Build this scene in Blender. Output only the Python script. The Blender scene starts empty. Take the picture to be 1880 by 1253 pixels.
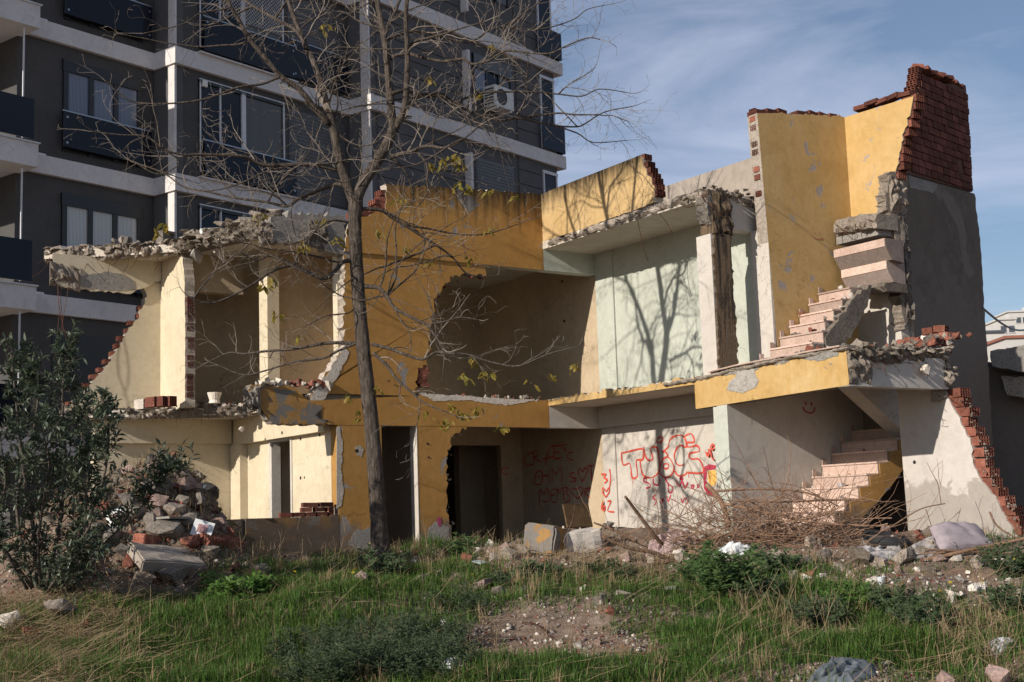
import bpy, bmesh, math, random
import numpy as np
from mathutils import Vector, Matrix, noise
R = math.radians
scene = bpy.context.scene
# ---------------------------------------------------------------- camera
FPX = 2450.0
PITCH, ROLL, YAW = R(7.5), R(-1.9), R(34.7)
CAM = Vector((-13.93, -19.04, 0.81))
_f0 = Vector((math.sin(YAW), math.cos(YAW), 0)); _r0 = Vector((math.cos(YAW), -math.sin(YAW), 0)); _u0 = Vector((0, 0, 1))
FWD = _f0 * math.cos(PITCH) + _u0 * math.sin(PITCH)
_up = -_f0 * math.sin(PITCH) + _u0 * math.cos(PITCH)
RIGHT = _r0 * math.cos(ROLL) + _up * math.sin(ROLL)
UP = -_r0 * math.sin(ROLL) + _up * math.cos(ROLL)
cam_d = bpy.data.cameras.new('camera'); cam = bpy.data.objects.new('camera', cam_d)
scene.collection.objects.link(cam); scene.camera = cam
cam_d.sensor_width = 36; cam_d.lens = 36 * FPX / 1880; cam_d.clip_start = 0.1; cam_d.clip_end = 6000
cam.matrix_world = Matrix(((RIGHT.x, UP.x, -FWD.x, CAM.x), (RIGHT.y, UP.y, -FWD.y, CAM.y), (RIGHT.z, UP.z, -FWD.z, CAM.z), (0, 0, 0, 1)))
# ---------------------------------------------------------------- sun, sky, exposure
SUN_DIR = Vector((1, 0.17, -0.43)).normalized()          # direction the light travels
sun_d = bpy.data.lights.new('sun', 'SUN'); sun = bpy.data.objects.new('sun', sun_d)
scene.collection.objects.link(sun)
sun_d.energy = 5.0; sun_d.angle = R(0.53); sun_d.color = (1.0, 0.915, 0.80)
sun.rotation_euler = SUN_DIR.to_track_quat('-Z', 'Y').to_euler(); sun.location = (-30, -10, 25)
world = bpy.data.worlds.new('World'); scene.world = world; world.use_nodes = True
wn = world.node_tree; wn.nodes.clear()
def wnode(t, **k):
    n = wn.nodes.new(t)
    for a, b in k.items(): setattr(n, a, b)
    return n
w_out = wnode('ShaderNodeOutputWorld'); w_bg = wnode('ShaderNodeBackground'); w_bg.inputs[1].default_value = 0.077
w_sky = wnode('ShaderNodeTexSky', sky_type='NISHITA', sun_disc=False, sun_elevation=math.asin(-SUN_DIR.z),
              sun_rotation=math.atan2(-SUN_DIR.x, -SUN_DIR.y), altitude=50, air_density=1.0, dust_density=0.35, ozone_density=3.2)
w_tc = wnode('ShaderNodeTexCoord'); w_map = wnode('ShaderNodeMapping'); w_map.inputs['Scale'].default_value = (1.2, 1.2, 5.5)
w_map.inputs['Rotation'].default_value = (0.12, 0.10, 0.5)
w_n = wnode('ShaderNodeTexNoise'); w_n.inputs['Scale'].default_value = 2.2; w_n.inputs['Detail'].default_value = 8; w_n.inputs['Roughness'].default_value = 0.58; w_n.inputs['Distortion'].default_value = 0.5
w_r = wnode('ShaderNodeValToRGB'); w_r.color_ramp.elements[0].position = 0.42; w_r.color_ramp.elements[0].color = (0.10, 0.10, 0.10, 1); w_r.color_ramp.elements[1].position = 0.78; w_r.color_ramp.elements[1].color = (0.78, 0.78, 0.78, 1)
w_mix = wnode('ShaderNodeMixRGB'); w_mix.inputs[2].default_value = (8.2, 8.6, 10.6, 1)
wl = wn.links.new
wl(w_tc.outputs['Generated'], w_map.inputs[0]); wl(w_map.outputs[0], w_n.inputs['Vector']); wl(w_n.outputs[0], w_r.inputs[0])
wl(w_r.outputs[0], w_mix.inputs[0]); wl(w_sky.outputs[0], w_mix.inputs[1]); wl(w_mix.outputs[0], w_bg.inputs[0]); wl(w_bg.outputs[0], w_out.inputs[0])
scene.view_settings.view_transform = 'Standard'; scene.view_settings.look = 'None'
scene.view_settings.gamma = 1; scene.view_settings.exposure = 0.15; scene.view_settings.use_curve_mapping = False
scene.render.engine = 'CYCLES'; scene.render.resolution_x = 1024; scene.render.resolution_y = 682
scene.cycles.max_bounces = 6
# ---------------------------------------------------------------- projection helpers (surveying the photograph onto real planes)
def ray(px, py):
    return RIGHT * ((px - 940) / FPX) - UP * ((py - 626.5) / FPX) + FWD
def onX(px, py, X): d = ray(px, py); return CAM + d * ((X - CAM.x) / d.x)
def onY(px, py, Y): d = ray(px, py); return CAM + d * ((Y - CAM.y) / d.y)
def onZ(px, py, Z): d = ray(px, py); return CAM + d * ((Z - CAM.z) / d.z)
def onP(px, py, P, n): d = ray(px, py); return CAM + d * ((P - CAM).dot(n) / d.dot(n))
def atT(px, py, t): d = ray(px, py); return CAM + d * (t / d.dot(_f0))
def proj(P):
    v = Vector(P) - CAM; z = v.dot(FWD)
    return 940 + FPX * v.dot(RIGHT) / z, 626.5 - FPX * v.dot(UP) / z
rng = random.Random(7)
COL = scene.collection
# ---------------------------------------------------------------- object helpers
def tag(o, label=None, cat=None, group=None, kind=None):
    if label: o['label'] = label
    if cat: o['category'] = cat
    if group: o['group'] = group
    if kind: o['kind'] = kind
    return o
def empty(name, loc, label=None, cat=None, group=None):
    o = bpy.data.objects.new(name, None); COL.objects.link(o); o.location = loc; o.empty_display_size = 0.3
    return tag(o, label, cat, group)
def link(name, me, parent=None, loc=None, rot=None, scale=None):
    o = bpy.data.objects.new(name, me); COL.objects.link(o)
    if parent is not None:
        o.parent = parent; pm = parent
        M = Matrix.Identity(4)
        while pm is not None:
            M = Matrix.LocRotScale(pm.location, pm.rotation_euler, pm.scale) @ M if pm.parent is None else pm.matrix_parent_inverse @ Matrix.LocRotScale(pm.location, pm.rotation_euler, pm.scale) @ M
            pm = pm.parent
        o.matrix_parent_inverse = M.inverted()
    if loc is not None: o.location = loc
    if rot is not None: o.rotation_euler = rot
    if scale is not None: o.scale = scale
    return o
class MB:
    def __init__(s): s.v = []; s.f = []
    def add(s, vs, fs):
        b = len(s.v); s.v += [tuple(v) for v in vs]; s.f += [tuple(i + b for i in f) for f in fs]; return s
    def box(s, c, size, M=None):
        x, y, z = [k / 2 for k in size]; c = Vector(c)
        vs = [Vector(p) for p in ((-x, -y, -z), (x, -y, -z), (x, y, -z), (-x, y, -z), (-x, -y, z), (x, -y, z), (x, y, z), (-x, y, z))]
        if M is not None: vs = [M @ v for v in vs]
        return s.add([v + c for v in vs], [(0, 3, 2, 1), (4, 5, 6, 7), (0, 1, 5, 4), (1, 2, 6, 5), (2, 3, 7, 6), (3, 0, 4, 7)])
    def bb(s, x0, x1, y0, y1, z0, z1):
        return s.box(((x0 + x1) / 2, (y0 + y1) / 2, (z0 + z1) / 2), (abs(x1 - x0), abs(y1 - y0), abs(z1 - z0)))
    def tube(s, pts, rads, n=6, cap=True):
        pts = [Vector(p) for p in pts]; k = len(pts)
        if not hasattr(rads, '__len__'): rads = [rads] * k
        prev = None; b = len(s.v)
        for i, p in enumerate(pts):
            t = (pts[min(i + 1, k - 1)] - pts[max(i - 1, 0)])
            t = t.normalized() if t.length > 1e-9 else Vector((0, 0, 1))
            if prev is None:
                a = t.orthogonal().normalized()
            else:
                a = prev - t * prev.dot(t); a = a.normalized() if a.length > 1e-6 else t.orthogonal().normalized()
            prev = a; c = t.cross(a)
            for j in range(n):
                q = 2 * math.pi * j / n
                s.v.append(tuple(p + (a * math.cos(q) + c * math.sin(q)) * rads[i]))
        for i in range(k - 1):
            for j in range(n):
                s.f.append((b + i * n + j, b + i * n + (j + 1) % n, b + (i + 1) * n + (j + 1) % n, b + (i + 1) * n + j))
        if cap:
            s.f.append(tuple(b + j for j in range(n))[::-1]); s.f.append(tuple(b + (k - 1) * n + j for j in range(n)))
        return s
    def mesh(s, name, mat=None, smooth=False):
        me = bpy.data.meshes.new(name); me.from_pydata(s.v, [], s.f)
        if mat: me.materials.append(mat)
        if smooth: me.polygons.foreach_set('use_smooth', [True] * len(me.polygons))
        return me
    def build(s, name, mat, parent=None, smooth=False):
        return link(name, s.mesh(name, mat, smooth), parent)
def fast_mesh(name, V, F, mat, k=None, smooth=False):
    """V (n,3) array, F (m,k) array of equal-size faces"""
    me = bpy.data.meshes.new(name); V = np.asarray(V, np.float32); F = np.asarray(F, np.int32); m, k = F.shape
    me.vertices.add(len(V)); me.vertices.foreach_set('co', V.ravel())
    me.loops.add(m * k); me.loops.foreach_set('vertex_index', F.ravel())
    me.polygons.add(m); me.polygons.foreach_set('loop_start', np.arange(0, m * k, k, dtype=np.int32))
    if smooth: me.polygons.foreach_set('use_smooth', np.ones(m, dtype=bool))
    me.materials.append(mat); me.update(calc_edges=True); me.validate(); return me
def rag_pts(pts, flags, amp, step, seed=0, nrm=None):
    """subdivide and roughen the flagged edges of a closed 3-D outline lying in a plane with normal nrm"""
    r = random.Random(seed); out = []; n = len(pts)
    for i in range(n):
        a = Vector(pts[i]); b = Vector(pts[(i + 1) % n]); out.append(a)
        if flags[i] and amp > 0:
            L = (b - a).length; k = max(1, int(L / step)); t = (b - a).normalized(); s = t.cross(nrm)
            for j in range(1, k):
                w = r.gauss(0, amp) + amp * 1.2 * noise.noise(Vector((a.x * 3 + j * 0.9, a.y * 3 + seed, a.z * 3)))
                out.append(a.lerp(b, (j + r.uniform(-.3, .3)) / k) + s * w)
    return out
def prism(pts, nrm, thick, name, mat, parent=None, matside=None, backjit=0.0, seed=0):
    """closed outline pts (front face) extruded by thick against nrm"""
    nrm = Vector(nrm).normalized(); r = random.Random(seed)
    pts = [Vector(p) for p in pts]; n = len(pts)
    bm = bmesh.new()
    fv = [bm.verts.new(p) for p in pts]
    bv = [bm.verts.new(p - nrm * thick + (Vector((r.gauss(0, backjit), r.gauss(0, backjit), r.gauss(0, backjit))) if backjit else Vector())) for p in pts]
    f1 = bm.faces.new(fv); f2 = bm.faces.new(bv[::-1])
    for i in range(n):
        f = bm.faces.new((fv[i], bv[i], bv[(i + 1) % n], fv[(i + 1) % n]))
        if matside: f.material_index = 1
    bm.normal_update()
    if f1.normal.dot(nrm) < 0: bmesh.ops.reverse_faces(bm, faces=bm.faces[:])
    bmesh.ops.triangulate(bm, faces=[f1, f2], ngon_method='EAR_CLIP')
    me = bpy.data.meshes.new(name); bm.to_mesh(me); bm.free()
    me.materials.append(mat)
    if matside: me.materials.append(matside)
    return link(name, me, parent)
def W(plane, c, spec):
    """spec: list of (px,py[,broken]) photo points, or ('w',a,z[,broken]) world points; -> pts, flags"""
    pts = []; fl = []
    for s in spec:
        if s[0] == 'w':
            a, z = s[1], s[2]; fl.append(len(s) > 3 and s[3])
            pts.append(Vector((c, a, z)) if plane == 'X' else Vector((a, c, z)))
        else:
            fl.append(len(s) > 2 and s[2])
            pts.append(onX(s[0], s[1], c) if plane == 'X' else onY(s[0], s[1], c))
    return pts, fl
def panel(name, plane, c, spec, thick, mat, parent, amp=0.012, step=0.06, seed=1, matside=None, backjit=0.0):
    nrm = Vector((-1, 0, 0)) if plane == 'X' else Vector((0, -1, 0))
    pts, fl = W(plane, c, spec)
    pts = rag_pts(pts, fl, amp, step, seed, nrm)
    return prism(pts, nrm, thick, name, mat, parent, matside, backjit, seed)
def rough_strip(name, path, hgt, out, mat, parent, amp=0.05, step=0.05, rows=5, seed=0, depth=0.08):
    """lumpy broken concrete face: path = top edge polyline, goes down by hgt, pushed along out"""
    P = [Vector(p) for p in path]; pts = []
    for a, b in zip(P[:-1], P[1:]):
        k = max(1, int((b - a).length / step))
        pts += [a.lerp(b, i / k) for i in range(k)]
    pts.append(P[-1]); m = MB(); out = Vector(out)
    hs = hgt if hasattr(hgt, '__len__') else [hgt, hgt]
    R_ = rows + 3; vs = []
    for i, p in enumerate(pts):
        u = i / max(1, len(pts) - 1); h = hs[0] + (hs[1] - hs[0]) * u
        for j in range(R_):
            if j == 0: q = p - out * depth * 1.6
            elif j == R_ - 1: q = p - out * depth * 1.6 + Vector((0, 0, -h))
            else:
                v = (j - 1) / (R_ - 3); q = p + Vector((0, 0, -h * v))
                d = noise.fractal(q * 9 + Vector((seed, 0, 0)), 0.75, 2.2, 6) * amp * .8 + noise.noise(q * 2.3 + Vector((0, seed, 0))) * amp * 1.1 - abs(noise.noise(q * 16 + Vector((0, 3, seed)))) * amp * .7 + (.35 * amp if noise.cell(Vector((q.x * 7 + seed, q.y * 7, q.z * 16))) > .5 else -.35 * amp)
                e = math.sin(v * math.pi) * amp * 0.9
                q = q + out * (d + e) + Vector((0, 0, noise.noise(q * 9 + Vector((5, seed, 1))) * amp * .7))
            vs.append(q)
    fs = [(i * R_ + j, (i + 1) * R_ + j, (i + 1) * R_ + j + 1, i * R_ + j + 1) for i in range(len(pts) - 1) for j in range(R_ - 1)]
    fs += [tuple(range(R_)), tuple(range((len(pts) - 1) * R_, len(pts) * R_))[::-1]]
    m.add(vs, fs); return m.build(name, mat, parent)
_hull = {}
def chunk_mesh(seed, mat, key, flat=1.0, n=16, detail=1):
    """angular broken lump about 1 m across"""
    k = (seed, key, flat, n, detail)
    if k in _hull: return _hull[k]
    r = random.Random(seed * 31 + 5); bm = bmesh.new()
    for i in range(n):
        v = Vector((r.uniform(-1, 1), r.uniform(-1, 1), r.uniform(-1, 1)))
        v = v.normalized() * r.uniform(.75, 1.0) if r.random() < .6 else v * .62
        bm.verts.new((v.x * .5, v.y * .5 * r.uniform(.7, 1), v.z * .5 * flat))
    bmesh.ops.convex_hull(bm, input=bm.verts[:], use_existing_faces=False)
    bmesh.ops.delete(bm, geom=[v for v in bm.verts if not v.link_faces], context='VERTS')
    if detail:
        bmesh.ops.subdivide_edges(bm, edges=bm.edges[:], cuts=detail, use_grid_fill=True)
        bmesh.ops.triangulate(bm, faces=bm.faces[:])
        for v in bm.verts:
            v.co *= 1 + .13 * noise.fractal(v.co * 4.5 + Vector((seed, 0, 0)), 1, 2, 3)
    me = bpy.data.meshes.new(key); bm.to_mesh(me); bm.free(); me.materials.append(mat); _hull[k] = me; return me
def chunk_edge(path, n, smin, smax, mat, parent, seed=0, spread=.06, zspread=.06, name='fracture', out=(0, 0, 0), flat=.36):
    """angular broken pieces still bonded along a torn edge"""
    r = random.Random(seed); P = [Vector(p) for p in path]; L = [(b - a).length for a, b in zip(P[:-1], P[1:])]; bm = bmesh.new()
    for i in range(n):
        u = r.random() * sum(L); k = 0
        while k < len(L) - 1 and u > L[k]: u -= L[k]; k += 1
        c = P[k].lerp(P[k + 1], min(1, u / L[k])) + Vector((r.gauss(0, spread), r.gauss(0, spread), r.gauss(0, zspread))) + Vector(out) * r.random(); s = smin * (smax / smin) ** r.random()
        me = chunk_mesh(r.randrange(12), mat, 'frag', flat, 11, 0).copy(); me.transform(Matrix.LocRotScale(c, __import__('mathutils').Euler((r.gauss(0, .28), r.gauss(0, .28), r.uniform(0, 6))), (s, s, s))); bm.from_mesh(me); bpy.data.meshes.remove(me)
    me = bpy.data.meshes.new(name); bm.to_mesh(me); bm.free(); me.materials.append(mat); o = link(name, me, parent); o['kind'] = 'stuff'; return o
_bk = {}
def brick_mesh(size, mat, nx=3, ny=3, axis=0, hollow=True):
    """hollow clay brick centred at origin, holes running along local axis (both ends open-looking)"""
    k = (size, mat.name, nx, ny, axis, hollow)
    if k in _bk: return _bk[k]
    m = MB(); L = size[axis]; o = [i for i in range(3) if i != axis]; A, B = size[o[0]], size[o[1]]
    def pt(l, a, b):
        q = [0, 0, 0]; q[axis] = l; q[o[0]] = a; q[o[1]] = b; return tuple(q)
    if not hollow: m.box((0, 0, 0), size)
    else:
        w = .15; ca = [-A / 2]; cb = [-B / 2]
        for i in range(nx):
            c = A / nx; ca += [-A / 2 + i * c + c * w, -A / 2 + (i + 1) * c - c * w]
        for i in range(ny):
            c = B / ny; cb += [-B / 2 + i * c + c * w, -B / 2 + (i + 1) * c - c * w]
        ca.append(A / 2); cb.append(B / 2)
        for e in (-1, 1):
            l = e * L / 2; li = e * (L / 2 - min(.05, L * .35))
            idx = {}
            vs = []; fs = []
            for i, a in enumerate(ca):
                for j, b in enumerate(cb): idx[i, j] = len(vs); vs.append(pt(l, a, b))
            for i in range(len(ca) - 1):
                for j in range(len(cb) - 1):
                    q = (idx[i, j], idx[i + 1, j], idx[i + 1, j + 1], idx[i, j + 1])
                    if i % 2 == 1 and j % 2 == 1:
                        b0 = len(vs); vs += [pt(li, ca[i], cb[j]), pt(li, ca[i + 1], cb[j]), pt(li, ca[i + 1], cb[j + 1]), pt(li, ca[i], cb[j + 1])]
                        fs.append((b0, b0 + 1, b0 + 2, b0 + 3))
                        for t in range(4): fs.append((q[t], q[(t + 1) % 4], b0 + (t + 1) % 4, b0 + t))
                    else: fs.append(q)
            m.add(vs, fs)
        c = [pt(-L / 2, -A / 2, -B / 2), pt(-L / 2, A / 2, -B / 2), pt(-L / 2, A / 2, B / 2), pt(-L / 2, -A / 2, B / 2),
             pt(L / 2, -A / 2, -B / 2), pt(L / 2, A / 2, -B / 2), pt(L / 2, A / 2, B / 2), pt(L / 2, -A / 2, B / 2)]
        m.add(c, [(0, 1, 5, 4), (1, 2, 6, 5), (2, 3, 7, 6), (3, 0, 4, 7)])
    me = m.mesh('hollow_brick' if hollow else 'brick', mat); _bk[k] = me; return me
# ---------------------------------------------------------------- materials
def new_mat(name):
    m = bpy.data.materials.new(name); m.use_nodes = True; nt = m.node_tree
    return m, nt, nt.nodes['Principled BSDF']
def nd(nt, t, ins=None, **k):
    n = nt.nodes.new(t)
    for a, b in k.items(): setattr(n, a, b)
    for a, b in (ins or {}).items(): n.inputs[a].default_value = b
    return n
def ramp(nt, fac, stops):
    r = nd(nt, 'ShaderNodeValToRGB'); e = r.color_ramp.elements
    while len(e) < len(stops): e.new(0.5)
    for i, (p, c) in enumerate(stops):
        e[i].position = p; e[i].color = (c, c, c, 1) if not hasattr(c, '__len__') else (*c[:3], 1)
    nt.links.new(fac, r.inputs[0]); return r.outputs[0]
def mixc(nt, fac, a, b, mode='MIX'):
    x = nd(nt, 'ShaderNodeMixRGB', blend_type=mode)
    for i, v in ((0, fac), (1, a), (2, b)):
        if hasattr(v, 'is_linked') or hasattr(v, 'links'): nt.links.new(v, x.inputs[i])
        else: x.inputs[i].default_value = v if i == 0 else (*v[:3], 1)
    return x.outputs[0]
def pos(nt, scale=(1, 1, 1)):
    g = nd(nt, 'ShaderNodeNewGeometry'); mp = nd(nt, 'ShaderNodeMapping'); mp.inputs['Scale'].default_value = scale
    nt.links.new(g.outputs['Position'], mp.inputs[0]); return mp.outputs[0]
def objc(nt, scale=(1, 1, 1)):
    g = nd(nt, 'ShaderNodeTexCoord'); mp = nd(nt, 'ShaderNodeMapping'); mp.inputs['Scale'].default_value = scale
    nt.links.new(g.outputs['Object'], mp.inputs[0]); return mp.outputs[0]
def noi(nt, vec, scale, detail=6, rough=.6, dist=0):
    n = nd(nt, 'ShaderNodeTexNoise', {'Scale': scale, 'Detail': detail, 'Roughness': rough, 'Distortion': dist})
    nt.links.new(vec, n.inputs['Vector']); return n.outputs[0]
def bump(nt, b, h, strength, dist):
    x = nd(nt, 'ShaderNodeBump', {'Strength': strength, 'Distance': dist}); nt.links.new(h, x.inputs['Height']); nt.links.new(x.outputs[0], b.inputs['Normal'])
def plaster(name, col, dark, patch=None, patch_amt=0.0, patch_scale=1.3, mould=None, streak=0.35, spec=.25, rough=.9, dirt=None):
    """painted wall: blotchy colour, vertical rain streaks, optional flaked patches and mould below a given height band"""
    m, nt, b = new_mat(name); P = pos(nt); S = pos(nt, (6, 6, .55))
    n1 = noi(nt, P, .9, 5); n2 = noi(nt, S, 1.6, 6, .65); n3 = noi(nt, P, 9, 6, .7); nf = noi(nt, P, 60, 4, .6)
    c = mixc(nt, ramp(nt, n1, [(.3, 0), (.75, 1)]), col, dark)
    c = mixc(nt, ramp(nt, n2, [(.42, 0), (.78, streak)]), c, dark)
    c = mixc(nt, ramp(nt, n3, [(.35, .28), (.6, 0)]), c, [x * .72 for x in dark])
    nb_ = noi(nt, P, 2.3, 7, .7, .8); c = mixc(nt, ramp(nt, nb_, [(.50, 0), (.68, .38)]), c, [x * .70 for x in dark])
    vor = nd(nt, 'ShaderNodeTexVoronoi', {'Scale': .75}, feature='DISTANCE_TO_EDGE'); wv = nd(nt, 'ShaderNodeVectorMath', operation='ADD'); nt.links.new(P, wv.inputs[0])
    nw = nd(nt, 'ShaderNodeTexNoise', {'Scale': 3.0, 'Detail': 5.0}); nt.links.new(P, nw.inputs['Vector']); nt.links.new(nw.outputs[1], wv.inputs[1]); nt.links.new(wv.outputs[0], vor.inputs['Vector'])
    ck = nd(nt, 'ShaderNodeMath', operation='MULTIPLY'); nt.links.new(ramp(nt, vor.outputs['Distance'], [(.0, .75), (.006, 0)]), ck.inputs[0]); nt.links.new(ramp(nt, noi(nt, P, .7, 2), [(.50, 0), (.58, 1)]), ck.inputs[1])
    c = mixc(nt, ck.outputs[0], c, [x * .35 for x in dark])
    pf = None
    if patch:
        np_ = noi(nt, P, patch_scale, 8, .62, .6)
        pf = ramp(nt, np_, [(1 - patch_amt - .012, 0), (1 - patch_amt, 1)])
        pc = mixc(nt, n3, patch, [x * .6 for x in patch])
        c = mixc(nt, pf, c, pc)
    if mould:   # list of (z_top, depth): dark growth running down from ledges
        g = nd(nt, 'ShaderNodeNewGeometry'); sx = nd(nt, 'ShaderNodeSeparateXYZ'); nt.links.new(g.outputs['Position'], sx.inputs[0])
        st = noi(nt, pos(nt, (4, 4, .35)), 2.2, 5, .6)
        for zt, dp in mould:
            a = nd(nt, 'ShaderNodeMath', operation='SUBTRACT'); a.inputs[0].default_value = zt; nt.links.new(sx.outputs['Z'], a.inputs[1])
            d = nd(nt, 'ShaderNodeMath', operation='DIVIDE'); nt.links.new(a.outputs[0], d.inputs[0]); d.inputs[1].default_value = dp
            e = nd(nt, 'ShaderNodeMath', operation='SUBTRACT'); nt.links.new(st, e.inputs[0]); nt.links.new(d.outputs[0], e.inputs[1])
            f = ramp(nt, e.outputs[0], [(.0, 0), (.42, .93)])
            c = mixc(nt, f, c, (.022, .017, .010))
    if dirt:    # damp and soil splashed above the ground: (z0, height, colour)
        g = nd(nt, 'ShaderNodeNewGeometry'); sx = nd(nt, 'ShaderNodeSeparateXYZ'); nt.links.new(g.outputs['Position'], sx.inputs[0])
        a = nd(nt, 'ShaderNodeMath', operation='SUBTRACT'); nt.links.new(sx.outputs['Z'], a.inputs[0]); a.inputs[1].default_value = dirt[0]
        d = nd(nt, 'ShaderNodeMath', operation='DIVIDE'); nt.links.new(a.outputs[0], d.inputs[0]); d.inputs[1].default_value = dirt[1]
        e = nd(nt, 'ShaderNodeMath', operation='SUBTRACT'); nt.links.new(noi(nt, P, 2.6, 7, .65, .4), e.inputs[0]); nt.links.new(d.outputs[0], e.inputs[1])
        hard = dirt[3] if len(dirt) > 3 else .35
        c = mixc(nt, ramp(nt, e.outputs[0], [(.0, 0), (hard, .9)]), c, mixc(nt, n3, dirt[2], [x * .55 for x in dirt[2]]))
    nt.links.new(c, b.inputs['Base Color']); b.inputs['Roughness'].default_value = rough; b.inputs['Specular IOR Level'].default_value = spec
    h = mixc(nt, .35, n3, nf)
    if pf is not None: h = mixc(nt, pf, h, mixc(nt, .5, (0, 0, 0), n3))
    bump(nt, b, h, .55, .012)
    return m
def rough_mat(name, stops, scale=6, bumpd=.02, rough=.95, spec=.2, speck=None, coords='pos', b_scale=30):
    m, nt, b = new_mat(name); P = pos(nt) if coords == 'pos' else objc(nt)
    oi = nd(nt, 'ShaderNodeObjectInfo')
    n1 = noi(nt, P, scale, 8, .65); n2 = noi(nt, P, b_scale, 6, .65); n3 = noi(nt, P, scale * .3, 4)
    c = ramp(nt, mixc(nt, .45, n1, n3), stops)
    c = mixc(nt, ramp(nt, n2, [(.35, .55), (.55, 0)]), c, [x * .4 for x in stops[0][1]])
    if speck: c = mixc(nt, ramp(nt, noi(nt, P, b_scale * 1.7, 2, .5), [(.70, 0), (.74, .8)]), c, speck)
    v = nd(nt, 'ShaderNodeMath', operation='MULTIPLY_ADD'); nt.links.new(oi.outputs['Random'], v.inputs[0]); v.inputs[1].default_value = .65; v.inputs[2].default_value = .66
    hs = nd(nt, 'ShaderNodeHueSaturation'); nt.links.new(v.outputs[0], hs.inputs['Value']); nt.links.new(c, hs.inputs['Color'])
    nt.links.new(hs.outputs[0], b.inputs['Base Color']); b.inputs['Roughness'].default_value = rough; b.inputs['Specular IOR Level'].default_value = spec
    bump(nt, b, mixc(nt, .5, n1, n2), .8, bumpd); return m
def simple(name, col, rough=.6, metal=0, spec=.5, var=.15, scale=12):
    m, nt, b = new_mat(name); n = noi(nt, pos(nt), scale, 5)
    nt.links.new(mixc(nt, ramp(nt, n, [(.3, 0), (.8, 1)]), col, [x * (1 - var * 2) for x in col]), b.inputs['Base Color'])
    b.inputs['Roughness'].default_value = rough; b.inputs['Metallic'].default_value = metal; b.inputs['Specular IOR Level'].default_value = spec; return m
def leaf_mat(name, c1, c2, rough=.5, trans=.25, scale=3, spec=.35):
    m, nt, b = new_mat(name); n = noi(nt, pos(nt), scale, 4, .7); n2 = noi(nt, pos(nt), scale * 14, 2)
    c = mixc(nt, ramp(nt, n, [(.35, 0), (.65, 1)]), c1, c2); c = mixc(nt, ramp(nt, n2, [(.3, .5), (.7, 0)]), c, [x * .5 for x in c1])
    nt.links.new(c, b.inputs['Base Color']); b.inputs['Roughness'].default_value = rough; b.inputs['Specular IOR Level'].default_value = spec
    t = nd(nt, 'ShaderNodeBsdfTranslucent'); nt.links.new(c, t.inputs[0]); x = nd(nt, 'ShaderNodeMixShader'); x.inputs[0].default_value = trans
    nt.links.new(b.outputs[0], x.inputs[1]); nt.links.new(t.outputs[0], x.inputs[2]); nt.links.new(x.outputs[0], nt.nodes['Material Output'].inputs[0]); return m
GREYP = (.30, .28, .27)
M_STUCCO_SHADED = plaster('stucco_shaded', (.45, .25, .078), (.35, .178, .046), GREYP, .365, 1.5, mould=[(6.66, 1.5)], streak=.5)  # house paint with the facade's shade put into its colour; mould is real growth
M_STUCCO_SHADED_LOW = plaster('stucco_shaded_low', (.44, .245, .078), (.33, .172, .046), (.34, .30, .27), .37, 1.8, streak=.4, dirt=(.35, 1.0, (.20, .16, .13), .3))  # same shade-deepened tone for the low walls; soil splash is real dirt
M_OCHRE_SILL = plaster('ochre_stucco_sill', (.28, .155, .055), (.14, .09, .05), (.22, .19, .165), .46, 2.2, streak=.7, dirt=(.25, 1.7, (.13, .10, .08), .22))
M_STUCCO_LIT = plaster('stucco_lit', (.53, .38, .20), (.46, .305, .13), (.58, .50, .38), .27, 1.1, mould=[(6.68, .95)], streak=.4)  # sunlit copy of the house paint, lighter in colour; mould is real growth
M_STAIRY = plaster('stairwell_yellow', (.535, .375, .18), (.46, .29, .10), (.40, .345, .31), .375, 1.9, streak=.4)
M_BALC = plaster('balcony_yellow', (.54, .395, .205), (.43, .26, .078), (.24, .215, .195), .31, 1.15, streak=.8)
M_CREAM = plaster('cream_paint', (.62, .545, .41), (.54, .46, .325), None, streak=.2)
M_CREAMD = plaster('cream_paint_worn', (.52, .42, .30), (.42, .33, .22), None, streak=.3)
M_WHITE = plaster('white_paint', (.54, .505, .46), (.47, .43, .38), None, streak=.25)
M_WHITEDAMP = plaster('white_paint_damp', (.55, .515, .48), (.48, .44, .405), None, streak=.35, dirt=(.55, 1.05, (.40, .36, .32), .06))
M_GREEN = plaster('pale_green_paint', (.485, .51, .45), (.42, .44, .38), None, streak=.3)
M_CEIL = plaster('ceiling_paint', (.60, .55, .47), (.48, .42, .35), None, streak=.1)
M_GREYR = plaster('grey_render', (.16, .13, .106), (.115, .093, .076), (.21, .18, .155), .37, .7, streak=.6, dirt=(2.6, 4.2, (.20, .168, .142), .10))
M_GREYW = plaster('weathered_render', (.40, .35, .30), (.28, .24, .20), None, mould=[(7.25, .5)], streak=.5)
M_CONC = rough_mat('broken_concrete', [(.28, (.10, .082, .066)), (.5, (.25, .21, .172)), (.72, (.40, .35, .295))], 5, .03)
M_CONCD = rough_mat('dark_concrete', [(.3, (.09, .08, .07)), (.55, (.20, .175, .15)), (.8, (.30, .26, .22))], 4, .03)
M_CONCG = rough_mat('grey_concrete', [(.3, (.21, .195, .18)), (.6, (.31, .29, .265)), (.8, (.38, .355, .33))], 3, .012)
M_BRICK = rough_mat('clay_brick', [(.3, (.13, .050, .036)), (.5, (.24, .088, .060)), (.68, (.31, .14, .10)), (.82, (.40, .30, .24))], 7, .008, speck=(.5, .42, .36))
M_BRICKD = rough_mat('brown_brick', [(.3, (.075, .030, .023)), (.5, (.135, .048, .034)), (.66, (.18, .072, .050)), (.8, (.26, .17, .13))], 5, .008, speck=(.32, .26, .22))
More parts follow.
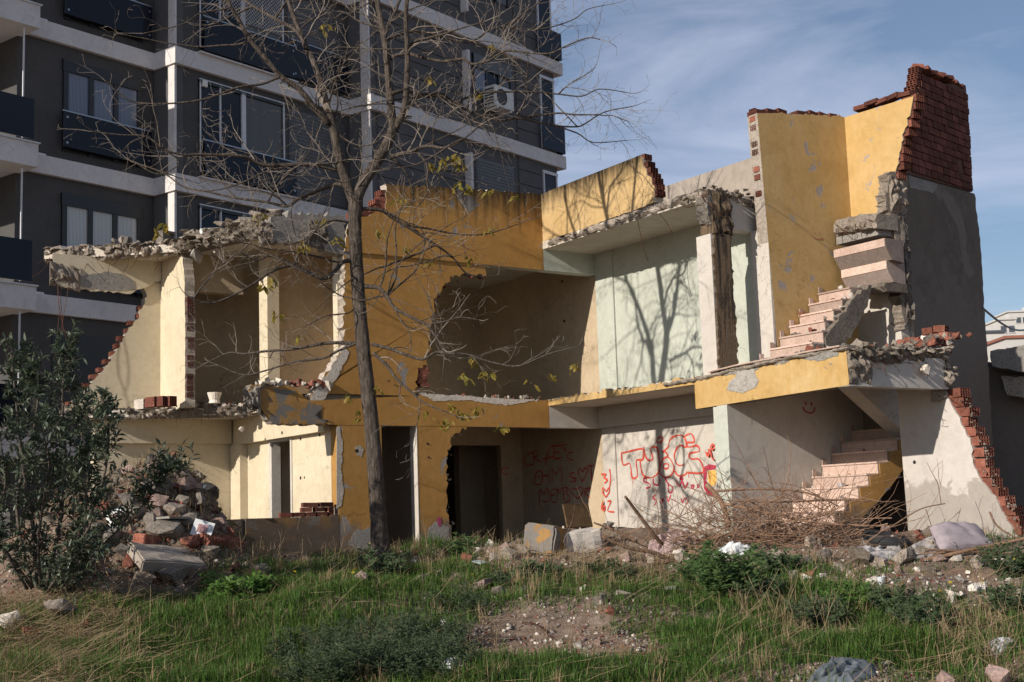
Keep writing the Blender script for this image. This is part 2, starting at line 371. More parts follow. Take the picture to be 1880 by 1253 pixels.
M_MORTAR = rough_mat('mortar', [(.3, (.32, .27, .22)), (.6, (.48, .42, .36)), (.8, (.58, .52, .46))], 9, .02)
M_MORTARD = rough_mat('brown_mortar', [(.3, (.11, .06, .045)), (.6, (.18, .10, .075)), (.8, (.27, .19, .15))], 9, .02)
M_PLEDGE = rough_mat('plaster_debris', [(.3, (.45, .40, .34)), (.6, (.62, .56, .49)), (.8, (.72, .67, .60))], 6, .02)
M_PINK = rough_mat('pink_marble', [(.3, (.38, .27, .22)), (.55, (.53, .39, .325)), (.8, (.60, .46, .39))], 8, .003, .55, .4, b_scale=70)
M_STONEST = rough_mat('stippled_stone', [(.3, (.24, .185, .16)), (.6, (.36, .285, .25)), (.8, (.42, .34, .30))], 14, .012, b_scale=60)
def char_mat():
    m, nt, b = new_mat('charred_render'); n1 = noi(nt, pos(nt, (9, 9, .7)), 1.6, 7, .65, .6); n2 = noi(nt, pos(nt), 22, 5, .7)
    c = ramp(nt, mixc(nt, .22, n1, n2), [(.36, (.010, .008, .007)), (.47, (.045, .030, .018)), (.55, (.15, .10, .055)), (.62, (.09, .07, .055)), (.72, (.40, .34, .28))])
    nt.links.new(c, b.inputs['Base Color']); b.inputs['Roughness'].default_value = .85; bump(nt, b, mixc(nt, .5, n1, n2), .8, .04); return m
M_CHAR = char_mat()
M_FLAKE = plaster('flaking_stucco', (.42, .24, .08), (.26, .15, .06), (.22, .20, .18), .485, 3.4, streak=.6)
M_RUST = rough_mat('rusty_steel', [(.3, (.06, .03, .02)), (.7, (.14, .07, .045))], 20, .004)
M_SPRAY = simple('red_spray', (.62, .075, .045), .7, var=.2, scale=3)
M_SPRAYD = simple('crimson_spray', (.50, .03, .075), .7, var=.25, scale=3)
M_SPRAYY = simple('yellow_spray', (.75, .42, .10), .7)
M_WOOD = rough_mat('old_wood', [(.3, (.13, .08, .04)), (.7, (.29, .18, .09))], 5, .006)
M_SOIL = None
# ================================================================ ground
TT = [(-60, -.6), (0, -1.1), (9, -1.02), (12, -.70), (15, -.22), (18, .20), (20, .30), (22, .22), (24, .16), (40, .1), (90, 0), (400, -2), (4000, -4)]
TX = [a for a, _ in TT]; TZ = [b for _, b in TT]
MOUND = [(18.4, -4.75, 1.42, .95, .78), (17.3, -4.3, .30, .7, .8), (18.2, -6.0, .8, 1.3, .9), (17.0, -5.6, .40, 1.4, 1.1), (15.5, -4.6, .12, .8, .9), (20.5, .9, .30, .7, 1.3), (18.9, 5.2, .22, .6, 1.6), (18.9, 3.6, .15, .8, .8), (15.2, -1.8, .22, 1.3, 1.6), (14.2, .55, .10, .9, .6)]
def gz_np(x, y):
    x = np.asarray(x, float); y = np.asarray(y, float)
    t = (x - CAM.x) * _f0.x + (y - CAM.y) * _f0.y; l = (x - CAM.x) * _r0.x + (y - CAM.y) * _r0.y
    z = np.interp(t, TX, TZ)
    for a, b, h, rt, rl in MOUND: z = z + h * np.exp(-((t - a) / rt) ** 2 - ((l - b) / rl) ** 2)
    near = np.clip((40 - t) / 20, 0, 1)
    z = z + near * (.10 * np.sin(x * 1.7 + y * .9) * np.sin(y * 1.3 - x * .4) + .055 * np.sin(x * 3.3 + 1 + .8 * np.sin(y * 2.1)) * np.sin(y * 3.7 + x + np.sin(x * 1.9)) + .03 * np.sin(x * 6.3 + y * 2.2) * np.sin(y * 7.1 - x * 1.3) + .014 * np.sin(x * 11 + y * 5) * np.sin(y * 13 - x * 4))
    inside = 1 / (1 + np.exp(-np.clip((y - .5) * 5, -40, 40))) * 1 / (1 + np.exp(-np.clip((x + 6.3) * 5, -40, 40))) * (x < 9) * (y < 30)
    inside2 = 1 / (1 + np.exp(-np.clip((x - .9) * 5, -40, 40))) * 1 / (1 + np.exp(-np.clip((y + 5.9) * 5, -40, 40))) * (x < 9) * (y < 30)
    k = np.maximum(inside, inside2)
    z = z * (1 - k) + np.minimum(z, .02) * k
    return np.maximum(z, .1 + 1.52 * np.exp(-((t - 20.25) / .62) ** 2 - ((l + 4.95) / .62) ** 2) - 2.0 * (np.abs(l + 4.95) > 2) - 2.0 * (np.abs(t - 20.25) > 2) + .05 * np.sin(x * 9) * np.sin(y * 8)) if True else z
def gz(x, y): return float(gz_np(x, y))
def ground_at(px, py):
    d = ray(px, py); t = 6.0
    while t < 40:
        p = CAM + d * t
        if p.z < gz(p.x, p.y): break
        t += .08
    for _ in range(6):
        p = CAM + d * t; t += (p.z - gz(p.x, p.y)) * -.0 ; break
    p = CAM + d * (t - .04); return Vector((p.x, p.y, gz(p.x, p.y)))
ta = np.concatenate([[-60, -30, -10, 0, 4, 7], np.arange(8.5, 24, .075), [24.5, 25.5, 27, 30, 34, 40, 50, 70, 100, 150, 250, 400, 700, 1200, 2200, 4000]])
la = np.concatenate([[-3000, -1500, -600, -250, -120, -60, -30, -18, -12], np.arange(-9.9, 10.6, .075), [12, 18, 30, 60, 120, 250, 600, 1500, 3000]])
GT, GL = np.meshgrid(ta, la, indexing='ij')
gx = CAM.x + GT * _f0.x + GL * _r0.x; gy = CAM.y + GT * _f0.y + GL * _r0.y; gzv = gz_np(gx, gy)
rs_ = np.random.RandomState(3)
jit = (GT > 8.4) & (GT < 24) & (np.abs(GL) < 10); gzv = gzv + np.where(jit, rs_.normal(0, .010, gzv.shape), 0)
na, nl = GT.shape; idx = np.arange(na * nl).reshape(na, nl)
Fq = np.stack([idx[:-1, :-1], idx[:-1, 1:], idx[1:, 1:], idx[1:, :-1]], -1).reshape(-1, 4)
def soil_mat():
    m, nt, b = new_mat('rubbly_soil'); P = pos(nt)
    n1 = noi(nt, P, .8, 6); n2 = noi(nt, P, 6, 7, .7); n3 = noi(nt, P, 38, 5, .7)
    c = ramp(nt, n2, [(.3, (.085, .060, .043)), (.5, (.19, .14, .105)), (.72, (.32, .25, .195))])
    c = mixc(nt, ramp(nt, n1, [(.42, 0), (.62, .6)]), c, (.215, .135, .098))
    v = nd(nt, 'ShaderNodeTexVoronoi', {'Scale': 26.0}); nt.links.new(P, v.inputs['Vector'])
    c = mixc(nt, ramp(nt, v.outputs['Distance'], [(.12, .75), (.22, 0)]), c, mixc(nt, n3, (.36, .31, .27), (.22, .18, .15)))
    v2 = nd(nt, 'ShaderNodeTexVoronoi', {'Scale': 55.0}); nt.links.new(P, v2.inputs['Vector'])
    c = mixc(nt, ramp(nt, v2.outputs['Distance'], [(.10, .8), (.18, 0)]), c, (.40, .34, .29))
    nt.links.new(c, b.inputs['Base Color']); b.inputs['Roughness'].default_value = .97; b.inputs['Specular IOR Level'].default_value = .15
    bump(nt, b, mixc(nt, .5, n2, n3), 1.0, .04); return m
M_SOIL = soil_mat()
gm = fast_mesh('ground', np.stack([gx, gy, gzv], -1).reshape(-1, 3), Fq, M_SOIL, smooth=True)
tag(link('ground', gm), kind='structure')
# ================================================================ the half-demolished house
HOUSE = empty('ruined_house', (-1.5, 0, 0.2), 'half-demolished two-storey ochre house with its rooms torn open', 'house')
def hb(name, mat, parent=HOUSE, **k):
    m = MB()
    return m, lambda: m.build(name, mat, parent)
def box(name, x0, x1, y0, y1, z0, z1, mat, parent=HOUSE):
    return MB().bb(x0, x1, y0, y1, z0, z1).build(name, mat, parent)
FZ, F1, CB, RB, RT = 0.2, 2.85, 2.35, 5.18, 5.70     # floor, upper floor, beam bottoms, roof top
Zn = Vector((0, 0, 1))
def hplate(name, outline, ztop, thick, mat, amp=.0, seed=1, flags=None, parent=HOUSE):
    pts = [Vector((x, y, ztop)) for x, y in outline]
    fl = flags or [0] * len(pts)
    if amp: pts = rag_pts(pts, fl, amp, .07, seed, Zn)
    return prism(pts, Zn, thick, name, mat, parent)
# --- floor slabs
box('ground_floor', -6.9, 3.0, .2, 4.0, 0.05, FZ, M_CONCD)
box('ground_floor', 1.2, 3.0, -6.6, 0.2, 0.04, .19, M_CONCD)
FE = [(-7.35, 4.18), (-6.65, 3.70), (-5.55, 3.16), (-4.55, 2.68), (-4.62, 1.4), (-4.7, .21)]
fs = hplate('floor_slab', FE + [(.03, .21), (.03, -3.80), (.03, -6.6), (.5, -6.72), (1.4, -6.7), (2.1, -6.55), (2.96, -6.0), (2.96, -4.2), (1.42, -4.2), (1.42, 4.18)], F1, .12, M_CEIL)
rough_strip('broken_slab_edge', [Vector((x, y, F1 + .03)) for x, y in FE[:4]], .19, (-.42, -.9, 0), M_CONC, fs, .045, .03, 6, 3)
rough_strip('broken_slab_edge', [Vector((x, y, F1 + .01)) for x, y in FE[3:]], .14, (-1, 0, 0), M_CONC, fs, .05, .05, 4, 4)
RE = [(-7.55, 4.5), (-7.15, 4.15), (-6.4, 3.6), (-5.72, 2.9), (-5.45, 1.75), (-5.2, .85), (-5.0, .26)]
rs = hplate('roof_slab', RE + [(-.01, .22), (.0, -.2), (.0, -4.1), (.05, -4.2), (1.95, -4.2), (1.95, 4.45)], RT, .14, M_CEIL)
rough_strip('broken_slab_edge', [Vector((x, y, RT + .06)) for x, y in RE[:4]], .24, (-.5, -.86, 0), M_CONC, rs, .075, .028, 9, 11, .12)
rough_strip('broken_slab_edge', [Vector((x, y, RT + .10)) for x, y in RE[3:]], [.28, .34], (-.9, -.4, 0), M_CONC, rs, .085, .028, 10, 17, .14)
rough_strip('broken_slab_edge', [Vector((-.02, -.2, RT - .02)), Vector((-.03, -2.2, RT)), Vector((-.02, -4.16, RT + .03))], [.10, .16], (-1, 0, 0), M_CONC, rs, .045, .045, 4, 21)
rough_strip('broken_slab_edge', [Vector((-.02, -4.2, RT + .04)), Vector((.6, -4.22, RT + .06)), Vector((1.3, -4.22, RT - .04))], .17, (0, -1, 0), M_CONC, rs, .06, .045, 4, 23)
chunk_edge([Vector((x, y, RT + .02)) for x, y in RE[:4]], 38, .16, .46, M_CONC, rs, 1, .05, .03, flat=.26)
chunk_edge([Vector((x, y, RT + .02)) for x, y in RE[3:]], 36, .20, .62, M_CONC, rs, 2, .07, .06, flat=.3)
chunk_edge([Vector((x, y, F1 - .03)) for x, y in FE[:4]], 70, .08, .26, M_CONC, fs, 3, .05, .04)
chunk_edge([Vector((-.02, -.3, RT - .06)), Vector((-.02, -4.15, RT - .04))], 60, .06, .18, M_CONC, rs, 4, .025, .02)
chunk_edge([Vector((0, -4.22, RT + .02)), Vector((1.3, -4.22, RT))], 40, .08, .22, M_CONC, rs, 5, .05, .04)
chunk_edge([Vector((.0, -6.88, 2.90)), Vector((1.0, -6.9, 2.92)), Vector((2.2, -6.82, 2.98))], 80, .10, .34, M_CONC, rs, 6, .05, .05)
chunk_edge([Vector((2.05, -6.84, 2.85)), Vector((2.25, -6.75, 2.45))], 40, .08, .24, M_CONC, rs, 7, .06, .06, flat=.7)
# --- beams
bmg = panel('beam', 'Y', 0.0, [('w', .005, RT - .14), ('w', 1.2, RT - .14), ('w', 1.2, RB), ('w', .005, RB)], .22, M_GREEN, HOUSE)
panel('beam', 'Y', 0.0, [('w', .005, F1 - .12), ('w', 1.2, F1 - .12), ('w', 1.2, CB), ('w', .005, CB)], .22, M_WHITE, HOUSE)
panel('beam', 'X', 1.10, [('w', -.003, F1 - .12), ('w', -.003, CB), ('w', -4.24, CB), ('w', -4.24, F1 - .12)], .098, M_WHITE, HOUSE)
panel('beam', 'Y', -4.2, [('w', .42, RT - .14), ('w', 1.45, RT - .14), ('w', 1.45, RB - .03), ('w', .42, RB - .03)], .2, M_WHITE, HOUSE, 0)
# --- party wall X = 1.2
PW = empty  # (kept for clarity of naming below)
wg1 = panel('side_wall', 'X', 1.2, [('w', .0, FZ), ('w', 4.0, FZ), ('w', 4.0, F1 - .12), ('w', .0, F1 - .12)], .2, M_CREAMD, HOUSE)
wg2 = panel('side_wall', 'X', 1.2, [('w', -.002, FZ - .1), ('w', -.002, F1 - .12), ('w', -4.25, F1 - .12), ('w', -4.25, FZ - .1)], .2, M_WHITE, HOUSE)
panel('side_wall', 'X', 1.2, [('w', .0, F1), ('w', 4.0, F1), ('w', 4.0, RT - .14), ('w', .0, RT - .14)], .2, M_CREAMD, HOUSE)
panel('side_wall', 'X', 1.2, [('w', -.002, F1), ('w', -.002, RT - .14), ('w', -4.2, RT - .14), ('w', -4.2, F1)], .2, M_GREEN, HOUSE)
panel('pilaster', 'X', 1.17, [('w', -.36, FZ), ('w', .0, FZ), ('w', .0, CB), ('w', -.36, CB)], .03, M_WHITE, HOUSE)
panel('pilaster', 'X', 1.165, [('w', -.50, F1), ('w', -.0, F1), ('w', -.0, RT - .14), ('w', -.50, RT - .14)], .035, M_GREEN, HOUSE)
panel('pilaster', 'X', 1.16, [('w', .55, F1), ('w', 3.1, F1 - .0), ('w', 3.1, F1 + .01), ('w', .55, F1 + .01)], .04, M_CREAMD, HOUSE)
# --- back wall Y = 4
panel('back_wall', 'Y', 4.0, [('w', -6.8, FZ), ('w', -.95, FZ), ('w', -.95, F1 - .12), ('w', -6.8, F1 - .12)], .2, M_CREAM, HOUSE)
bw = panel('back_wall', 'Y', 4.0, [('w', .62, FZ), ('w', 1.2, FZ), ('w', 1.2, F1 - .12), ('w', .62, F1 - .12)], .2, M_CREAMD, HOUSE)
box('corridor_wall', -1.15, -.95, 4.2, 7.5, FZ, F1, M_CREAMD); box('corridor_wall', 2.2, 2.4, 4.0, 7.5, FZ, F1, M_CREAMD); box('corridor_wall', 1.4, 2.2, 4.0, 4.2, FZ, F1, M_CREAMD); box('corridor_wall', -1.15, 2.4, 7.5, 7.7, FZ, F1, M_CREAMD); box('dark_box_ceiling', -1.15, 2.4, 4.19, 7.7, F1 - .115, F1 + .1, M_CEIL); box('dark_box_floor', -1.15, 2.4, 4.0, 7.7, .0, FZ - .01, M_CONCD)  # closed box added behind the opening so that it stays dark
panel('back_wall', 'Y', 4.0, [('w', -5.45, F1), ('w', 1.2, F1), ('w', 1.2, RT - .14), ('w', -5.45, RT - .14)], .2, M_CREAMD, HOUSE)
bwl = panel('back_wall', 'Y', 4.0, [('w', -5.63, RT - .14), ('w', -5.63, F1 + .005), (120, 754, 1), (160, 712, 1), (186, 684, 1), (216, 640, 1), (246, 592, 1), (262, 566, 1), (270, 545, 1), (262, 528, 1), (250, 520, 1), (250, 500)], .19, M_CREAM, HOUSE, .014, .05, 5, M_MORTAR)
bh = brick_mesh((.19, .17, .085), M_BRICK, 3, 3, 0)
for i, (px, py) in enumerate(((128, 741), (147, 726), (160, 709), (172, 694), (184, 680), (196, 665), (205, 651), (215, 637), (224, 623), (233, 609), (242, 595), (251, 580), (259, 567), (264, 552), (266, 540))):
    p = onY(px, py, 4.1); link('hollow_brick', bh, bwl, p + Vector((rng.uniform(0, .09), 0, rng.uniform(-.01, .01))), (rng.uniform(-.08, .08), rng.uniform(-.1, .1), rng.uniform(-.15, .15)), (rng.uniform(.75, 1.1), 1, rng.uniform(.85, 1.05)))
lb = panel('beam', 'Y', 3.93, [('w', -7.55, RT - .14), ('w', -5.64, RT - .14), ('w', -5.64, 5.22, 1), (262, 530, 1), (240, 540, 1), (150, 532, 1), (112, 526, 1), (94, 515, 1)], .06, M_CREAM, HOUSE, .012, .05, 8, M_CONC)
panel('bare_patch', 'Y', 3.924, [(138, 508, 1), (178, 503, 1), (196, 499, 1), (226, 504, 1), (246, 516, 1), (249, 533, 1), (205, 534, 1), (150, 527, 1)], .005, M_CONCG, lb, .01, .04, 9)
rough_strip('broken_beam_end', [onY(92, 482, 3.9), onY(120, 486, 3.9), onY(148, 492, 3.9)], [.38, .42], (-.2, -1, 0), M_CONC, lb, .06, .04, 6, 31, .05)
# --- upstairs left room: wall returning towards the street (its cut end shows the brick)
vl = panel('room_wall', 'X', -5.63, [('w', 4.0, F1), ('w', 4.0, RT - .14), ('w', 2.95, RT - .14, 1), ('w', 2.82, 5.1, 1), ('w', 2.79, 4.2, 1), ('w', 2.80, F1)], .18, M_CREAM, HOUSE, .008, .06, 6, M_MORTAR)
bcut = brick_mesh((.115, .10, .085), M_BRICKD, 3, 2, 1)
for k, z in enumerate((4.72, 4.62, 4.52, 4.42, 4.32, 4.2, 4.0, 3.9, 3.7, 3.58, 3.38, 3.28, 3.17, 3.06)):
    link('hollow_brick', bcut, vl, (-5.535 + rng.uniform(-.012, .012), 2.83, z), (0, rng.uniform(-.06, .06), 0))
# room 2 upstairs
box('column', -4.46, -4.24, 2.0, 2.34, F1, RT - .14, M_CREAM)
box('lintel', -5.44, -4.47, 3.0, 3.2, 4.9, RT - .14, M_CREAMD)
box('room_wall', -4.235, -2.9, 2.2, 2.335, F1, RT - .14, M_CREAMD)
box('room_wall', -3.0, -2.86, .24, 2.195, F1, RT - .14, M_CREAMD)
box('column', -4.018, -3.62, .235, .40, F1 + .002, RT - .142, M_CREAM)
box('skirting', -5.44, -4.0, 3.96, 3.998, F1 + .1, F1 + .2, M_WOOD)
# --- front wall, upper storey
fwc = panel('front_wall', 'Y', .03, [('w', -4.02, RB), ('w', -1.25, RB), (893, 506, 1), (847, 504, 1), (815, 524, 1), (797, 556, 1), (790, 620, 1), (785, 660, 1), (768, 682, 1), (762, 714), ('w', -2.72, F1), ('w', -4.62, F1), (566, 736, 1), (581, 712, 1), (606, 680, 1), (634, 636, 1), (631, 570, 1), (632, 520, 1)], .2, M_STUCCO_SHADED, HOUSE, .026, .045, 12, M_MORTAR)
panel('bare_render', 'Y', .024, [(566, 735, 1), (581, 712, 1), (606, 680, 1), (633, 634, 1), (641, 650, 1), (622, 690, 1), (606, 715, 1), (592, 742, 1), (575, 750, 1)], .006, M_PLEDGE, fwc, .012, .035, 14)
for k in range(6):
    p = onY(772, 678 + k * 6, .12); link('hollow_brick', brick_mesh((.19, .15, .06), M_BRICK, 3, 2, 0), fwc, p + Vector((rng.uniform(-.02, .05), 0, 0)), (0, 0, rng.uniform(-.1, .1)))
par = panel('parapet_wall', 'Y', 0, [(708, 338, 1), ('w', -.2, 6.57), ('w', 0, 6.57), ('w', 0, RB), ('w', -4.0, RB), (632, 462, 1), (640, 403, 1), (672, 398, 1), (688, 390, 1), (708, 384, 1)], .2, M_STUCCO_SHADED, HOUSE, .012, .05, 13, M_MORTAR)
bb_ = brick_mesh((.19, .18, .085), M_BRICK, 3, 3, 0)
for px, py in ((648, 396), (664, 394), (680, 388), (694, 384), (690, 374), (700, 368), (702, 356), (698, 379)):
    link('hollow_brick', bb_, par, onY(px, py, .1), (rng.uniform(-.1, .1), rng.uniform(-.15, .15), rng.uniform(-.2, .2)))
cbm = panel('bare_beam', 'Y', .03, [(498, 398, 1), (560, 392, 1), (632, 398, 1), (634, 468), (604, 462, 1), (590, 450, 1), (560, 446, 1), (530, 442, 1), (500, 446, 1)], .25, M_CONCG, HOUSE, .022, .05, 15)
rough_strip('broken_beam_face', [onY(566, 404, .02), onY(600, 402, .02)], [.42, .5], (0, -1, 0), M_CONCD, cbm, .05, .035, 8, 41, .02)
rough_strip('broken_beam_end', [onY(474, 410, .1), onY(502, 398, .05)], [.36, .42], (-.6, -.8, 0), M_CONC, cbm, .09, .035, 8, 43, .08)
# --- beam between the storeys
fb = panel('floor_beam', 'Y', 0, [('w', 0, F1), ('w', 0, CB), ('w', -4.2, CB), (610, 779, 1), (545, 781, 1), (500, 778, 1), (478, 750, 1), (456, 716, 1), (462, 706, 1), (540, 712, 1), (566, 736), (764, 727, 1), (830, 731, 1), (900, 735, 1), (940, 740, 1), (975, 736, 1)], .21, M_STUCCO_SHADED, HOUSE, .012, .05, 16, M_CONC)
panel('bare_patch', 'Y', -.006, [(458, 708, 1), (500, 712, 1), (540, 716, 1), (548, 738, 1), (575, 740, 1), (596, 748, 1), (572, 765, 1), (612, 776, 1), (545, 780, 1), (500, 777, 1), (480, 750, 1)], .006, M_FLAKE, fb, .014, .04, 18)
panel('bare_patch', 'Y', -.005, [(770, 722, 1), (850, 727, 1), (920, 732, 1), (990, 734, 1), (960, 740, 1), (930, 745, 1), (860, 735, 1), (800, 737, 1)], .005, M_PLEDGE, fb, .006, .04, 19)
rough_strip('broken_beam_end', [onY(446, 712, .0), onY(478, 706, -.02)], [.30, .44], (-.6, -.8, 0), M_CONCD, fb, .09, .035, 8, 47, .1)
chunk_edge([onY(x, y, .11) for x, y in ((893, 508), (847, 507), (815, 527), (798, 558), (791, 620), (786, 660), (769, 684), (763, 712))], 46, .05, .15, M_BRICKD, fwc, 31, .03, .05, flat=.6)
chunk_edge([onY(x, y, .11) for x, y in ((856, 787), (832, 802), (821, 842), (821, 930), (829, 966))], 30, .04, .12, M_MORTAR, fwc, 32, .03, .05, flat=.6)
# --- ground floor front
gl = panel('front_pier', 'Y', .004, [('w', -4.17, CB), ('w', -3.38, CB), ('w', -3.38, FZ), ('w', -4.17, FZ)], .24, M_STUCCO_SHADED_LOW, HOUSE)
panel('bare_render', 'Y', -.001, [(624, 783, 1), (629, 820, 1), (627, 870, 1), (631, 905, 1), (626, 930, 1), (618, 935), (618, 785)], .005, M_PLEDGE, gl, .008, .03, 22)
panel('bare_render', 'Y', -.001, [(652, 820, 1), (660, 818, 1), (668, 826, 1), (664, 840, 1), (656, 836, 1)], .004, M_PLEDGE, gl, .006, .03, 23)
panel('bare_render', 'Y', -.001, [(652, 975, 1), (682, 968, 1), (690, 1000, 1), (660, 1015, 1), (640, 1000, 1)], .004, M_CONCG, gl, .01, .03, 24)
gr = panel('front_pier', 'Y', .004, [('w', -2.71, CB), (858, 784, 1), (832, 800, 1), (820, 842, 1), (820, 930, 1), (828, 966, 1), ('w', -2.12, FZ), ('w', -2.71, FZ)], .22, M_STUCCO_SHADED_LOW, HOUSE, .02, .045, 25, M_MORTAR)
MB().bb(-2.722, -2.711, .0, .22, FZ, CB).build('door_jamb', M_WHITE, gr)
panel('bare_render', 'Y', -.001, [(786, 972, 1), (800, 958, 1), (824, 968, 1), (828, 1010, 1), (784, 1012, 1)], .004, M_CONCG, gr, .008, .03, 26)
xg = onY(448, 960, 0).x
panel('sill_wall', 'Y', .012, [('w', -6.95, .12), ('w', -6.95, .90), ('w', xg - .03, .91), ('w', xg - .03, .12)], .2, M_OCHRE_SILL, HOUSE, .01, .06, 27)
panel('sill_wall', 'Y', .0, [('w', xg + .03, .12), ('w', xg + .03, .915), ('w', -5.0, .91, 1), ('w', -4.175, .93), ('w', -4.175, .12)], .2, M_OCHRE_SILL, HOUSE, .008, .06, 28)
box('sill_post', xg - .03, xg + .03, .05, .18, .12, .91, M_CONCD)
# interior of ground floor
d0, d1 = onX(500, 900, -4.17).y, onX(536, 900, -4.17).y
gw = panel('room_wall', 'X', -4.172, [('w', .246, FZ), ('w', .246, F1 - .12), ('w', 3.99, F1 - .12), ('w', 3.99, FZ), ('w', d0, FZ), ('w', d0, 2.24), ('w', d1, 2.24), ('w', d1, FZ)], .16, M_CREAM, HOUSE)
panel('door_frame', 'X', -4.19, [('w', d0 + .09, FZ), ('w', d0 + .09, 2.29), ('w', d1 - .04, 2.29), ('w', d1 - .04, FZ), ('w', d1 + .02, FZ), ('w', d1 + .02, 2.23), ('w', d0 - .02, 2.23), ('w', d0 - .02, FZ)], .17, M_WHITE, gw, 0)
box('beam', -4.30, -4.175, .25, 3.99, 2.27, F1 - .122, M_CREAM)
box('pilaster', -4.32, -4.175, 3.55, 3.98, FZ, 2.268, M_CREAM)
box('door_lintel_box', -6.7, -4.33, 3.9, 3.99, 2.30, F1 - .122, M_CREAM)
box('room_wall', -2.66, -2.50, .23, 3.99, FZ, F1 - .12, M_GREYR)
box('room_wall', -4.0, -2.67, 2.6, 2.75, FZ, F1 - .12, M_CREAMD)
_xp = onY(921, 870, 2.6).x
pt_ = box('room_partition', _xp, 1.195, 2.6, 2.72, FZ, F1 - .121, M_CREAMD); box('lintel', -2.49, _xp - .001, 2.6, 2.72, 2.2, F1 - .121, M_CREAMD)
# --- wing: lit parapet on X = 0
wp = panel('parapet_wall', 'X', 0, [('w', -.002, 6.57), (1022, 345), (1176, 285), (1180, 292), (1181, 305, 1), (1187, 312), (1188, 322, 1), (1196, 326), (1197, 338, 1), (1203, 345), (1201, 360, 1), (1202, 371, 1), (1150, 391, 1), (1100, 409, 1), (1050, 428, 1), (1025, 441, 1), ('w', -.19, 5.60), ('w', -.002, 5.56)], .19, M_STUCCO_LIT, HOUSE, .006, .05, 30, M_MORTAR)
bh2 = brick_mesh((.17, .2, .095), M_BRICKD, 3, 3, 1)
for px, py, g in ((1184, 291, 0), (1190, 304, 1), (1195, 315, 0), (1201, 326, 1), (1205, 335, 0), (1208, 346, 1), (1209, 358, 0)):
    link('hollow_brick', bh2, wp, onX(px, py, .10) + Vector((.0, .02, 0)), (rng.uniform(-.04, .04), 0, rng.uniform(-.12, .12)))
panel('back_parapet', 'X', 1.75, [('w', 4.3, 6.62), ('w', 4.3, RT), ('w', -4.2, RT), ('w', -4.2, 6.60)], .18, M_GREYW, HOUSE)
# charred column standing at the wing corner
cc = panel('column', 'Y', -4.34, [('w', .0, F1), ('w', .41, F1), ('w', .42, 5.02, 1), ('w', .0, 5.0, 1)], .32, M_WHITE, HOUSE, .0)
panel('charred_face', 'Y', -4.375, [('w', .015, F1, 1), ('w', .40, F1, 1), ('w', .395, 5.0, 1), ('w', .03, 5.02, 1)], .034, M_CHAR, cc, .014, .05, 33)
rough_strip('column_head', [Vector((-.04, -4.12, RT - .1)), Vector((-.02, -4.36, RT - .1))], [.42, .46], (-1, 0, 0), M_CONCD, cc, .05, .03, 9, 51, .1)
rough_strip('column_head', [Vector((.02, -4.36, RT)), Vector((.30, -4.37, RT)), Vector((.44, -4.36, RT - .1))], [.70, .60], (0, -1, 0), M_CHAR, cc, .035, .04, 8, 52, .16)
# --- stairwell wall (ochre, faces the street) Y = -4.55
XS0 = 1.0
sw = panel('stairwell_wall', 'Y', -4.55, [('w', XS0 - .06, 6.98), (1430, 208, 1), (1500, 212, 1), (1545, 214), ('w', 2.97, 7.21), ('w', 2.97, F1), ('w', XS0 + .1, F1)], .22, M_STAIRY, HOUSE, .01, .05, 34, M_MORTAR)
# exposed brick end above the roof
for i, (y, hol) in enumerate(((206, 1), (220, 0), (236, 1), (266, 1), (281, 1), (312, 0), (327, 0), (357, 1))):
    X = XS0 - .06 + .10 * (y - 210) / 400
    p = onX(1378 + (y - 206) * .07, y, X)
    me = brick_mesh((.05, .12, .085), M_BRICKD if hol else M_BRICK, 3, 3, 0, bool(hol))
    link('hollow_brick' if hol else 'brick', me, sw, Vector((X + .018, -4.44, p.z)), (0, 0, rng.uniform(-.05, .05)))
for k in range(8):
    x = XS0 + .05 + k * .24
    if k != 3: link('brick', brick_mesh((.22, .2, .075), M_BRICKD, hollow=False), sw, (x, -4.43, 7.02 + .026 * k + rng.uniform(-.01, .03)), (rng.uniform(-.1, .1), rng.uniform(-.1, .1), rng.uniform(-.15, .15)))
panel('jamb_face', 'X', XS0 + .02, [('w', -4.548, F1), ('w', -4.18, F1), ('w', -4.18, RB - .03), ('w', -4.548, RB - .03)], .04, M_WHITE, sw, 0)
# yellow side wall of the stair tower X = 2.97
ty = panel('tower_side_wall', 'X', 2.972, [('w', -4.548, 7.21), (1677, 177), (1672, 205, 1), (1662, 235, 1), (1655, 262, 1), (1650, 300, 1), (1640, 330, 1), (1628, 370, 1), (1622, 393, 1), ('w', -5.17, 5.26), ('w', -4.548, 5.26)], .03, M_STAIRY, HOUSE, .012, .05, 36, M_MORTAR)
_cut = [onX(px, py, 2.97) for px, py in ((1677, 177), (1672, 205), (1662, 235), (1655, 262), (1650, 300), (1640, 330), (1628, 370))][::-1]
_cz = [p.z for p in _cut]; _cy = [p.y for p in _cut]
prism([Vector((3.004, -4.6, 5.3)), Vector((3.004, -5.1, 5.3)), Vector((3.004, -5.35, 5.9)), Vector((3.004, -5.7, 7.15)), Vector((3.004, -4.6, 7.15))], (-1, 0, 0), .17, 'brick_backing', M_MORTARD, ty)
for k in range(13):
    zc = 5.62 + .128 * k
    link('hollow_brick', brick_mesh((.185, .26, .112), M_BRICKD if k % 3 else M_BRICK, 4, 3, 1), ty, Vector((3.10, float(np.interp(zc, _cz, _cy)) + .075 + rng.uniform(-.03, .03), zc)), (0, 0, rng.uniform(-.06, .06)))
panel('tower_side_wall', 'X', 2.972, [('w', -4.548, 5.257), ('w', -5.18, 5.257, 1), (1634, 430, 1), (1641, 480, 1), (1648, 540, 1), (1654, 606, 1), ('w', -5.4, F1), ('w', -4.548, F1)], .19, M_WHITE, HOUSE, .012, .05, 37, M_MORTAR)
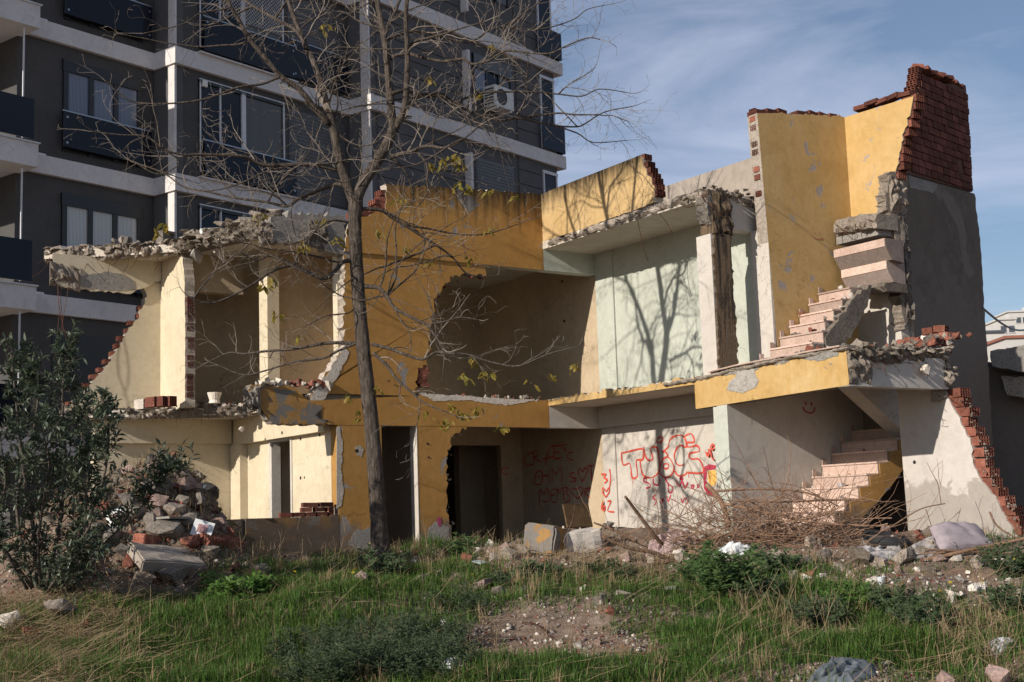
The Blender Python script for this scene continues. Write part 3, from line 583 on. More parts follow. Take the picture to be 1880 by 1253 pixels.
for k in range(5):
    p = onX(1585 + k * 20, 202 - k * 6.2, 3.06)
    link('brick', brick_mesh((.19, .26, .07), M_BRICKD, hollow=False), ty, p + Vector((0, 0, .03 + (k % 2) * .02)), (rng.uniform(-.12, .12), rng.uniform(-.1, .1), rng.uniform(-.2, .2)))
# broken concrete column of the tower
tc = panel('tower_column', 'Y', -5.5, [(1632, 318, 1), (1655, 314, 1), (1668, 332, 1), (1664, 375, 1), (1661, 440, 1), (1669, 520, 1), (1676, 560, 1), (1662, 604, 1), (1654, 560, 1), (1648, 480, 1), (1640, 400, 1), (1626, 378, 1)], .2, M_CONC, HOUSE, .02, .04, 38, backjit=.02)
rough_strip('broken_column_face', [onY(1632, 322, -5.52), onY(1662, 326, -5.52)], [.62, .55], (-.3, -1, 0), M_CONC, tc, .06, .035, 10, 61, .06)
rough_strip('broken_column_face', [onY(1652, 392, -5.52), onY(1664, 392, -5.52)], [1.7, 1.7], (-.3, -1, 0), M_CONCD, tc, .05, .03, 24, 62, .06)
# front wall of the tower: bare brick above grey render, standing at an angle
TD = Vector((.969, .247, 0)); TN = Vector((.247, -.969, 0)); TP = Vector((2.97, -5.5, 0))
def tw(px, py): return onP(px, py, TP, TN)
tp = [tw(*q) for q in ((1662, 320), (1789, 356), (1800, 440), (1813, 650), (1834, 1010), (1690, 1010), (1678, 600), (1668, 440))]
_ptc = [(1668, 322), (1722, 340), (1712, 356), (1700, 352), (1670, 345)]
tf = prism(rag_pts(tp, [0, 1, 1, 1, 0, 0, 1, 1], .015, .1, 40, TN), TN, .2, 'tower_front_wall', M_GREYR, HOUSE, M_MORTAR)
panel_back = prism([tw(*q) - TN * .03 for q in ((1690, 150), (1776, 156), (1780, 200), (1785, 300), (1788, 352), (1666, 318), (1662, 280), (1676, 200))], TN, .12, 'brick_backing', M_MORTARD, tf)
LE = [(6.1, .10), (6.25, .14), (6.54, .40), (6.75, .45), (7.0, .62), (7.26, .80), (7.5, .95), (7.8, 1.15), (8.0, 1.27)]
bmB = {}
angT = math.atan2(TD.y, TD.x)
def bprism(L, H, D, mat, hol):
    return brick_mesh((round(L, 2), D, H), mat, 3, 3, 0, hol)
CH = .128; z0 = 6.22
for r in range(15):
    zc = z0 + CH * (r + .5); s0 = np.interp(zc, [a for a, _ in LE], [b for _, b in LE]) + rng.uniform(-.03, .05); s1 = 3.2 + .1 * (zc - 6.2) / 2 + rng.uniform(-.02, .02)
    ztilt = .035
    link('hollow_brick', brick_mesh((.13, .19, .108), M_BRICKD, 3, 3, 0), tf, TP + TD * (s0 + .03 + rng.uniform(-.05, .05)) - TN * .11 + Vector((0, 0, zc + ztilt * s0 - .06)), (0, 0, angT + rng.uniform(-.1, .1)))
    s = s0 + .1; first = True
    while s < s1 - .05:
        L = .25 if not first or r % 2 else .13
        L = min(L, s1 - s); first = False
        missing = (r == 3 and 2.55 < s < 2.8) or (r == 2 and 2.6 < s < 2.75) or (r == 0 and .1 < s < .45)
        if not missing and L > .05 and zc < 8.0 + .05 * math.sin(s * 5):
            c = TP + TD * (s + L / 2 - .006) - TN * (.055 + rng.uniform(-.006, .006)) + Vector((0, 0, zc + ztilt * s - .06))
            link('brick', bprism(L - rng.choice((.012, .016, .022)), CH - .016, .11, M_BRICKD, False), tf, c, (rng.gauss(0, .015), rng.gauss(0, .012), angT + rng.gauss(0, .012)))
        s += L
for k in range(9):
    c = TP + TD * (1.4 + k * .21) - TN * (.08 + rng.uniform(-.04, .04)) + Vector((0, 0, 8.09 + .05 * k * .21 + rng.uniform(0, .05)))
    link('brick', brick_mesh((.2, .18, .07), M_BRICKD if k % 3 else M_BRICK, hollow=False), tf, c, (rng.uniform(-.2, .2), rng.uniform(-.25, .25), rng.uniform(0, 3)))
prism(rag_pts([tw(*q) + TN * .006 for q in _ptc], [1] * 5, .008, .06, 4, TN), TN, .006, 'render_patch', M_CONCG, tf)
chunk_edge([TP + TD * (s + .05) - TN * .05 + Vector((0, 0, z)) for z, s in LE], 60, .03, .10, M_MORTARD, tf, 15, .04, .05, flat=.7)
# --- ground-floor stair room
sg = panel('stair_room_wall', 'Y', -4.5, [('w', .0, FZ - .1), ('w', 2.99, FZ - .1), ('w', 2.99, F1 - .12), ('w', .0, F1 - .12)], .22, M_WHITE, HOUSE)
panel('column_face', 'X', -.003, [('w', -4.499, FZ - .1), ('w', -4.20, FZ - .1), ('w', -4.20, CB), ('w', -4.499, CB)], .003, M_GREEN, sg, 0)
box('column_core', .0, .25, -4.279, -4.2, FZ - .1, CB, M_GREEN, sg)
rw = panel('stair_room_side_wall', 'X', 2.1, [(1669, 995), ('w', -5.94, 2.70), ('w', -6.7, 2.70), (1733, 716, 1), (1744, 738, 1), (1758, 762, 1), (1772, 790, 1), (1782, 815, 1), (1786, 850, 1), (1802, 885, 1), (1830, 918, 1), (1846, 950, 1), (1866, 985), (1870, 1010)], .19, M_WHITEDAMP, HOUSE, .012, .05, 44, M_MORTAR)
zb = [(1772, 722), (1783, 738), (1790, 756), (1788, 775), (1800, 792), (1812, 810), (1818, 830), (1818, 850), (1824, 868), (1835, 886), (1846, 903), (1857, 920), (1868, 938), (1878, 956), (1890, 974)]
for i, (px, py) in enumerate(zb):
    p = onX(px - 10, py, 2.20)
    link('hollow_brick', brick_mesh((.215, .26, .128), M_BRICK, 4, 3, 1), rw, p + Vector((.045, .10 + rng.uniform(-.05, .05), 0)), (rng.uniform(-.05, .05), rng.uniform(-.05, .05), rng.uniform(-.12, .12)))
chunk_edge([onX(x - 4, y + 6, 2.12) for x, y in zb], 80, .025, .085, M_CONC, rw, 9, .03, .05, flat=.7)
chunk_edge([onX(x, y, 3.02) for x, y in ((1668, 215), (1655, 262), (1648, 305), (1636, 340))], 30, .03, .08, M_CONC, rw, 10, .03, .05)
# --- balcony beam
bal = panel('balcony_beam', 'X', -.008, [('w', -3.82, 2.355), ('w', -3.82, 2.80), (1340, 678, 1), (1400, 660, 1), (1470, 652, 1), (1540, 640, 1), (1553, 640), (1559, 704), ('w', -6.86, 2.42)], .2, M_BALC, HOUSE, .006, .05, 46, M_CONC)
panel('slab_edge', 'X', -.004, [('w', .0, 2.735), ('w', .0, F1 - .02, 1), ('w', -1.2, F1, 1), ('w', -2.6, F1 - .03, 1), ('w', -3.815, F1), ('w', -3.815, 2.735)], .1, M_BALC, HOUSE, .018, .05, 47, M_CONC)
panel('bare_patch', 'X', -.016, [(1334, 717, 1), (1338, 702, 1), (1352, 690, 1), (1352, 678, 1), (1384, 672, 1), (1386, 688, 1), (1393, 699, 1), (1388, 711, 1), (1364, 722, 1)], .006, M_CONCG, bal, .003, .04, 48)
panel('bare_patch', 'X', -.015, [(1300, 690, 1), (1345, 676, 1), (1400, 658, 1), (1470, 652, 1), (1540, 640, 1), (1538, 654, 1), (1500, 664, 1), (1460, 656, 1), (1440, 668, 1), (1398, 672, 1), (1385, 682, 1), (1330, 690, 1)], .006, M_CONCG, bal, .006, .04, 49)
rough_strip('balcony_edge', [onX(1220, 704, -.03), onX(1290, 690, -.03), onX(1345, 676, -.03), onX(1430, 657, -.03), onX(1556, 634, -.03)], .06, (-1, 0, 0), M_CONC, bal, .035, .04, 4, 71, .1)
rough_strip('marble_edge', [onX(1300, 682, -.06), onX(1345, 671, -.06), onX(1430, 654, -.06), onX(1540, 634, -.06)], .022, (-1, 0, 0), M_PINK, bal, .006, .06, 2, 75, .06)
uf = panel('balcony_end', 'Y', -6.87, [('w', .001, 2.86), ('w', 2.05, 2.86), ('w', 2.1, 2.42), ('w', .001, 2.41)], .2, M_GREYW if False else M_WHITE, HOUSE, .0)
rough_strip('broken_slab_edge', [Vector((.0, -6.88, 2.97)), Vector((.8, -6.9, 2.95)), Vector((1.5, -6.88, 3.0)), Vector((2.2, -6.8, 3.06))], [.2, .24], (0, -1, 0), M_CONC, uf, .05, .035, 6, 72, .2)
rough_strip('broken_beam_end', [Vector((.0, -6.87, 2.86)), Vector((.42, -6.9, 2.86))], [.44, .44], (0, -1, 0), M_CONC, uf, .07, .035, 9, 73, .05)
rough_strip('broken_beam_end', [Vector((2.0, -6.82, 2.95)), Vector((2.25, -6.7, 2.98)), Vector((2.4, -6.4, 3.0))], [.7, .55], (.3, -1, 0), M_CONC, uf, .09, .035, 9, 74, .1)
# --- stairs (pink marble risers and treads on concrete)
def step(parent, x0, x1, y0, y1, z0, z1, k):
    s = MB().bb(x0 + .012, x1, y0, y1, z0, z1 - .02).build('step', M_CONC, parent)
    MB().bb(x0, x0 + .0115, y0 + .003, y1 - .002, z0 + .002, z1 - .021).build('riser', M_PINK, s)
    MB().bb(x0 - .02, x1 - .005, y0 + .001, y1 - .001, z1 - .0195, z1 + .006).build('tread', M_PINK, s)
    MB().bb(x0 + .02, x0 + .10, y1 - .0005, y1 + .015, z1 - .03, z1 + .11).build('skirting', M_PINK, s)
    return s
st = empty('stair_flight', (1.2, -5, FZ)); st.parent = HOUSE; st.matrix_parent_inverse = Matrix.Translation(HOUSE.location).inverted()
for i in range(10):
    x = .53 + .235 * i; z = FZ + .178 * (i + 1)
    step(st, x, x + .26 if i < 9 else 2.98, -5.62 + (.06 if i < 4 else 0), -4.52, max(FZ, z - .42), z, i)
pts = [Vector((.60, -5.635, FZ))]
for i in range(10):
    x = .53 + .235 * i; z = FZ + .178 * (i + 1)
    pts += [Vector((x + .03, -5.635, z - .178)) if i else Vector((x + .03, -5.635, FZ + .02)), Vector((x + .03, -5.635, z - .025))]
pts += [Vector((2.95, -5.635, pts[-1].z)), Vector((2.95, -5.635, 1.75)), Vector((2.6, -5.635, 1.42)), Vector((2.2, -5.635, 1.08)), Vector((1.75, -5.635, .78)), Vector((1.3, -5.635, .5)), Vector((1.0, -5.635, FZ))]
prism(pts, (0, -1, 0), .012, 'stringer', M_STUCCO_SHADED_LOW, st)
box('back_wall', 2.992, 3.15, -6.0, -4.3, .0, F1 - .125, M_GREYR)
box('tower_back_wall', 2.99, 3.15, -5.15, -4.56, F1 - .12, 5.2, M_WHITE) if False else None
# return flight above it, seen from underneath
pts = [Vector((2.98, -5.66, 1.62)), Vector((1.22, -5.66, 2.73)), Vector((2.98, -5.66, 2.73))]
prism(pts, (0, -1, 0), -.75 if False else .3, 'return_flight', M_WHITE, st)
s2 = empty('stair_flight', (1.6, -5, F1)); s2.parent = HOUSE; s2.matrix_parent_inverse = Matrix.Translation(HOUSE.location).inverted()
for i in range(7):
    x = .66 + .232 * i; z = F1 + .188 * (i + 1)
    step(s2, x, x + .28, -5.45 if i < 3 else -5.35 + .02 * i, -4.57, z - .42 if i > 1 else F1, z, i)
pts = [Vector((1.15, -5.47, F1)), Vector((1.15, -5.47, 3.3)), Vector((1.95, -5.43, 4.02)), Vector((2.35, -5.40, 4.2)), Vector((2.2, -5.42, 3.85)), Vector((1.5, -5.46, 3.1))]
prism(rag_pts(pts, [1] * 6, .02, .08, 4, Vector((0, -1, 0))), (0, -1, 0), .1, 'broken_stringer', M_CONC, s2)
s3 = empty('stair_flight', (2.4, -5, 4.5)); s3.parent = HOUSE; s3.matrix_parent_inverse = Matrix.Translation(HOUSE.location).inverted()
for k, (x, z, ya, yb) in enumerate(((2.42, 4.90, -5.66, -4.62), (2.52, 4.57, -5.58, -4.66))):
    # folded concrete stair seen from below: lit back of a riser over a sloping soffit
    b = MB(); v = []
    for y in (yb, ya):
        v += [(x, y, z), (x, y, z - .135), (x + .13, y, z - .33), (x + .42, y, z - .36), (x + .42, y, z)]
    b.add(v, [(0, 5, 6, 1), (1, 6, 7, 2), (2, 7, 8, 3), (3, 8, 9, 4), (4, 9, 5, 0), (0, 1, 2, 3, 4), (9, 8, 7, 6, 5)])
    o = b.build('step', M_STONEST, s3)
    MB().bb(x - .012, x - .001, ya + .005, yb - .005, z - .13, z - .002).build('riser', M_PINK, o)
rough_strip('broken_landing', [Vector((2.42, -4.66, 5.38)), Vector((2.40, -5.1, 5.37)), Vector((2.44, -5.52, 5.33))], [.22, .24], (-1, 0, 0), M_CONC, s3, .05, .035, 6, 81, .3)
MB().bb(2.52, 2.96, -5.45, -4.6, 5.0, 5.3).build('landing', M_CONCG, s3)
rough_strip('broken_landing', [Vector((2.45, -4.9, 4.26)), Vector((2.46, -5.6, 4.22))], [.1, .14], (-1, 0, 0), M_CONC, s3, .04, .04, 4, 82, .3)
# --- spray paint
def ribbon(strokes, plane, c, sc, off, w, name, mat, parent):
    m = MB()
    for s in strokes:
        P = [(onX if plane == 'X' else onY)(off[0] + x * sc, off[1] + y * sc, c) for x, y in s]
        # smooth (Catmull-Rom)
        Q = []
        for i in range(len(P) - 1):
            a, b_, c_, d = P[max(i - 1, 0)], P[i], P[i + 1], P[min(i + 2, len(P) - 1)]
            for t in (0, .25, .5, .75):
                Q.append(.5 * ((2 * b_) + (c_ - a) * t + (2 * a - 5 * b_ + 4 * c_ - d) * t * t + (3 * b_ - a - 3 * c_ + d) * t ** 3))
        Q.append(P[-1]); n = Vector((-1, 0, 0)) if plane == 'X' else Vector((0, -1, 0)); vs = []
        for i, q in enumerate(Q):
            t = Q[min(i + 1, len(Q) - 1)] - Q[max(i - 1, 0)]
            t = t.normalized() if t.length > 1e-6 else Vector((0, 0, 1)); k = t.cross(n) * w * (.85 + .6 * noise.noise(q * 6) + .3 * noise.noise(q * 19)) / 2
            vs += [q - k, q + k]
        m.add(vs, [(2 * i, 2 * i + 1, 2 * i + 3, 2 * i + 2) for i in range(len(Q) - 1)])
    return m.build(name, mat, parent)
_osm, _ont, _ob = new_mat('spray_haze'); _ob.inputs['Base Color'].default_value = (.62, .10, .07, 1); _ob.inputs['Roughness'].default_value = .8
_oa = nd(_ont, 'ShaderNodeMath', operation='MULTIPLY'); _ont.links.new(ramp(_ont, noi(_ont, pos(_ont), 120, 2, .5), [(.45, 0), (.62, 1)]), _oa.inputs[0]); _oa.inputs[1].default_value = .3; _ont.links.new(_oa.outputs[0], _ob.inputs['Alpha'])
def fillpoly(pts, plane, c, sc, off, name, mat, parent):
    P = [(onX if plane == 'X' else onY)(off[0] + x * sc, off[1] + y * sc, c) for x, y in pts]
    return prism(P, (-1, 0, 0) if plane == 'X' else (0, -1, 0), .002, name, mat, parent)
SC, OF = 560 / 1880, (780, 740)
TUG = [[(1210, 310), (1270, 297), (1330, 283), (1347, 296), (1342, 350), (1303, 357), (1310, 448), (1277, 460), (1264, 376), (1222, 382), (1210, 310)],
 [(1347, 272), (1362, 335), (1388, 356), (1405, 336), (1390, 285), (1430, 276), (1447, 380), (1430, 440), (1385, 462), (1342, 440), (1326, 360)],
 [(1428, 240), (1440, 215), (1462, 212), (1464, 232), (1448, 246), (1428, 240)],
 [(1500, 330), (1480, 300), (1462, 305), (1500, 272), (1503, 250), (1520, 216), (1565, 200), (1600, 214), (1612, 272), (1572, 262), (1542, 300), (1540, 350), (1562, 385), (1598, 380)],
 [(1456, 372), (1448, 425), (1475, 458), (1512, 450), (1535, 410), (1525, 370), (1500, 335), (1470, 345), (1456, 372)],
 [(1466, 392), (1478, 376), (1500, 380), (1500, 400), (1478, 406), (1466, 392)],
 [(1540, 420), (1560, 448), (1600, 445), (1618, 425)],
 [(1590, 212), (1640, 190), (1660, 240), (1614, 246), (1626, 272), (1678, 264), (1690, 298), (1632, 312), (1640, 346), (1692, 350), (1714, 428), (1622, 430)]]
SUD = [[(1385, 460), (1352, 464), (1350, 484), (1384, 498), (1388, 518), (1362, 526)], [(1408, 464), (1410, 498), (1440, 505), (1446, 468)], [(1478, 460), (1500, 500), (1526, 520), (1520, 552), (1502, 548), (1500, 500)],
 [(1545, 482), (1568, 514), (1586, 482), (1602, 526), (1622, 488)], [(1568, 466), (1582, 460), (1590, 470), (1570, 472)], [(1640, 512), (1658, 508), (1652, 528), (1640, 518)], [(1678, 500), (1684, 522), (1694, 502)],
 [(1424, 570), (1404, 580), (1426, 606), (1412, 634)], [(1446, 586), (1456, 616), (1472, 586)], [(1490, 574), (1500, 606), (1516, 568)], [(1540, 590), (1544, 610)], [(1580, 590), (1588, 616), (1600, 586), (1622, 606), (1606, 628)]]
NUM = [[(1085, 440), (1116, 440), (1104, 460), (1124, 476), (1106, 496)], [(1138, 408), (1144, 470), (1136, 532)], [(1116, 582), (1094, 550), (1098, 524), (1118, 545), (1132, 524), (1137, 545), (1116, 582)],
 [(1098, 606), (1090, 650), (1108, 664), (1110, 638), (1092, 645)], [(1124, 608), (1146, 606), (1126, 664), (1166, 672)], [(1730, 300), (1745, 330), (1752, 285), (1770, 340), (1782, 350)], [(1760, 270), (1775, 255), (1784, 272), (1768, 288), (1760, 270)]]
DRK = [[(672, 310), (640, 312), (612, 345), (620, 384), (668, 380)], [(670, 298), (674, 372)], [(670, 298), (698, 298), (690, 328), (672, 338), (718, 366)], [(738, 386), (762, 300), (790, 262), (800, 345)], [(725, 348), (800, 330)], [(782, 268), (872, 258)], [(790, 310), (834, 300)], [(795, 350), (850, 336)], [(845, 262), (868, 300)], [(916, 306), (886, 310), (880, 340), (916, 356)],
 [(672, 502), (684, 440), (706, 420), (720, 440), (716, 500), (672, 502)], [(696, 455), (704, 448), (704, 460), (696, 455)], [(726, 404), (726, 492)], [(765, 408), (768, 492)], [(726, 450), (766, 448)], [(786, 490), (786, 410), (806, 440), (838, 400), (846, 490)],
 [(922, 430), (896, 438), (902, 460), (930, 466), (922, 486), (890, 482)], [(970, 486), (944, 430), (956, 404), (972, 425), (990, 400), (1004, 420), (970, 486)], [(1005, 392), (1040, 385)], [(1024, 390), (1030, 482)],
 [(705, 640), (708, 535), (735, 565), (756, 525), (768, 604)], [(776, 540), (782, 610), (812, 610)], [(776, 540), (806, 530)], [(779, 570), (802, 568)], [(816, 605), (816, 530), (832, 556), (850, 520), (856, 600)], [(860, 520), (886, 530), (870, 556), (892, 580), (886, 606), (860, 612)], [(724, 600), (740, 612), (756, 600)],
 [(945, 592), (900, 550), (906, 530), (940, 532), (960, 520), (976, 542), (945, 592)], [(986, 530), (986, 582)], [(986, 530), (1022, 524), (990, 556), (1016, 582)]]
ribbon(TUG, 'X', 1.166 if False else 1.194, SC, OF, .033, 'graffiti', M_SPRAY, wg2)
ribbon(SUD, 'X', 1.194, SC, OF, .032, 'graffiti', M_SPRAYD, wg2)
ribbon(TUG, 'X', 1.1965, SC, OF, .058, 'graffiti_overspray', _osm, wg2); ribbon(SUD, 'X', 1.1965, SC, OF, .054, 'graffiti_overspray', _osm, wg2)
ribbon([[(1280, 455), (1281, 500)], [(1440, 430), (1441, 470)], [(1625, 430), (1626, 462)], [(1705, 428), (1706, 455)], [(1365, 455), (1365, 480)]], 'X', 1.1935, SC, OF, .014, 'graffiti_drip', M_SPRAY, wg2)
ribbon(NUM, 'X', 1.160, SC, OF, .036, 'graffiti', M_SPRAY, wg2)
ribbon(DRK, 'X', 1.192, SC, OF, .030, 'graffiti', M_SPRAY, wg1)
fillpoly([(1715, 440), (1722, 395), (1752, 378), (1795, 386), (1790, 410), (1740, 415), (1734, 480), (1760, 520), (1780, 575), (1745, 572), (1720, 530)], 'X', 1.193, SC, OF, 'graffiti', M_SPRAYD, wg2)
fillpoly([(1744, 418), (1792, 414), (1800, 470), (1790, 505), (1765, 512), (1744, 480)], 'X', 1.1925, SC, OF, 'graffiti', M_SPRAYY, wg2)
ribbon([[(516, 400), (480, 404), (474, 430), (514, 442)]], 'Y', 2.594, SC, OF, .03, 'graffiti', M_SPRAY, pt_)
S8, O8 = 540 / 1611, (1340, 480)
ribbon([[(400, 798), (412, 820), (440, 832), (462, 822), (464, 800)], [(414, 770), (416, 788)], [(444, 770), (450, 790)]], 'Y', -4.506, S8, O8, .03, 'graffiti', M_SPRAYD, sg)
S4, O4 = 540 / 1504, (1340, 110)
ribbon([[(422, 902), (440, 916), (472, 916), (474, 908)], [(436, 884), (438, 892)], [(461, 884), (463, 892)]], 'Y', -4.556, S4, O4, .02, 'graffiti', simple('faded_spray', (.50, .17, .09), .8), sw)
fillpoly([(75, 715), (92, 700), (102, 725), (98, 765), (82, 760)], 'Y', -.004, SC, OF, 'graffiti', simple('purple_spray', (.35, .05, .14), .8), gr)
# small bolt holes and switch boxes
def spot(plane, c, px, py, r, mat, parent, name='wall_hole'):
    p = (onX if plane == 'X' else onY)(px, py, c); m = MB(); n = Vector((-1, 0, 0)) if plane == 'X' else Vector((0, -1, 0))
    m.tube([p + n * .004, p - n * .01], r, 8); return m.build(name, mat, parent)
M_HOLE = simple('dark_hole', (.012, .010, .009), .9)
HL = [('X', 1.2, 1032, 517, .03), ('X', 1.2, 1036, 590, .03), ('X', 1.2, 1700 if False else 1040, 640, .012), ('Y', .0, 655, 828, .03), ('Y', .0, 714, 860 if False else 700, .015), ('Y', .0, 785, 815, .02), ('Y', .0, 787, 840, .018), ('X', 2.1, 1679, 849, .028), ('X', -4.172, 552, 806, .03), ('X', -4.172, 587, 799, .028), ('X', -4.172, 552, 878, .03), ('X', -4.172, 559, 877, .02), ('X', -4.30, 518, 795, .03)]
for h in HL: spot(*h, M_HOLE, HOUSE)
# --- bent reinforcement bars
def rebar(pts, r=.006, parent=HOUSE):
    return MB().tube(pts, r, 5).build('reinforcement_bar', M_RUST, parent, True)
def hang(p, L, seed, r=.006, dirv=(0, 0, -1), wob=.12):
    q = random.Random(seed); pts = [Vector(p)]; d = Vector(dirv).normalized(); n = 6
    for i in range(n):
        d = (d + Vector((q.gauss(0, wob), q.gauss(0, wob), q.gauss(0, wob * .5)))).normalized(); pts.append(pts[-1] + d * L / n)
    return rebar(pts, r)
for i, (px, py, L) in enumerate(((107, 520, 1.0), (112, 525, .9), (125, 525, 1.35), (106, 525, 1.55))): hang(onY(px, py, 3.85), L, i + 3, .005, (0, 0, -1), .07)
for i in range(22):
    t = (i + rng.random()) / 22; k = min(int(t * 3), 2); u = t * 3 - k; a, b = FE[k], FE[k + 1]
    p = Vector((a[0] + (b[0] - a[0]) * u, a[1] + (b[1] - a[1]) * u, F1 - .1)); hang(p, rng.uniform(.12, .3), i + 40, .0045, (-.45, -.75, -.55), .12)
for i in range(16):
    t = i / 16; k = min(int(t * 3), 2); u = t * 3 - k; a, b = RE[k], RE[k + 1]
    p = Vector((a[0] + (b[0] - a[0]) * u, a[1] + (b[1] - a[1]) * u, RT - .12)); hang(p, rng.uniform(.1, .55), i + 80, .0045, (-.15, -.3, -.9), .2)
for i in range(9):
    p = Vector((.25 + i * .19, -6.9, 2.80)); hang(p, rng.uniform(.12, .4), i + 120, .005, (.3, -.5, -.8), .22)
for i, (px, py, L) in enumerate(((1171, 405, .68), (1205, 387, .45))): hang(onX(px, py, -.02), L, i + 140, .006, (.15, 0, -1) if i == 0 else (.7, -.2, -.7), .08)
for i in range(6): hang(Vector((-.06 + i * .012, -4.22 - i * .02, 5.62)), rng.uniform(.35, .7), i + 150, .006, (-.1, -.1, -1), .3)
for i in range(5): hang(onY(1640 + i * 4, 330 + i * 18, -5.62), .22, i + 160, .006, (-.6, -.5, -.3), .5)
for i in range(7): hang(Vector((2.36, -4.75 - i * .1, 5.22)), .28, i + 170, .005, (-.25, rng.uniform(-.5, .5), -.9), .25)
# ================================================================ apartment block behind
AD = Vector((.9548, .2974, 0)); AN = Vector((.2974, -.9548, 0)); AP = Vector((-4.61, 11.18, 0))
def A(s, o, z): return AP + AD * s + AN * o + Vector((0, 0, z))
APT = empty('apartment_building', A(6, -3, 0), 'tall charcoal apartment block with pale concrete bands behind the ruin', 'building')
def ab(name, s0, s1, o0, o1, z0, z1, mat, parent=None):
    m = MB(); v = [A(s, o, z) for z in (z0, z1) for s, o in ((s0, o0), (s1, o0), (s1, o1), (s0, o1))]
    m.add(v, [(0, 3, 2, 1), (4, 5, 6, 7), (0, 1, 5, 4), (1, 2, 6, 5), (2, 3, 7, 6), (3, 0, 4, 7)])
    return m.build(name, mat, parent or APT)
M_APT = plaster('charcoal_render', (.086, .083, .082), (.070, .068, .067), None, streak=.25)
M_APT2 = plaster('slate_render', (.115, .113, .115), (.095, .094, .097), None, streak=.25)
M_BAND = plaster('pale_band', (.67, .64, .63), (.57, .545, .535), None, streak=.6)
M_FRAME = simple('black_frame', (.012, .012, .013), .4)
M_ALU = simple('white_aluminium', (.62, .62, .64), .35)
M_SHUT = simple('grey_shutter', (.10, .098, .10), .5)
M_STEELR = simple('steel_rail', (.35, .35, .36), .3, 1.0)
def glass_mat(name, col, rough=.05, alpha=1.0):
    m, nt, b = new_mat(name); b.inputs['Base Color'].default_value = (*col, 1); b.inputs['Roughness'].default_value = rough; b.inputs['Specular IOR Level'].default_value = .22
    return m
M_PANE = glass_mat('window_pane', (.014, .018, .026)); M_RAILG = glass_mat('smoked_glass', (.010, .013, .021), .08)
M_PANEC = glass_mat('curtained_pane', (.10, .12, .16), .12)
def curtain_mat(name, c):
    m, nt, b = new_mat(name); n = nd(nt, 'ShaderNodeTexWave', {'Scale': 9.0, 'Distortion': 2.5, 'Detail': 3}); nt.links.new(pos(nt, (1, .5, .05)), n.inputs['Vector'])
    nt.links.new(ramp(nt, n.outputs[0], [(.2, [x * .45 for x in c]), (.8, c)]), b.inputs['Base Color']); b.inputs['Roughness'].default_value = .15; b.inputs['Specular IOR Level'].default_value = .5; return m
M_CURT = curtain_mat('net_curtain', (.20, .23, .30)); M_BLIND = curtain_mat('pale_blind', (.62, .62, .60)); M_VBL = curtain_mat('brown_blind', (.11, .10, .085))
BT = [2.9, 6.04, 9.2, 12.35, 15.5, 18.65]
ZB, ZT = -.5, 19.5
w1 = ab('wall', -1.95, 2.0, -9, -.12, ZB, ZT, M_APT); w0 = ab('wall', -4.9, -1.95, -9, -1.5, ZB, ZT, M_APT2); w2 = ab('wall', 2.0, 7.9, -9, .68, ZB, ZT, M_APT); w3 = ab('wall', 7.9, 16.25, -9, 1.48, ZB, ZT, M_APT2)
ab('corner_pier', 1.72, 1.995, -.1, .68, ZB, ZT, M_APT2); ab('corner_pier', 7.62, 7.895, .70, 1.48, ZB, ZT, M_APT2)
ab('corner_fin', 1.715, 1.78, .46, .70, ZB, ZT, M_BAND); ab('corner_fin', 7.60, 7.66, 1.2, 1.51, ZB, ZT, M_BAND)
for i, z in enumerate(BT):
    ab('band', -1.95, 1.66, -.118, .0, z - .42, z, M_BAND); ab('band', 1.66, 7.56, .0, .8, z - .42, z, M_BAND) if False else None
    ab('band', 1.66, 7.55, -.1, .80, z - .42, z + .004, M_BAND); ab('band', 7.552, 16.6, .5, 1.62, z - .42, z, M_BAND)
    b = ab('balcony_slab', -4.6, -1.86, -1.49, .62, z - .50, z + .02, M_BAND)
    ab('coping', -4.6, -1.83, .5, .66, z + .02, z + .05, M_ALU, b)
    ab('balcony_glass', -4.6, -1.95, .56, .58, z + .12, z + 1.02, M_RAILG)
    ab('balcony_post', -2.2, -2.17, .50, .53, z + .12, z + 2.6, M_ALU)
    ab('vent_strip', -.95 - .9, -.95 - .3, -.118, -.05, z + .001, z + .05, M_ALU)
def rail(s0, s1, o, z0, z1, parent=None):
    g = ab('balcony_glass', s0, s1, o, o + .02, z0, z1, M_RAILG, parent)
    ab('rail', s0 - .05, s1 + .05, o - .01, o + .035, z1 + .002, z1 + .035, M_STEELR, g)
    for s in (s0 + .08, s1 - .08):
        for z in (z0 + .1, z1 - .12): ab('glass_clamp', s - .025, s + .025, o + .0201, o + .04, z - .025, z + .025, M_STEELR, g)
    return g
def window(s0, s1, z0, z1, o, n, pane, fr=M_FRAME, bar=.07, head=.22, depth=.1):
    w = ab('window', s0, s1, o - depth, o + .006, z0, z1, fr)
    W_ = (s1 - s0 - bar) / n
    for k in range(n):
        ab('pane', s0 + bar + k * W_, s0 + (k + 1) * W_, o + .0065, o + .012, z0 + bar, z1 - head, pane[k % len(pane)], w)
    for k in range(n + 1): ab('mullion', s0 + k * W_, s0 + k * W_ + bar, o + .0065, o + .05, z0, z1 - .01, fr, w)
    ab('head_frame', s0 - .02, s1 + .02, o + .0065, o + .06, z1 - head, z1 + .02, fr, w)
    return w
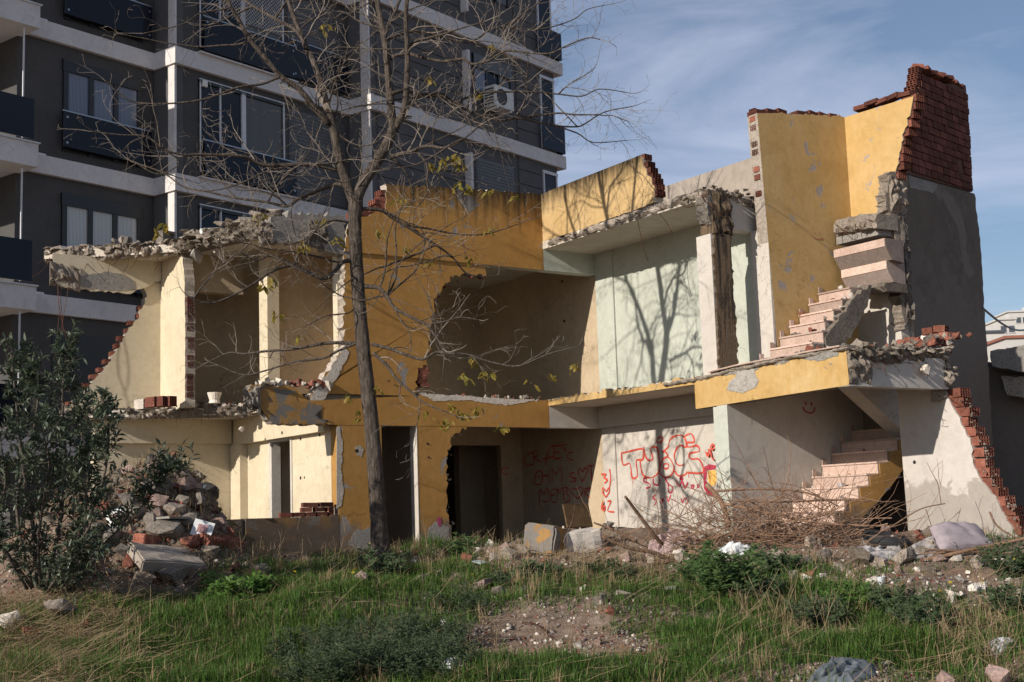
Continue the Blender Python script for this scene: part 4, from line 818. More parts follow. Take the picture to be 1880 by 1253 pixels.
for i in (1, 2, 3, 4):
    z = BT[i]
    window(-.80, 1.36, z + .22, z + 2.38, -.12, 3, [M_BLIND] if i == 1 else ([M_CURT, M_PANE, M_CURT] if i == 3 else [M_CURT]), bar=.13, head=.26)
    rail(-.88, 1.52, .06, z + .28, z + 1.1)
    # projecting bay: glazed balcony and shutters
    g = window(2.45, 5.2, z + .18, z + 2.5, .68, 2, [M_PANE, M_VBL], M_FRAME, .03, .06)
    for ss, ww in ((2.45, .04), (3.08, .035), (3.78, .13), (5.17, .05)): ab('mullion', ss, ss + ww, .6925, .74, z + .18, z + 2.5, M_ALU, g)
    ab('top_rail', 2.45, 5.22, .6925, .735, z + 2.5, z + 2.55, M_ALU, g)
    ab('ledge', 2.36, 5.6, .69, .88, z + .005, z + .04, M_BAND); rail(2.5, 5.5, .84, z + .1, z + .95)
    sh = ab('shutter', 5.4, 7.45, .60, .70, z + .1, z + 2.45, M_SHUT)
    for k in range(24): ab('slat', 5.45, 7.4, .701, .712, z + .14 + k * .095, z + .215 + k * .095, M_SHUT, sh)
    if i in (3, 4): rail(5.45, 7.5, .80, z + .15, z + 1.15)
    # right part: grooved boards, shuttered window, corner glazing
    for k in range(6):
        ab('board', 7.92, 11.5, 1.481, 1.52, z + .03 + k * .46, z + .465 + k * .46, M_APT2); ab('board', 14.2, 15.35, 1.481, 1.52, z + .03 + k * .46, z + .465 + k * .46, M_APT2)
    ab('window_fin', 11.62, 11.72, 1.481, 1.72, z + .35, z + 2.3, M_BAND)
    if i == 2:
        s = ab('shutter', 12.1, 13.95, 1.44, 1.50, z + .12, z + 2.3, M_SHUT)
        for k in range(22): ab('slat', 12.14, 13.9, 1.501, 1.513, z + .15 + k * .097, z + .225 + k * .097, M_SHUT, s)
    else:
        w = window(12.1, 13.95, z + 1.15, z + 2.35, 1.48, 3, [M_CURT, M_PANE, M_VBL], M_FRAME, .06, .1)
        ab('shutter_box', 12.1, 13.95, 1.49, 1.56, z + 1.95, z + 2.36, M_SHUT)
    w = window(15.45, 16.2, z + .08, z + 2.5, 1.485, 1, [M_RAILG], M_ALU, .06, .08)
    ab('balcony_glass', 15.3, 16.5, 1.66, 1.68, z + .05, z + .95, M_RAILG)
    ab('balcony_glass', 16.48, 16.5, .4, 1.655, z + .05, z + .95, M_RAILG)
ab('ceiling_lamp', 2.52, 2.66, .70, .78, 11.55, 11.70, simple('lamp_shade', (.8, .78, .7), .5))
ab('garage_opening', -1.0, 1.5, -.119, -.1, 3.3, 5.2, M_FRAME)
# air conditioner hanging on the facade
AC = empty('air_conditioner', A(12.9, 1.9, 13.15), 'white air conditioner unit hung below a window of the charcoal block', 'air conditioner')
M_ACW = simple('off_white_metal', (.70, .68, .63), .45); M_ACD = simple('dark_grille', (.05, .05, .05), .6)
ab('casing', 12.45, 13.35, 1.60, 2.05, 13.05, 13.70, M_ACW, AC)
m = MB()
for k in range(5):
    for j in range(3): pass
for k in range(6): ab('vent_slot', 12.44, 12.449, 1.66, 1.99, 13.12 + k * .09, 13.17 + k * .09, M_ACD, AC)
fan = MB(); c0 = A(12.78, 2.051, 13.37)
ring = [c0 + AD * (.24 * math.cos(a)) + Vector((0, 0, .24 * math.sin(a))) for a in [2 * math.pi * k / 20 for k in range(21)]]
fan.tube(ring, .012, 5, False); fan.add([c0 + AD * (.235 * math.cos(a)) + Vector((0, 0, .235 * math.sin(a))) for a in [2 * math.pi * k / 20 for k in range(20)]], [tuple(range(20))[::-1]])
fan.build('fan_grille', M_ACD, AC)
lat = MB()
for k in range(26):
    for sg_ in (1, -1):
        a_ = 2.55 + k * .1 if sg_ > 0 else 2.55 + k * .1
        lat.tube([A(a_, .745, 13.55 if sg_ > 0 else 14.75), A(min(5.15, a_ + 1.2), .745, 13.55 + (min(5.15, a_ + 1.2) - a_) if sg_ > 0 else 14.75 - (min(5.15, a_ + 1.2) - a_))], .006, 4)
lat.build('lattice_screen', M_ALU, APT)
for s in (12.55, 13.2): ab('bracket', s, s + .05, 1.53, 2.05, 12.98, 13.045, M_ACW, AC)
AC2 = empty('air_conditioner', A(-2.6, .2, 10.6), 'grey air conditioner unit in the recess at the far left balcony', 'air conditioner')
ab('casing', -3.1, -2.3, -1.45, -1.1, 10.55, 11.15, M_SHUT, AC2)
c0 = A(-2.7, -1.099, 10.85); f2 = MB(); f2.tube([c0 + AD * (.22 * math.cos(a)) + Vector((0, 0, .22 * math.sin(a))) for a in [2 * math.pi * k / 16 for k in range(17)]], .012, 5, False); f2.build('fan_grille', M_ALU, AC2)
# ---- neighbouring wall and far houses on the right
nb = empty('boundary_wall', (7.5, -5.2, 0), 'low weathered concrete wall at the right edge beside the stair tower', 'wall')
def nbp(name, spec, t, thick, mat, amp=.02):
    P = atT(1850, 700, t); n = (CAM - P); n.z = 0; n = n.normalized()
    pts = [onP(x, y, P, n) for x, y in spec]; return prism(rag_pts(pts, [1] * len(pts), amp, .12, 3, n), n, thick, name, mat, nb)
nbp('lower_wall', [(1805, 664), (2500, 690), (2500, 1010), (1800, 1010)], 23.9, .3, M_GREYR)
nbp('coping', [(1818, 645), (1880, 634), (2500, 655), (2500, 705), (1880, 683), (1822, 672)], 23.3, .6, M_CONCG)
nbp('lit_block', [(1838, 690), (2500, 715), (2500, 745), (1880, 731), (1850, 726)], 23.45, .2, M_CONC)
M_FARW = simple('far_white_wall', (.55, .535, .51), .9, var=.1, scale=.2); M_FARR = simple('far_roof', (.30, .12, .08), .9); M_FARD = simple('far_window', (.08, .09, .11), .3)
def far_house(px0, px1, pyt, pyb, t, label, roofmat, storeys, cols):
    a = atT(px0, pyb, t); b = atT(px1, pyb, t); zt = atT(px0, pyt, t).z; zb = a.z - 14
    r = (b - a); r.z = 0; wdt = r.length; r.normalize(); nrm = Vector((r.y, -r.x, 0)); nrm = nrm if nrm.dot(CAM - a) > 0 else -nrm
    e = empty('far_house', (a + b) / 2, label, 'house', 'far houses on the hillside')
    def lb(name, u0, u1, d0, d1, z0, z1, mat, par=e):
        v = [a + r * u - nrm * d + Vector((0, 0, z - a.z)) for z in (z0, z1) for u, d in ((u0, d0), (u1, d0), (u1, d1), (u0, d1))]
        return MB().add(v, [(0, 3, 2, 1), (4, 5, 6, 7), (0, 1, 5, 4), (1, 2, 6, 5), (2, 3, 7, 6), (3, 0, 4, 7)]).build(name, mat, par)
    lb('wall', 0, wdt, 0, 9, zb, zt, M_FARW); lb('roof', -.3, wdt + .3, -.3, 9.3, zt, zt + .35, roofmat)
    for i in range(storeys):
        for j in range(cols):
            u = wdt * (j + .5) / cols; z = zt - 1.9 - i * 3
            w = lb('window', u - .55, u + .55, -.04, -.005, z - .6, z + .7, M_FARD); lb('sill', u - .65, u + .65, -.12, -.041, z - .75, z - .6, M_FARW, w)
    lb('chimney', wdt * .7, wdt * .7 + .6, 2, 2.6, zt + .35, zt + 1.3, M_FARW)
far_house(1814, 1846, 612, 645, 190, 'far white house nearest the stair tower, flat dark roof', M_FARD, 2, 3)
far_house(1838, 1868, 588, 640, 260, 'far white block rising behind its lower neighbour', M_FARW, 4, 2)
far_house(1856, 1905, 574, 640, 300, 'tallest far white block at the right picture edge', M_FARW, 4, 4)
far_house(1850, 1900, 622, 660, 170, 'low far house with red roof at the right edge', M_FARR, 1, 4)
def cable(p0, p1, sag, r, label):
    m = MB(); pts = [p0.lerp(p1, k / 14) + Vector((0, 0, -sag * math.sin(math.pi * k / 14))) for k in range(15)]
    tag(m.tube(pts, r, 5).build('power_cable', M_FRAME), label, 'cable')
cable(tw(1803, 565), atT(1900, 598, 34), .25, .022, 'black power cable sagging from the stair tower to the right')
# ================================================================ bare tree
def bark_mat():
    m, nt, b = new_mat('grey_bark'); n1 = noi(nt, pos(nt, (34, 34, 7)), 1.0, 7, .7, .5); n2 = noi(nt, pos(nt), 3, 5)
    c = ramp(nt, n1, [(.36, (.022, .018, .014)), (.52, (.085, .069, .057)), (.72, (.20, .168, .142))]); c = mixc(nt, ramp(nt, n2, [(.4, 0), (.7, .5)]), c, (.09, .072, .06))
    nt.links.new(c, b.inputs['Base Color']); b.inputs['Roughness'].default_value = .95; b.inputs['Specular IOR Level'].default_value = .15; bump(nt, b, n1, 1.0, .035); return m
M_BARK = bark_mat()
M_TWIG = rough_mat('twig_bark', [(.3, (.10, .082, .067)), (.7, (.21, .178, .15))], 9, .004)
M_LEAFY = leaf_mat('yellowing_leaf', (.34, .24, .04), (.17, .17, .035), .6, .45, 5)
T0 = (Vector((-5.0, -2.76, 0)) - CAM).dot(_f0)
PPM = FPX / T0
TREE = empty('bare_tree', (-5.0, -2.76, .3), 'tall leafless tree with a grey trunk in front of the ruined house', 'tree')
def smooth_path(P, Rr, n=4):
    Q = []; S = []
    for i in range(len(P) - 1):
        a, b, c, d = P[max(i - 1, 0)], P[i], P[i + 1], P[min(i + 2, len(P) - 1)]
        for j in range(n):
            t = j / n
            Q.append(.5 * ((2 * b) + (c - a) * t + (2 * a - 5 * b + 4 * c - d) * t * t + (3 * b - a - 3 * c + d) * t ** 3)); S.append(Rr[i] + (Rr[i + 1] - Rr[i]) * t)
    return Q + [P[-1]], S + [Rr[-1]]
BR = [  # photo polylines: (points), start radius px, end radius px, depth offset start, depth offset end (m)
 ([(652, 370), (668, 335), (690, 300), (712, 262), (722, 235)], 12, 10, 0, .1),
 ([(722, 236), (716, 180), (712, 120), (706, 75), (702, 50), (692, 0), (684, -60), (672, -130)], 8.5, 4, .1, .5),
 ([(724, 240), (742, 200), (747, 150), (748, 90), (745, 40), (750, -30), (760, -110)], 7, 3, .1, -.5),
 ([(705, 66), (715, 45), (728, 15), (742, -20), (760, -70)], 4.5, 2, .3, .8),
 ([(650, 375), (636, 335), (622, 290), (612, 235), (603, 205)], 10, 8, 0, -.2),
 ([(603, 207), (592, 165), (578, 120), (562, 85), (545, 45), (530, 5), (515, -50)], 7, 3.5, -.2, .4),
 ([(604, 228), (575, 195), (550, 165), (515, 140), (490, 110), (460, 75), (440, 40), (420, 5), (400, -40)], 6.5, 3, -.2, -1.0),
 ([(562, 90), (545, 58), (505, 35), (465, 12), (430, -12)], 4.2, 2.2, 0, .6),
 ([(652, 480), (630, 481), (609, 504), (588, 511), (540, 488), (503, 497), (472, 517), (437, 538), (389, 557), (355, 550)], 4.6, 1.2, 0, -1.0),
 ([(540, 488), (500, 470), (470, 478), (440, 462)], 2.2, .8, -.4, -.9),
 ([(663, 632), (631, 630), (595, 631), (540, 641), (490, 645), (448, 650), (420, 648), (382, 665)], 3.8, 1.2, 0, .7),
 ([(661, 628), (620, 645), (595, 658), (540, 665), (490, 680), (448, 689), (403, 672), (383, 664)], 2.6, .9, 0, .5),
 ([(670, 526), (695, 529), (710, 544), (725, 566), (759, 585), (781, 596), (800, 618), (812, 640)], 4.5, 1.2, 0, -.7),
 ([(725, 566), (736, 589), (751, 608), (755, 632)], 1.8, .8, -.3, -.5),
 ([(781, 596), (810, 592), (845, 583), (880, 588)], 1.6, .7, -.5, -.9),
 ([(682, 632), (717, 641), (747, 652), (777, 660), (800, 647), (822, 649), (860, 652), (897, 664), (946, 673), (984, 660), (1017, 647), (1050, 640)], 3.2, 1.0, 0, -.9),
 ([(686, 649), (710, 671), (729, 697), (755, 720), (777, 739), (807, 752), (840, 765)], 3.4, .9, 0, -.6),
 ([(656, 384), (699, 386), (729, 405), (770, 431), (800, 450), (830, 472), (856, 502), (890, 508)], 4, 1.1, 0, .8),
 ([(701, 387), (740, 412), (785, 420), (845, 431), (897, 429), (950, 412)], 2.4, .9, .2, .9),
 ([(716, 290), (735, 283), (755, 279), (775, 270), (793, 269), (811, 272), (831, 267), (852, 255), (880, 232)], 4.4, 1.3, 0, -.8),
 ([(763, 278), (779, 295), (785, 310), (784, 332), (785, 352), (775, 370), (766, 380)], 2.6, 1, -.2, -.4),
 ([(787, 312), (809, 312), (825, 315), (842, 318), (858, 308)], 1.8, .8, -.3, -.6),
 ([(720, 288), (743, 314), (753, 336), (759, 360), (757, 376)], 2.4, 1, .1, .3),
 ([(719, 172), (740, 167), (761, 169), (785, 176), (813, 178), (834, 190), (858, 203), (894, 217), (922, 221), (951, 217), (979, 223), (1019, 231), (1060, 233), (1078, 225), (1110, 206), (1160, 196)], 4.4, 1.0, .1, 1.5),
 ([(1019, 231), (1060, 245), (1090, 262), (1150, 258)], 1.8, .7, 1.2, 1.5),
 ([(708, 75), (724, 67), (740, 62), (756, 58), (776, 59), (800, 65), (824, 72), (856, 78), (880, 69), (896, 57), (921, 48), (944, 37), (969, 19), (993, 2), (1015, -20)], 3.6, 1.0, .3, 1.4),
 ([(748, 88), (764, 75), (787, 70), (810, 64), (835, 56), (855, 50), (890, 40)], 3, 1, -.1, -.7),
 ([(714, 112), (727, 102), (749, 99), (772, 105), (811, 113), (835, 110), (851, 109), (867, 118), (896, 112), (928, 94), (960, 96), (992, 99), (1015, 97), (1039, 85), (1079, 70), (1102, 73)], 3.8, 1.0, .3, -1.0),
 ([(920, 48), (960, 54), (988, 54), (1020, 48), (1055, 35), (1078, 18), (1110, 10)], 1.8, .7, 1.0, 1.5),
 ([(834, 190), (880, 172), (932, 169), (976, 169), (1023, 173), (1068, 177), (1100, 164), (1150, 170)], 2.4, .8, .6, .2),
 ([(1027, 172), (1044, 156), (1084, 132), (1095, 118)], 1.4, .6, .4, .2),
 ([(742, 205), (760, 178), (800, 172), (818, 176), (850, 205), (880, 225), (900, 250)], 3.2, 1, 0, .6),
 ([(630, 316), (600, 308), (563, 302), (492, 304), (463, 295), (444, 287), (403, 285), (360, 284), (338, 285), (302, 275), (268, 251), (221, 248), (161, 241)], 4.6, 1.0, 0, -1.2),
 ([(642, 345), (620, 338), (599, 345), (551, 364), (527, 379), (492, 372), (434, 364), (379, 352), (336, 343), (300, 318), (240, 296)], 4.2, 1.0, 0, .9),
 ([(563, 302), (539, 304), (487, 316), (444, 336), (405, 348), (372, 352)], 2.2, .9, -.2, .1),
 ([(515, 141), (480, 155), (436, 161), (369, 184), (288, 191), (235, 183), (188, 144)], 2.6, .9, -.5, -1.4),
 ([(420, 8), (418, 16), (369, 24), (340, 43), (300, 54), (262, 62)], 2.0, .8, -1.0, -1.4),
 ([(612, 240), (640, 260), (665, 268), (690, 262), (712, 240)], 1.8, .8, -.1, -.6),
 ([(268, 251), (240, 262), (222, 281), (205, 278)], 1.4, .6, -1.1, -1.3),
 ([(302, 275), (330, 300), (290, 320), (250, 300)], 1.4, .6, -1.1, -.7),
 ([(700, 52), (660, 40), (630, 22), (600, 26), (560, 40)], 2.2, .8, .3, .9),
 ([(592, 168), (620, 140), (650, 130), (680, 120)], 1.8, .7, -.2, -.6),
 ([(648, 410), (610, 405), (585, 420), (560, 440), (520, 452)], 2.4, .8, 0, -.8),
 ([(656, 560), (640, 575), (600, 580), (560, 600)], 1.8, .7, 0, -.6)]
trunk_px = [(701, 1030), (697, 985), (693, 930), (688, 850), (680, 760), (672, 690), (664, 610), (658, 540), (654, 470), (651, 410), (653, 372), (655, 366)]
trunk_r = [20, 16.5, 14.8, 14, 13.6, 13.3, 12.8, 12.4, 12.2, 12.6, 13, 12]
P_, R_ = smooth_path([atT(x, y, T0) for x, y in trunk_px], [r / PPM for r in trunk_r], 4)
m = MB(); m.tube(P_, R_, 16)
for i, v in enumerate(m.v):
    q = Vector(v); m.v[i] = tuple(q + Vector((noise.noise(q * Vector((14, 14, 3)).x), noise.noise(q * 9 + Vector((3, 1, 0))), 0)) * .008)
m.build('trunk', M_BARK, TREE, True)
tr = random.Random(11); limbs = []
mt = MB()
def twig(p, d, L, r, lev, mb):
    n = max(4, int(L / .06)); pts = [p]; rad = [r]; bend = Vector((tr.gauss(0, .5), tr.gauss(0, .5), tr.gauss(0, .5)))
    nxt = tr.uniform(.08, .2)
    acc = 0
    for i in range(n):
        d = (d + bend / n * 1.3 + Vector((tr.gauss(0, .11), tr.gauss(0, .11), tr.gauss(0.01, .11)))).normalized()
        if tr.random() < .12: bend = Vector((tr.gauss(0, .8), tr.gauss(0, .8), tr.gauss(.15, .7)))
        pts.append(pts[-1] + d * L / n); rad.append(max(.0021, r * (1 - .72 * (i + 1) / n))); acc += L / n
        if lev < 2 and acc > nxt:
            nxt = acc + tr.uniform(.09, .24)
            s = d.orthogonal().normalized(); s.rotate(Matrix.Rotation(tr.uniform(0, 6.28), 3, d)); s = (s - _f0 * s.dot(_f0) * .5).normalized()
            twig(pts[-1], (d * .8 + s * .75).normalized(), (L - acc * .6) * tr.uniform(.28, .6) + .05, rad[-1] * .72, lev + 1, mb)
    mb.tube(pts, rad, 3, False)
for bi, (pp, r0, r1, d0, d1) in enumerate(BR):
    n = len(pp); P = []
    for i, (x, y) in enumerate(pp):
        u = i / (n - 1); dd = d0 + (d1 - d0) * u
        P.append(atT(x, y, T0 + dd))
    rr = [(r0 + (r1 - r0) * i / (n - 1)) / PPM for i in range(n)]
    Q, S = smooth_path(P, rr, 4)
    mb = MB(); mb.tube(Q, S, 8 if r0 > 3 else 6); mb.build('branch', M_BARK, TREE, True)
    L = sum((Q[i + 1] - Q[i]).length for i in range(len(Q) - 1)); acc = 0; nxt = tr.uniform(.1, .3)
    for i in range(1, len(Q) - 1):
        acc += (Q[i + 1] - Q[i]).length
        if acc > nxt:
            nxt = acc + (tr.uniform(.11, .25) if r0 < 6.1 else tr.uniform(.3, .6))
            t = (Q[i + 1] - Q[i]).normalized(); s = t.orthogonal().normalized(); s.rotate(Matrix.Rotation(tr.uniform(0, 6.28), 3, t))
            if abs(s.dot(_f0)) > .75 and tr.random() < .5: continue
            frac = acc / L; Lt = tr.uniform(.35, 1.35) * (1.0 if r0 > 2 else .7) * (1.1 - .35 * frac)
            twig(Q[i], (t * .8 + s * .9 + Vector((0, 0, .12))).normalized(), Lt, min(max(S[i] * .5, .005), .0105), 0, mt)
    twig(Q[-1], (Q[-1] - Q[-2]).normalized(), tr.uniform(.25, .5), max(S[-1], .0035), 0, mt)
# secondary limbs filling the crown
src = [b for b in BR if b[1] >= 4.0]
for k in range(46):
    pp, r0, r1, d0, d1 = tr.choice(src); i = tr.randrange(1, len(pp)); u = i / (len(pp) - 1); p = atT(*pp[i], T0 + d0 + (d1 - d0) * u)
    if pp[i][1] < -20: continue
    a = tr.choice((tr.gauss(.15, .45), tr.gauss(3.0, .45), tr.gauss(1.2, .5))); d = (_r0 * math.cos(a) + Vector((0, 0, 1)) * math.sin(a) + _f0 * tr.gauss(0, .35)).normalized()
    L = tr.uniform(.8, 2.1); n = 14; pts = [p]; bend = Vector((tr.gauss(0, .7), tr.gauss(0, .7), tr.gauss(-.1, .7))); r = tr.uniform(1.3, 2.6) / PPM
    for j in range(n):
        d = (d + bend / n + Vector((tr.gauss(0, .10), tr.gauss(0, .10), tr.gauss(0, .10)))).normalized(); pts.append(pts[-1] + d * L / n)
        if tr.random() < .15: bend = Vector((tr.gauss(0, .9), tr.gauss(0, .9), tr.gauss(.3, .7)))
        if j > 1 and tr.random() < .5:
            s = d.orthogonal().normalized(); s.rotate(Matrix.Rotation(tr.uniform(0, 6.28), 3, d)); twig(pts[-1], (d * .8 + s * .8).normalized(), tr.uniform(.2, .75), .005, 0, mt)
    Q, S = smooth_path(pts, [max(.0028, r * (1 - .75 * j / n)) for j in range(n + 1)], 2)
    MB().tube(Q, S, 6).build('branch', M_BARK, TREE, True)
tag(mt.build('twigs', M_TWIG, TREE), kind='stuff')
# last leaves
def leaf_cluster(px, py, dd, n, size, parent=TREE, mat=M_LEAFY, droop=.8):
    c = atT(px, py, T0 + dd); vs = []; fs = []
    for k in range(n):
        a = tr.uniform(0, 6.28); base = c + Vector((tr.gauss(0, .035), tr.gauss(0, .035), tr.gauss(0, .03)))
        d = Vector((math.cos(a) * .7, math.sin(a) * .7, -droop * tr.uniform(.5, 1.3))).normalized()
        s = d.cross(Vector((tr.gauss(0, 1), tr.gauss(0, 1), tr.gauss(0, 1)))).normalized(); L = size * tr.uniform(.7, 1.25); w = L * .17; nrm = d.cross(s) * L * .08
        b = len(vs); vs += [base, base + d * L * .35 + s * w + nrm, base + d * L * .75 + s * w * .8, base + d * L, base + d * L * .75 - s * w * .8, base + d * L * .35 - s * w + nrm]
        fs += [(b, b + 1, b + 2, b + 5), (b + 2, b + 3, b + 4, b + 5)]
    MB().add(vs, fs).build('leaf_cluster', mat, parent)
for (x, y, dd, n) in ((600, 50, .2, 9), (815, 296, -.5, 12), (838, 290, -.5, 14), (846, 305, -.4, 8), (793, 306, -.4, 6), (840, 338, -.3, 10), (860, 345, -.3, 9), (905, 350, .2, 8), (1052, 668, -.9, 8), (1018, 688, -.8, 7), (975, 704, -.8, 6), (895, 685, -.7, 12), (850, 688, -.6, 8), (868, 662, -.6, 5), (830, 745, -.5, 9), (850, 760, -.5, 12), (875, 752, -.5, 9), (806, 773, -.5, 6), (826, 778, -.5, 7), (922, 783, -.6, 8), (785, 755, -.4, 7), (640, 728, -.2, 6), (663, 760, 0, 6), (695, 715, 0, 5), (555, 452, -.6, 12), (490, 520, -.7, 10), (500, 510, -.8, 8), (508, 575, -.8, 6), (550, 615, -.5, 6), (618, 440, 0, 9), (640, 420, 0, 7), (478, 395, -.2, 7), (590, 400, 0, 8), (790, 478, .4, 8), (862, 475, .6, 9), (745, 455, .2, 7), (305, 412, -1, 7), (290, 425, -1, 6), (905, 88, .8, 6), (885, 170, .5, 6), (790, 145, 0, 6), (535, 155, -.3, 5), (735, 365, .1, 9), (900, 420, .7, 7), (945, 362, .8, 6), (700, 430, .1, 8)):
    leaf_cluster(x, y, dd, n, .125)
# ================================================================ leafy shrub on the left
M_SHRUB = leaf_mat('shrub_leaf', (.110, .138, .088), (.062, .088, .055), .42, .25, 4, .45)
def shrub(name, stems, nleaf, L, label, cat, mat, group=None, seed=5, t=15.0, stem_r=.02):
    r = random.Random(seed); c = stems[0][0][0]
    e = empty(name, c, label, cat, group); sm = MB(); V = []; F = []
    tips = []
    for pth, rad in stems:
        P, S = smooth_path(pth, [rad * (1 - .75 * i / (len(pth) - 1)) for i in range(len(pth))], 4); sm.tube(P, S, 6)
        for i in range(2, len(P)):
            k = i / len(P)
            for _ in range(4):
                q = P[i]; d = Vector((r.gauss(0, 1), r.gauss(0, 1), r.gauss(.35, .6))).normalized(); Lt = r.uniform(.10, .40); pts = [q]
                for j in range(5):
                    d = (d + Vector((r.gauss(0, .25), r.gauss(0, .25), r.gauss(.08, .2)))).normalized(); pts.append(pts[-1] + d * Lt / 5)
                sm.tube(pts, [S[i] * .4 * (1 - j / 6) + .001 for j in range(6)], 4, False); tips.append((pts, k))
    sm.build('stem', M_TWIG, e, True)
    for pts, k in tips:
        m_ = max(3, int(nleaf * r.uniform(.4, 1.4) * (.35 + k)))
        for j in range(m_):
            i = r.randrange(1, 5); q = pts[i].lerp(pts[i + 1], r.random()); t_ = (pts[i + 1] - pts[i]).normalized()
            s = t_.orthogonal().normalized(); s.rotate(Matrix.Rotation(r.uniform(0, 6.28), 3, t_))
            d = (t_ * .6 + s + Vector((0, 0, r.gauss(0, .3)))).normalized(); w = d.cross(Vector((r.gauss(0, .5), r.gauss(0, .5), 1))).normalized(); l = L * r.uniform(.6, 1.3); wd = l * .17; up = w.cross(d) * l * .1
            b = len(V); V += [q, q + d * l * .45 + w * wd + up, q + d * l, q + d * l * .45 - w * wd + up, q + d * l * .5]
            F += [(b, b + 1, b + 4), (b + 1, b + 2, b + 4), (b + 2, b + 3, b + 4), (b + 3, b, b + 4)]
    o = link('foliage', fast_mesh('foliage', np.array([tuple(v) for v in V]), np.array(F), mat), e); return e
def stempath(pxs, t0, t1): return [atT(x, y, t0 + (t1 - t0) * i / (len(pxs) - 1)) for i, (x, y) in enumerate(pxs)]
ST = [(stempath([(60, 1075), (20, 980), (-20, 880), (-30, 770), (-10, 690)], 15.2, 15.0), .028), (stempath([(70, 1075), (60, 960), (40, 840), (30, 740), (20, 650)], 15.2, 14.6), .028), (stempath([(85, 1075), (110, 960), (120, 850), (115, 740), (118, 680), (122, 630)], 15.2, 15.4), .024),
 (stempath([(100, 1080), (150, 980), (190, 880), (200, 790), (190, 735)], 15.3, 15.0), .022), (stempath([(110, 1080), (170, 990), (230, 900), (250, 830), (235, 790)], 15.3, 15.8), .02), (stempath([(115, 1080), (190, 1000), (260, 930), (300, 880), (325, 862)], 15.3, 15.3), .016),
 (stempath([(75, 1078), (70, 1000), (80, 920), (90, 850), (75, 780)], 15.1, 14.2), .02), (stempath([(60, 1080), (0, 1000), (-50, 930), (-80, 850)], 15.1, 14.5), .024), (stempath([(90, 1082), (130, 1020), (170, 950), (150, 880), (160, 820)], 15.1, 14.4), .018), (stempath([(95, 1080), (140, 1030), (200, 985), (250, 955)], 15.1, 14.8), .014),
 (stempath([(50, 1082), (20, 1030), (-10, 960), (10, 890), (0, 800)], 15.1, 14.0), .02), (stempath([(105, 1080), (160, 900), (150, 800), (140, 740)], 15.4, 15.9), .018), (stempath([(60, 1080), (30, 930), (60, 800), (70, 720), (60, 690)], 15.3, 15.7), .02), (stempath([(110, 1085), (130, 1070), (145, 1040), (150, 1010)], 15.0, 14.6), .008), (stempath([(40, 1080), (10, 900), (15, 800), (5, 700), (-5, 610), (8, 540)], 15.4, 16.0), .018)]
shrub('leafy_shrub', [s_ for i_, s_ in enumerate(ST) if i_ not in (0, 4, 9, 14)], 17, .10, 'large dark green leafy shrub at the left edge of the lot', 'shrub', M_SHRUB, seed=9)
bp = [A(-2.5, .4, 6.1)]
pp_ = [(stempath([(0, 480), (5, 440), (12, 400), (10, 365)], 31, 31), .015), (stempath([(-5, 480), (-2, 450), (-5, 410)], 31, 31), .012), (stempath([(5, 690), (10, 670), (20, 655)], 30, 30), .012)]
shrub('balcony_plant', pp_[:2], 6, .12, 'potted green plant on the far left apartment balcony', 'plant', leaf_mat('balcony_leaf', (.10, .13, .04), (.05, .09, .03), .5), seed=12)
# ================================================================ grass and weeds (uncountable)
M_GRASS = leaf_mat('green_grass', (.075, .165, .028), (.115, .20, .040), .55, .4, 1.6, .25)
M_GRASSD = leaf_mat('weed_green', (.070, .105, .042), (.045, .075, .030), .6, .25, 2.5, .25)
M_STRAW = leaf_mat('dry_straw', (.44, .335, .20), (.30, .21, .125), .8, .3, 4, .15)
R3 = np.random.RandomState(21)
def zone_pts(n, tmin=10.5, tmax=22.5):
    t = R3.uniform(tmin, tmax, n); l = (R3.uniform(-.60, .62, n)) * t
    x = CAM.x + t * _f0.x + l * _r0.x; y = CAM.y + t * _f0.y + l * _r0.y; z = gz_np(x, y)
    d = np.stack([x - CAM.x, y - CAM.y, z - CAM.z], -1)
    zz = d @ np.array(FWD); px = 940 + FPX * (d @ np.array(RIGHT)) / zz; py = 626.5 - FPX * (d @ np.array(UP)) / zz
    return np.stack([x, y, z], -1), px, py
def ell(px, py, cx, cy, rx, ry): return np.exp(-(((px - cx) / rx) ** 2 + ((py - cy) / ry) ** 2) ** 1.5)
def bare(px, py):
    b = ell(px, py, 1000, 1012, 1200, 30) * .82 * (.55 + .45 * np.sin(px * .021) * np.sin(px * .0083 + 1)) + ell(px, py, 820, 1095, 90, 16) * .6 + ell(px, py, 700, 1035, 520, 13) * .5 + ell(px, py, 1640, 1110, 200, 14) * .6 + ell(px, py, 300, 1075, 170, 26) * .8 + ell(px, py, 1330, 1215, 60, 14) * .5 + ell(px, py, 1040, 1150, 210, 52) * 1.0 + ell(px, py, 930, 1190, 120, 40) + ell(px, py, 1150, 1200, 90, 25) * .8 + ell(px, py, 1560, 1238, 150, 26) + ell(px, py, 1600, 1070, 260, 20) * .8 + ell(px, py, 1790, 1075, 130, 22) + ell(px, py, 150, 1000, 330, 85) + ell(px, py, 60, 1085, 160, 60) + ell(px, py, 1300, 1020, 420, 22) * .6
    return np.clip(b, 0, 1)
def outside(P):
    x, y = P[:, 0], P[:, 1]
    return ~(((y > -.05) & (x > -7)) | ((x > -.0) & (y > -7.0)) )
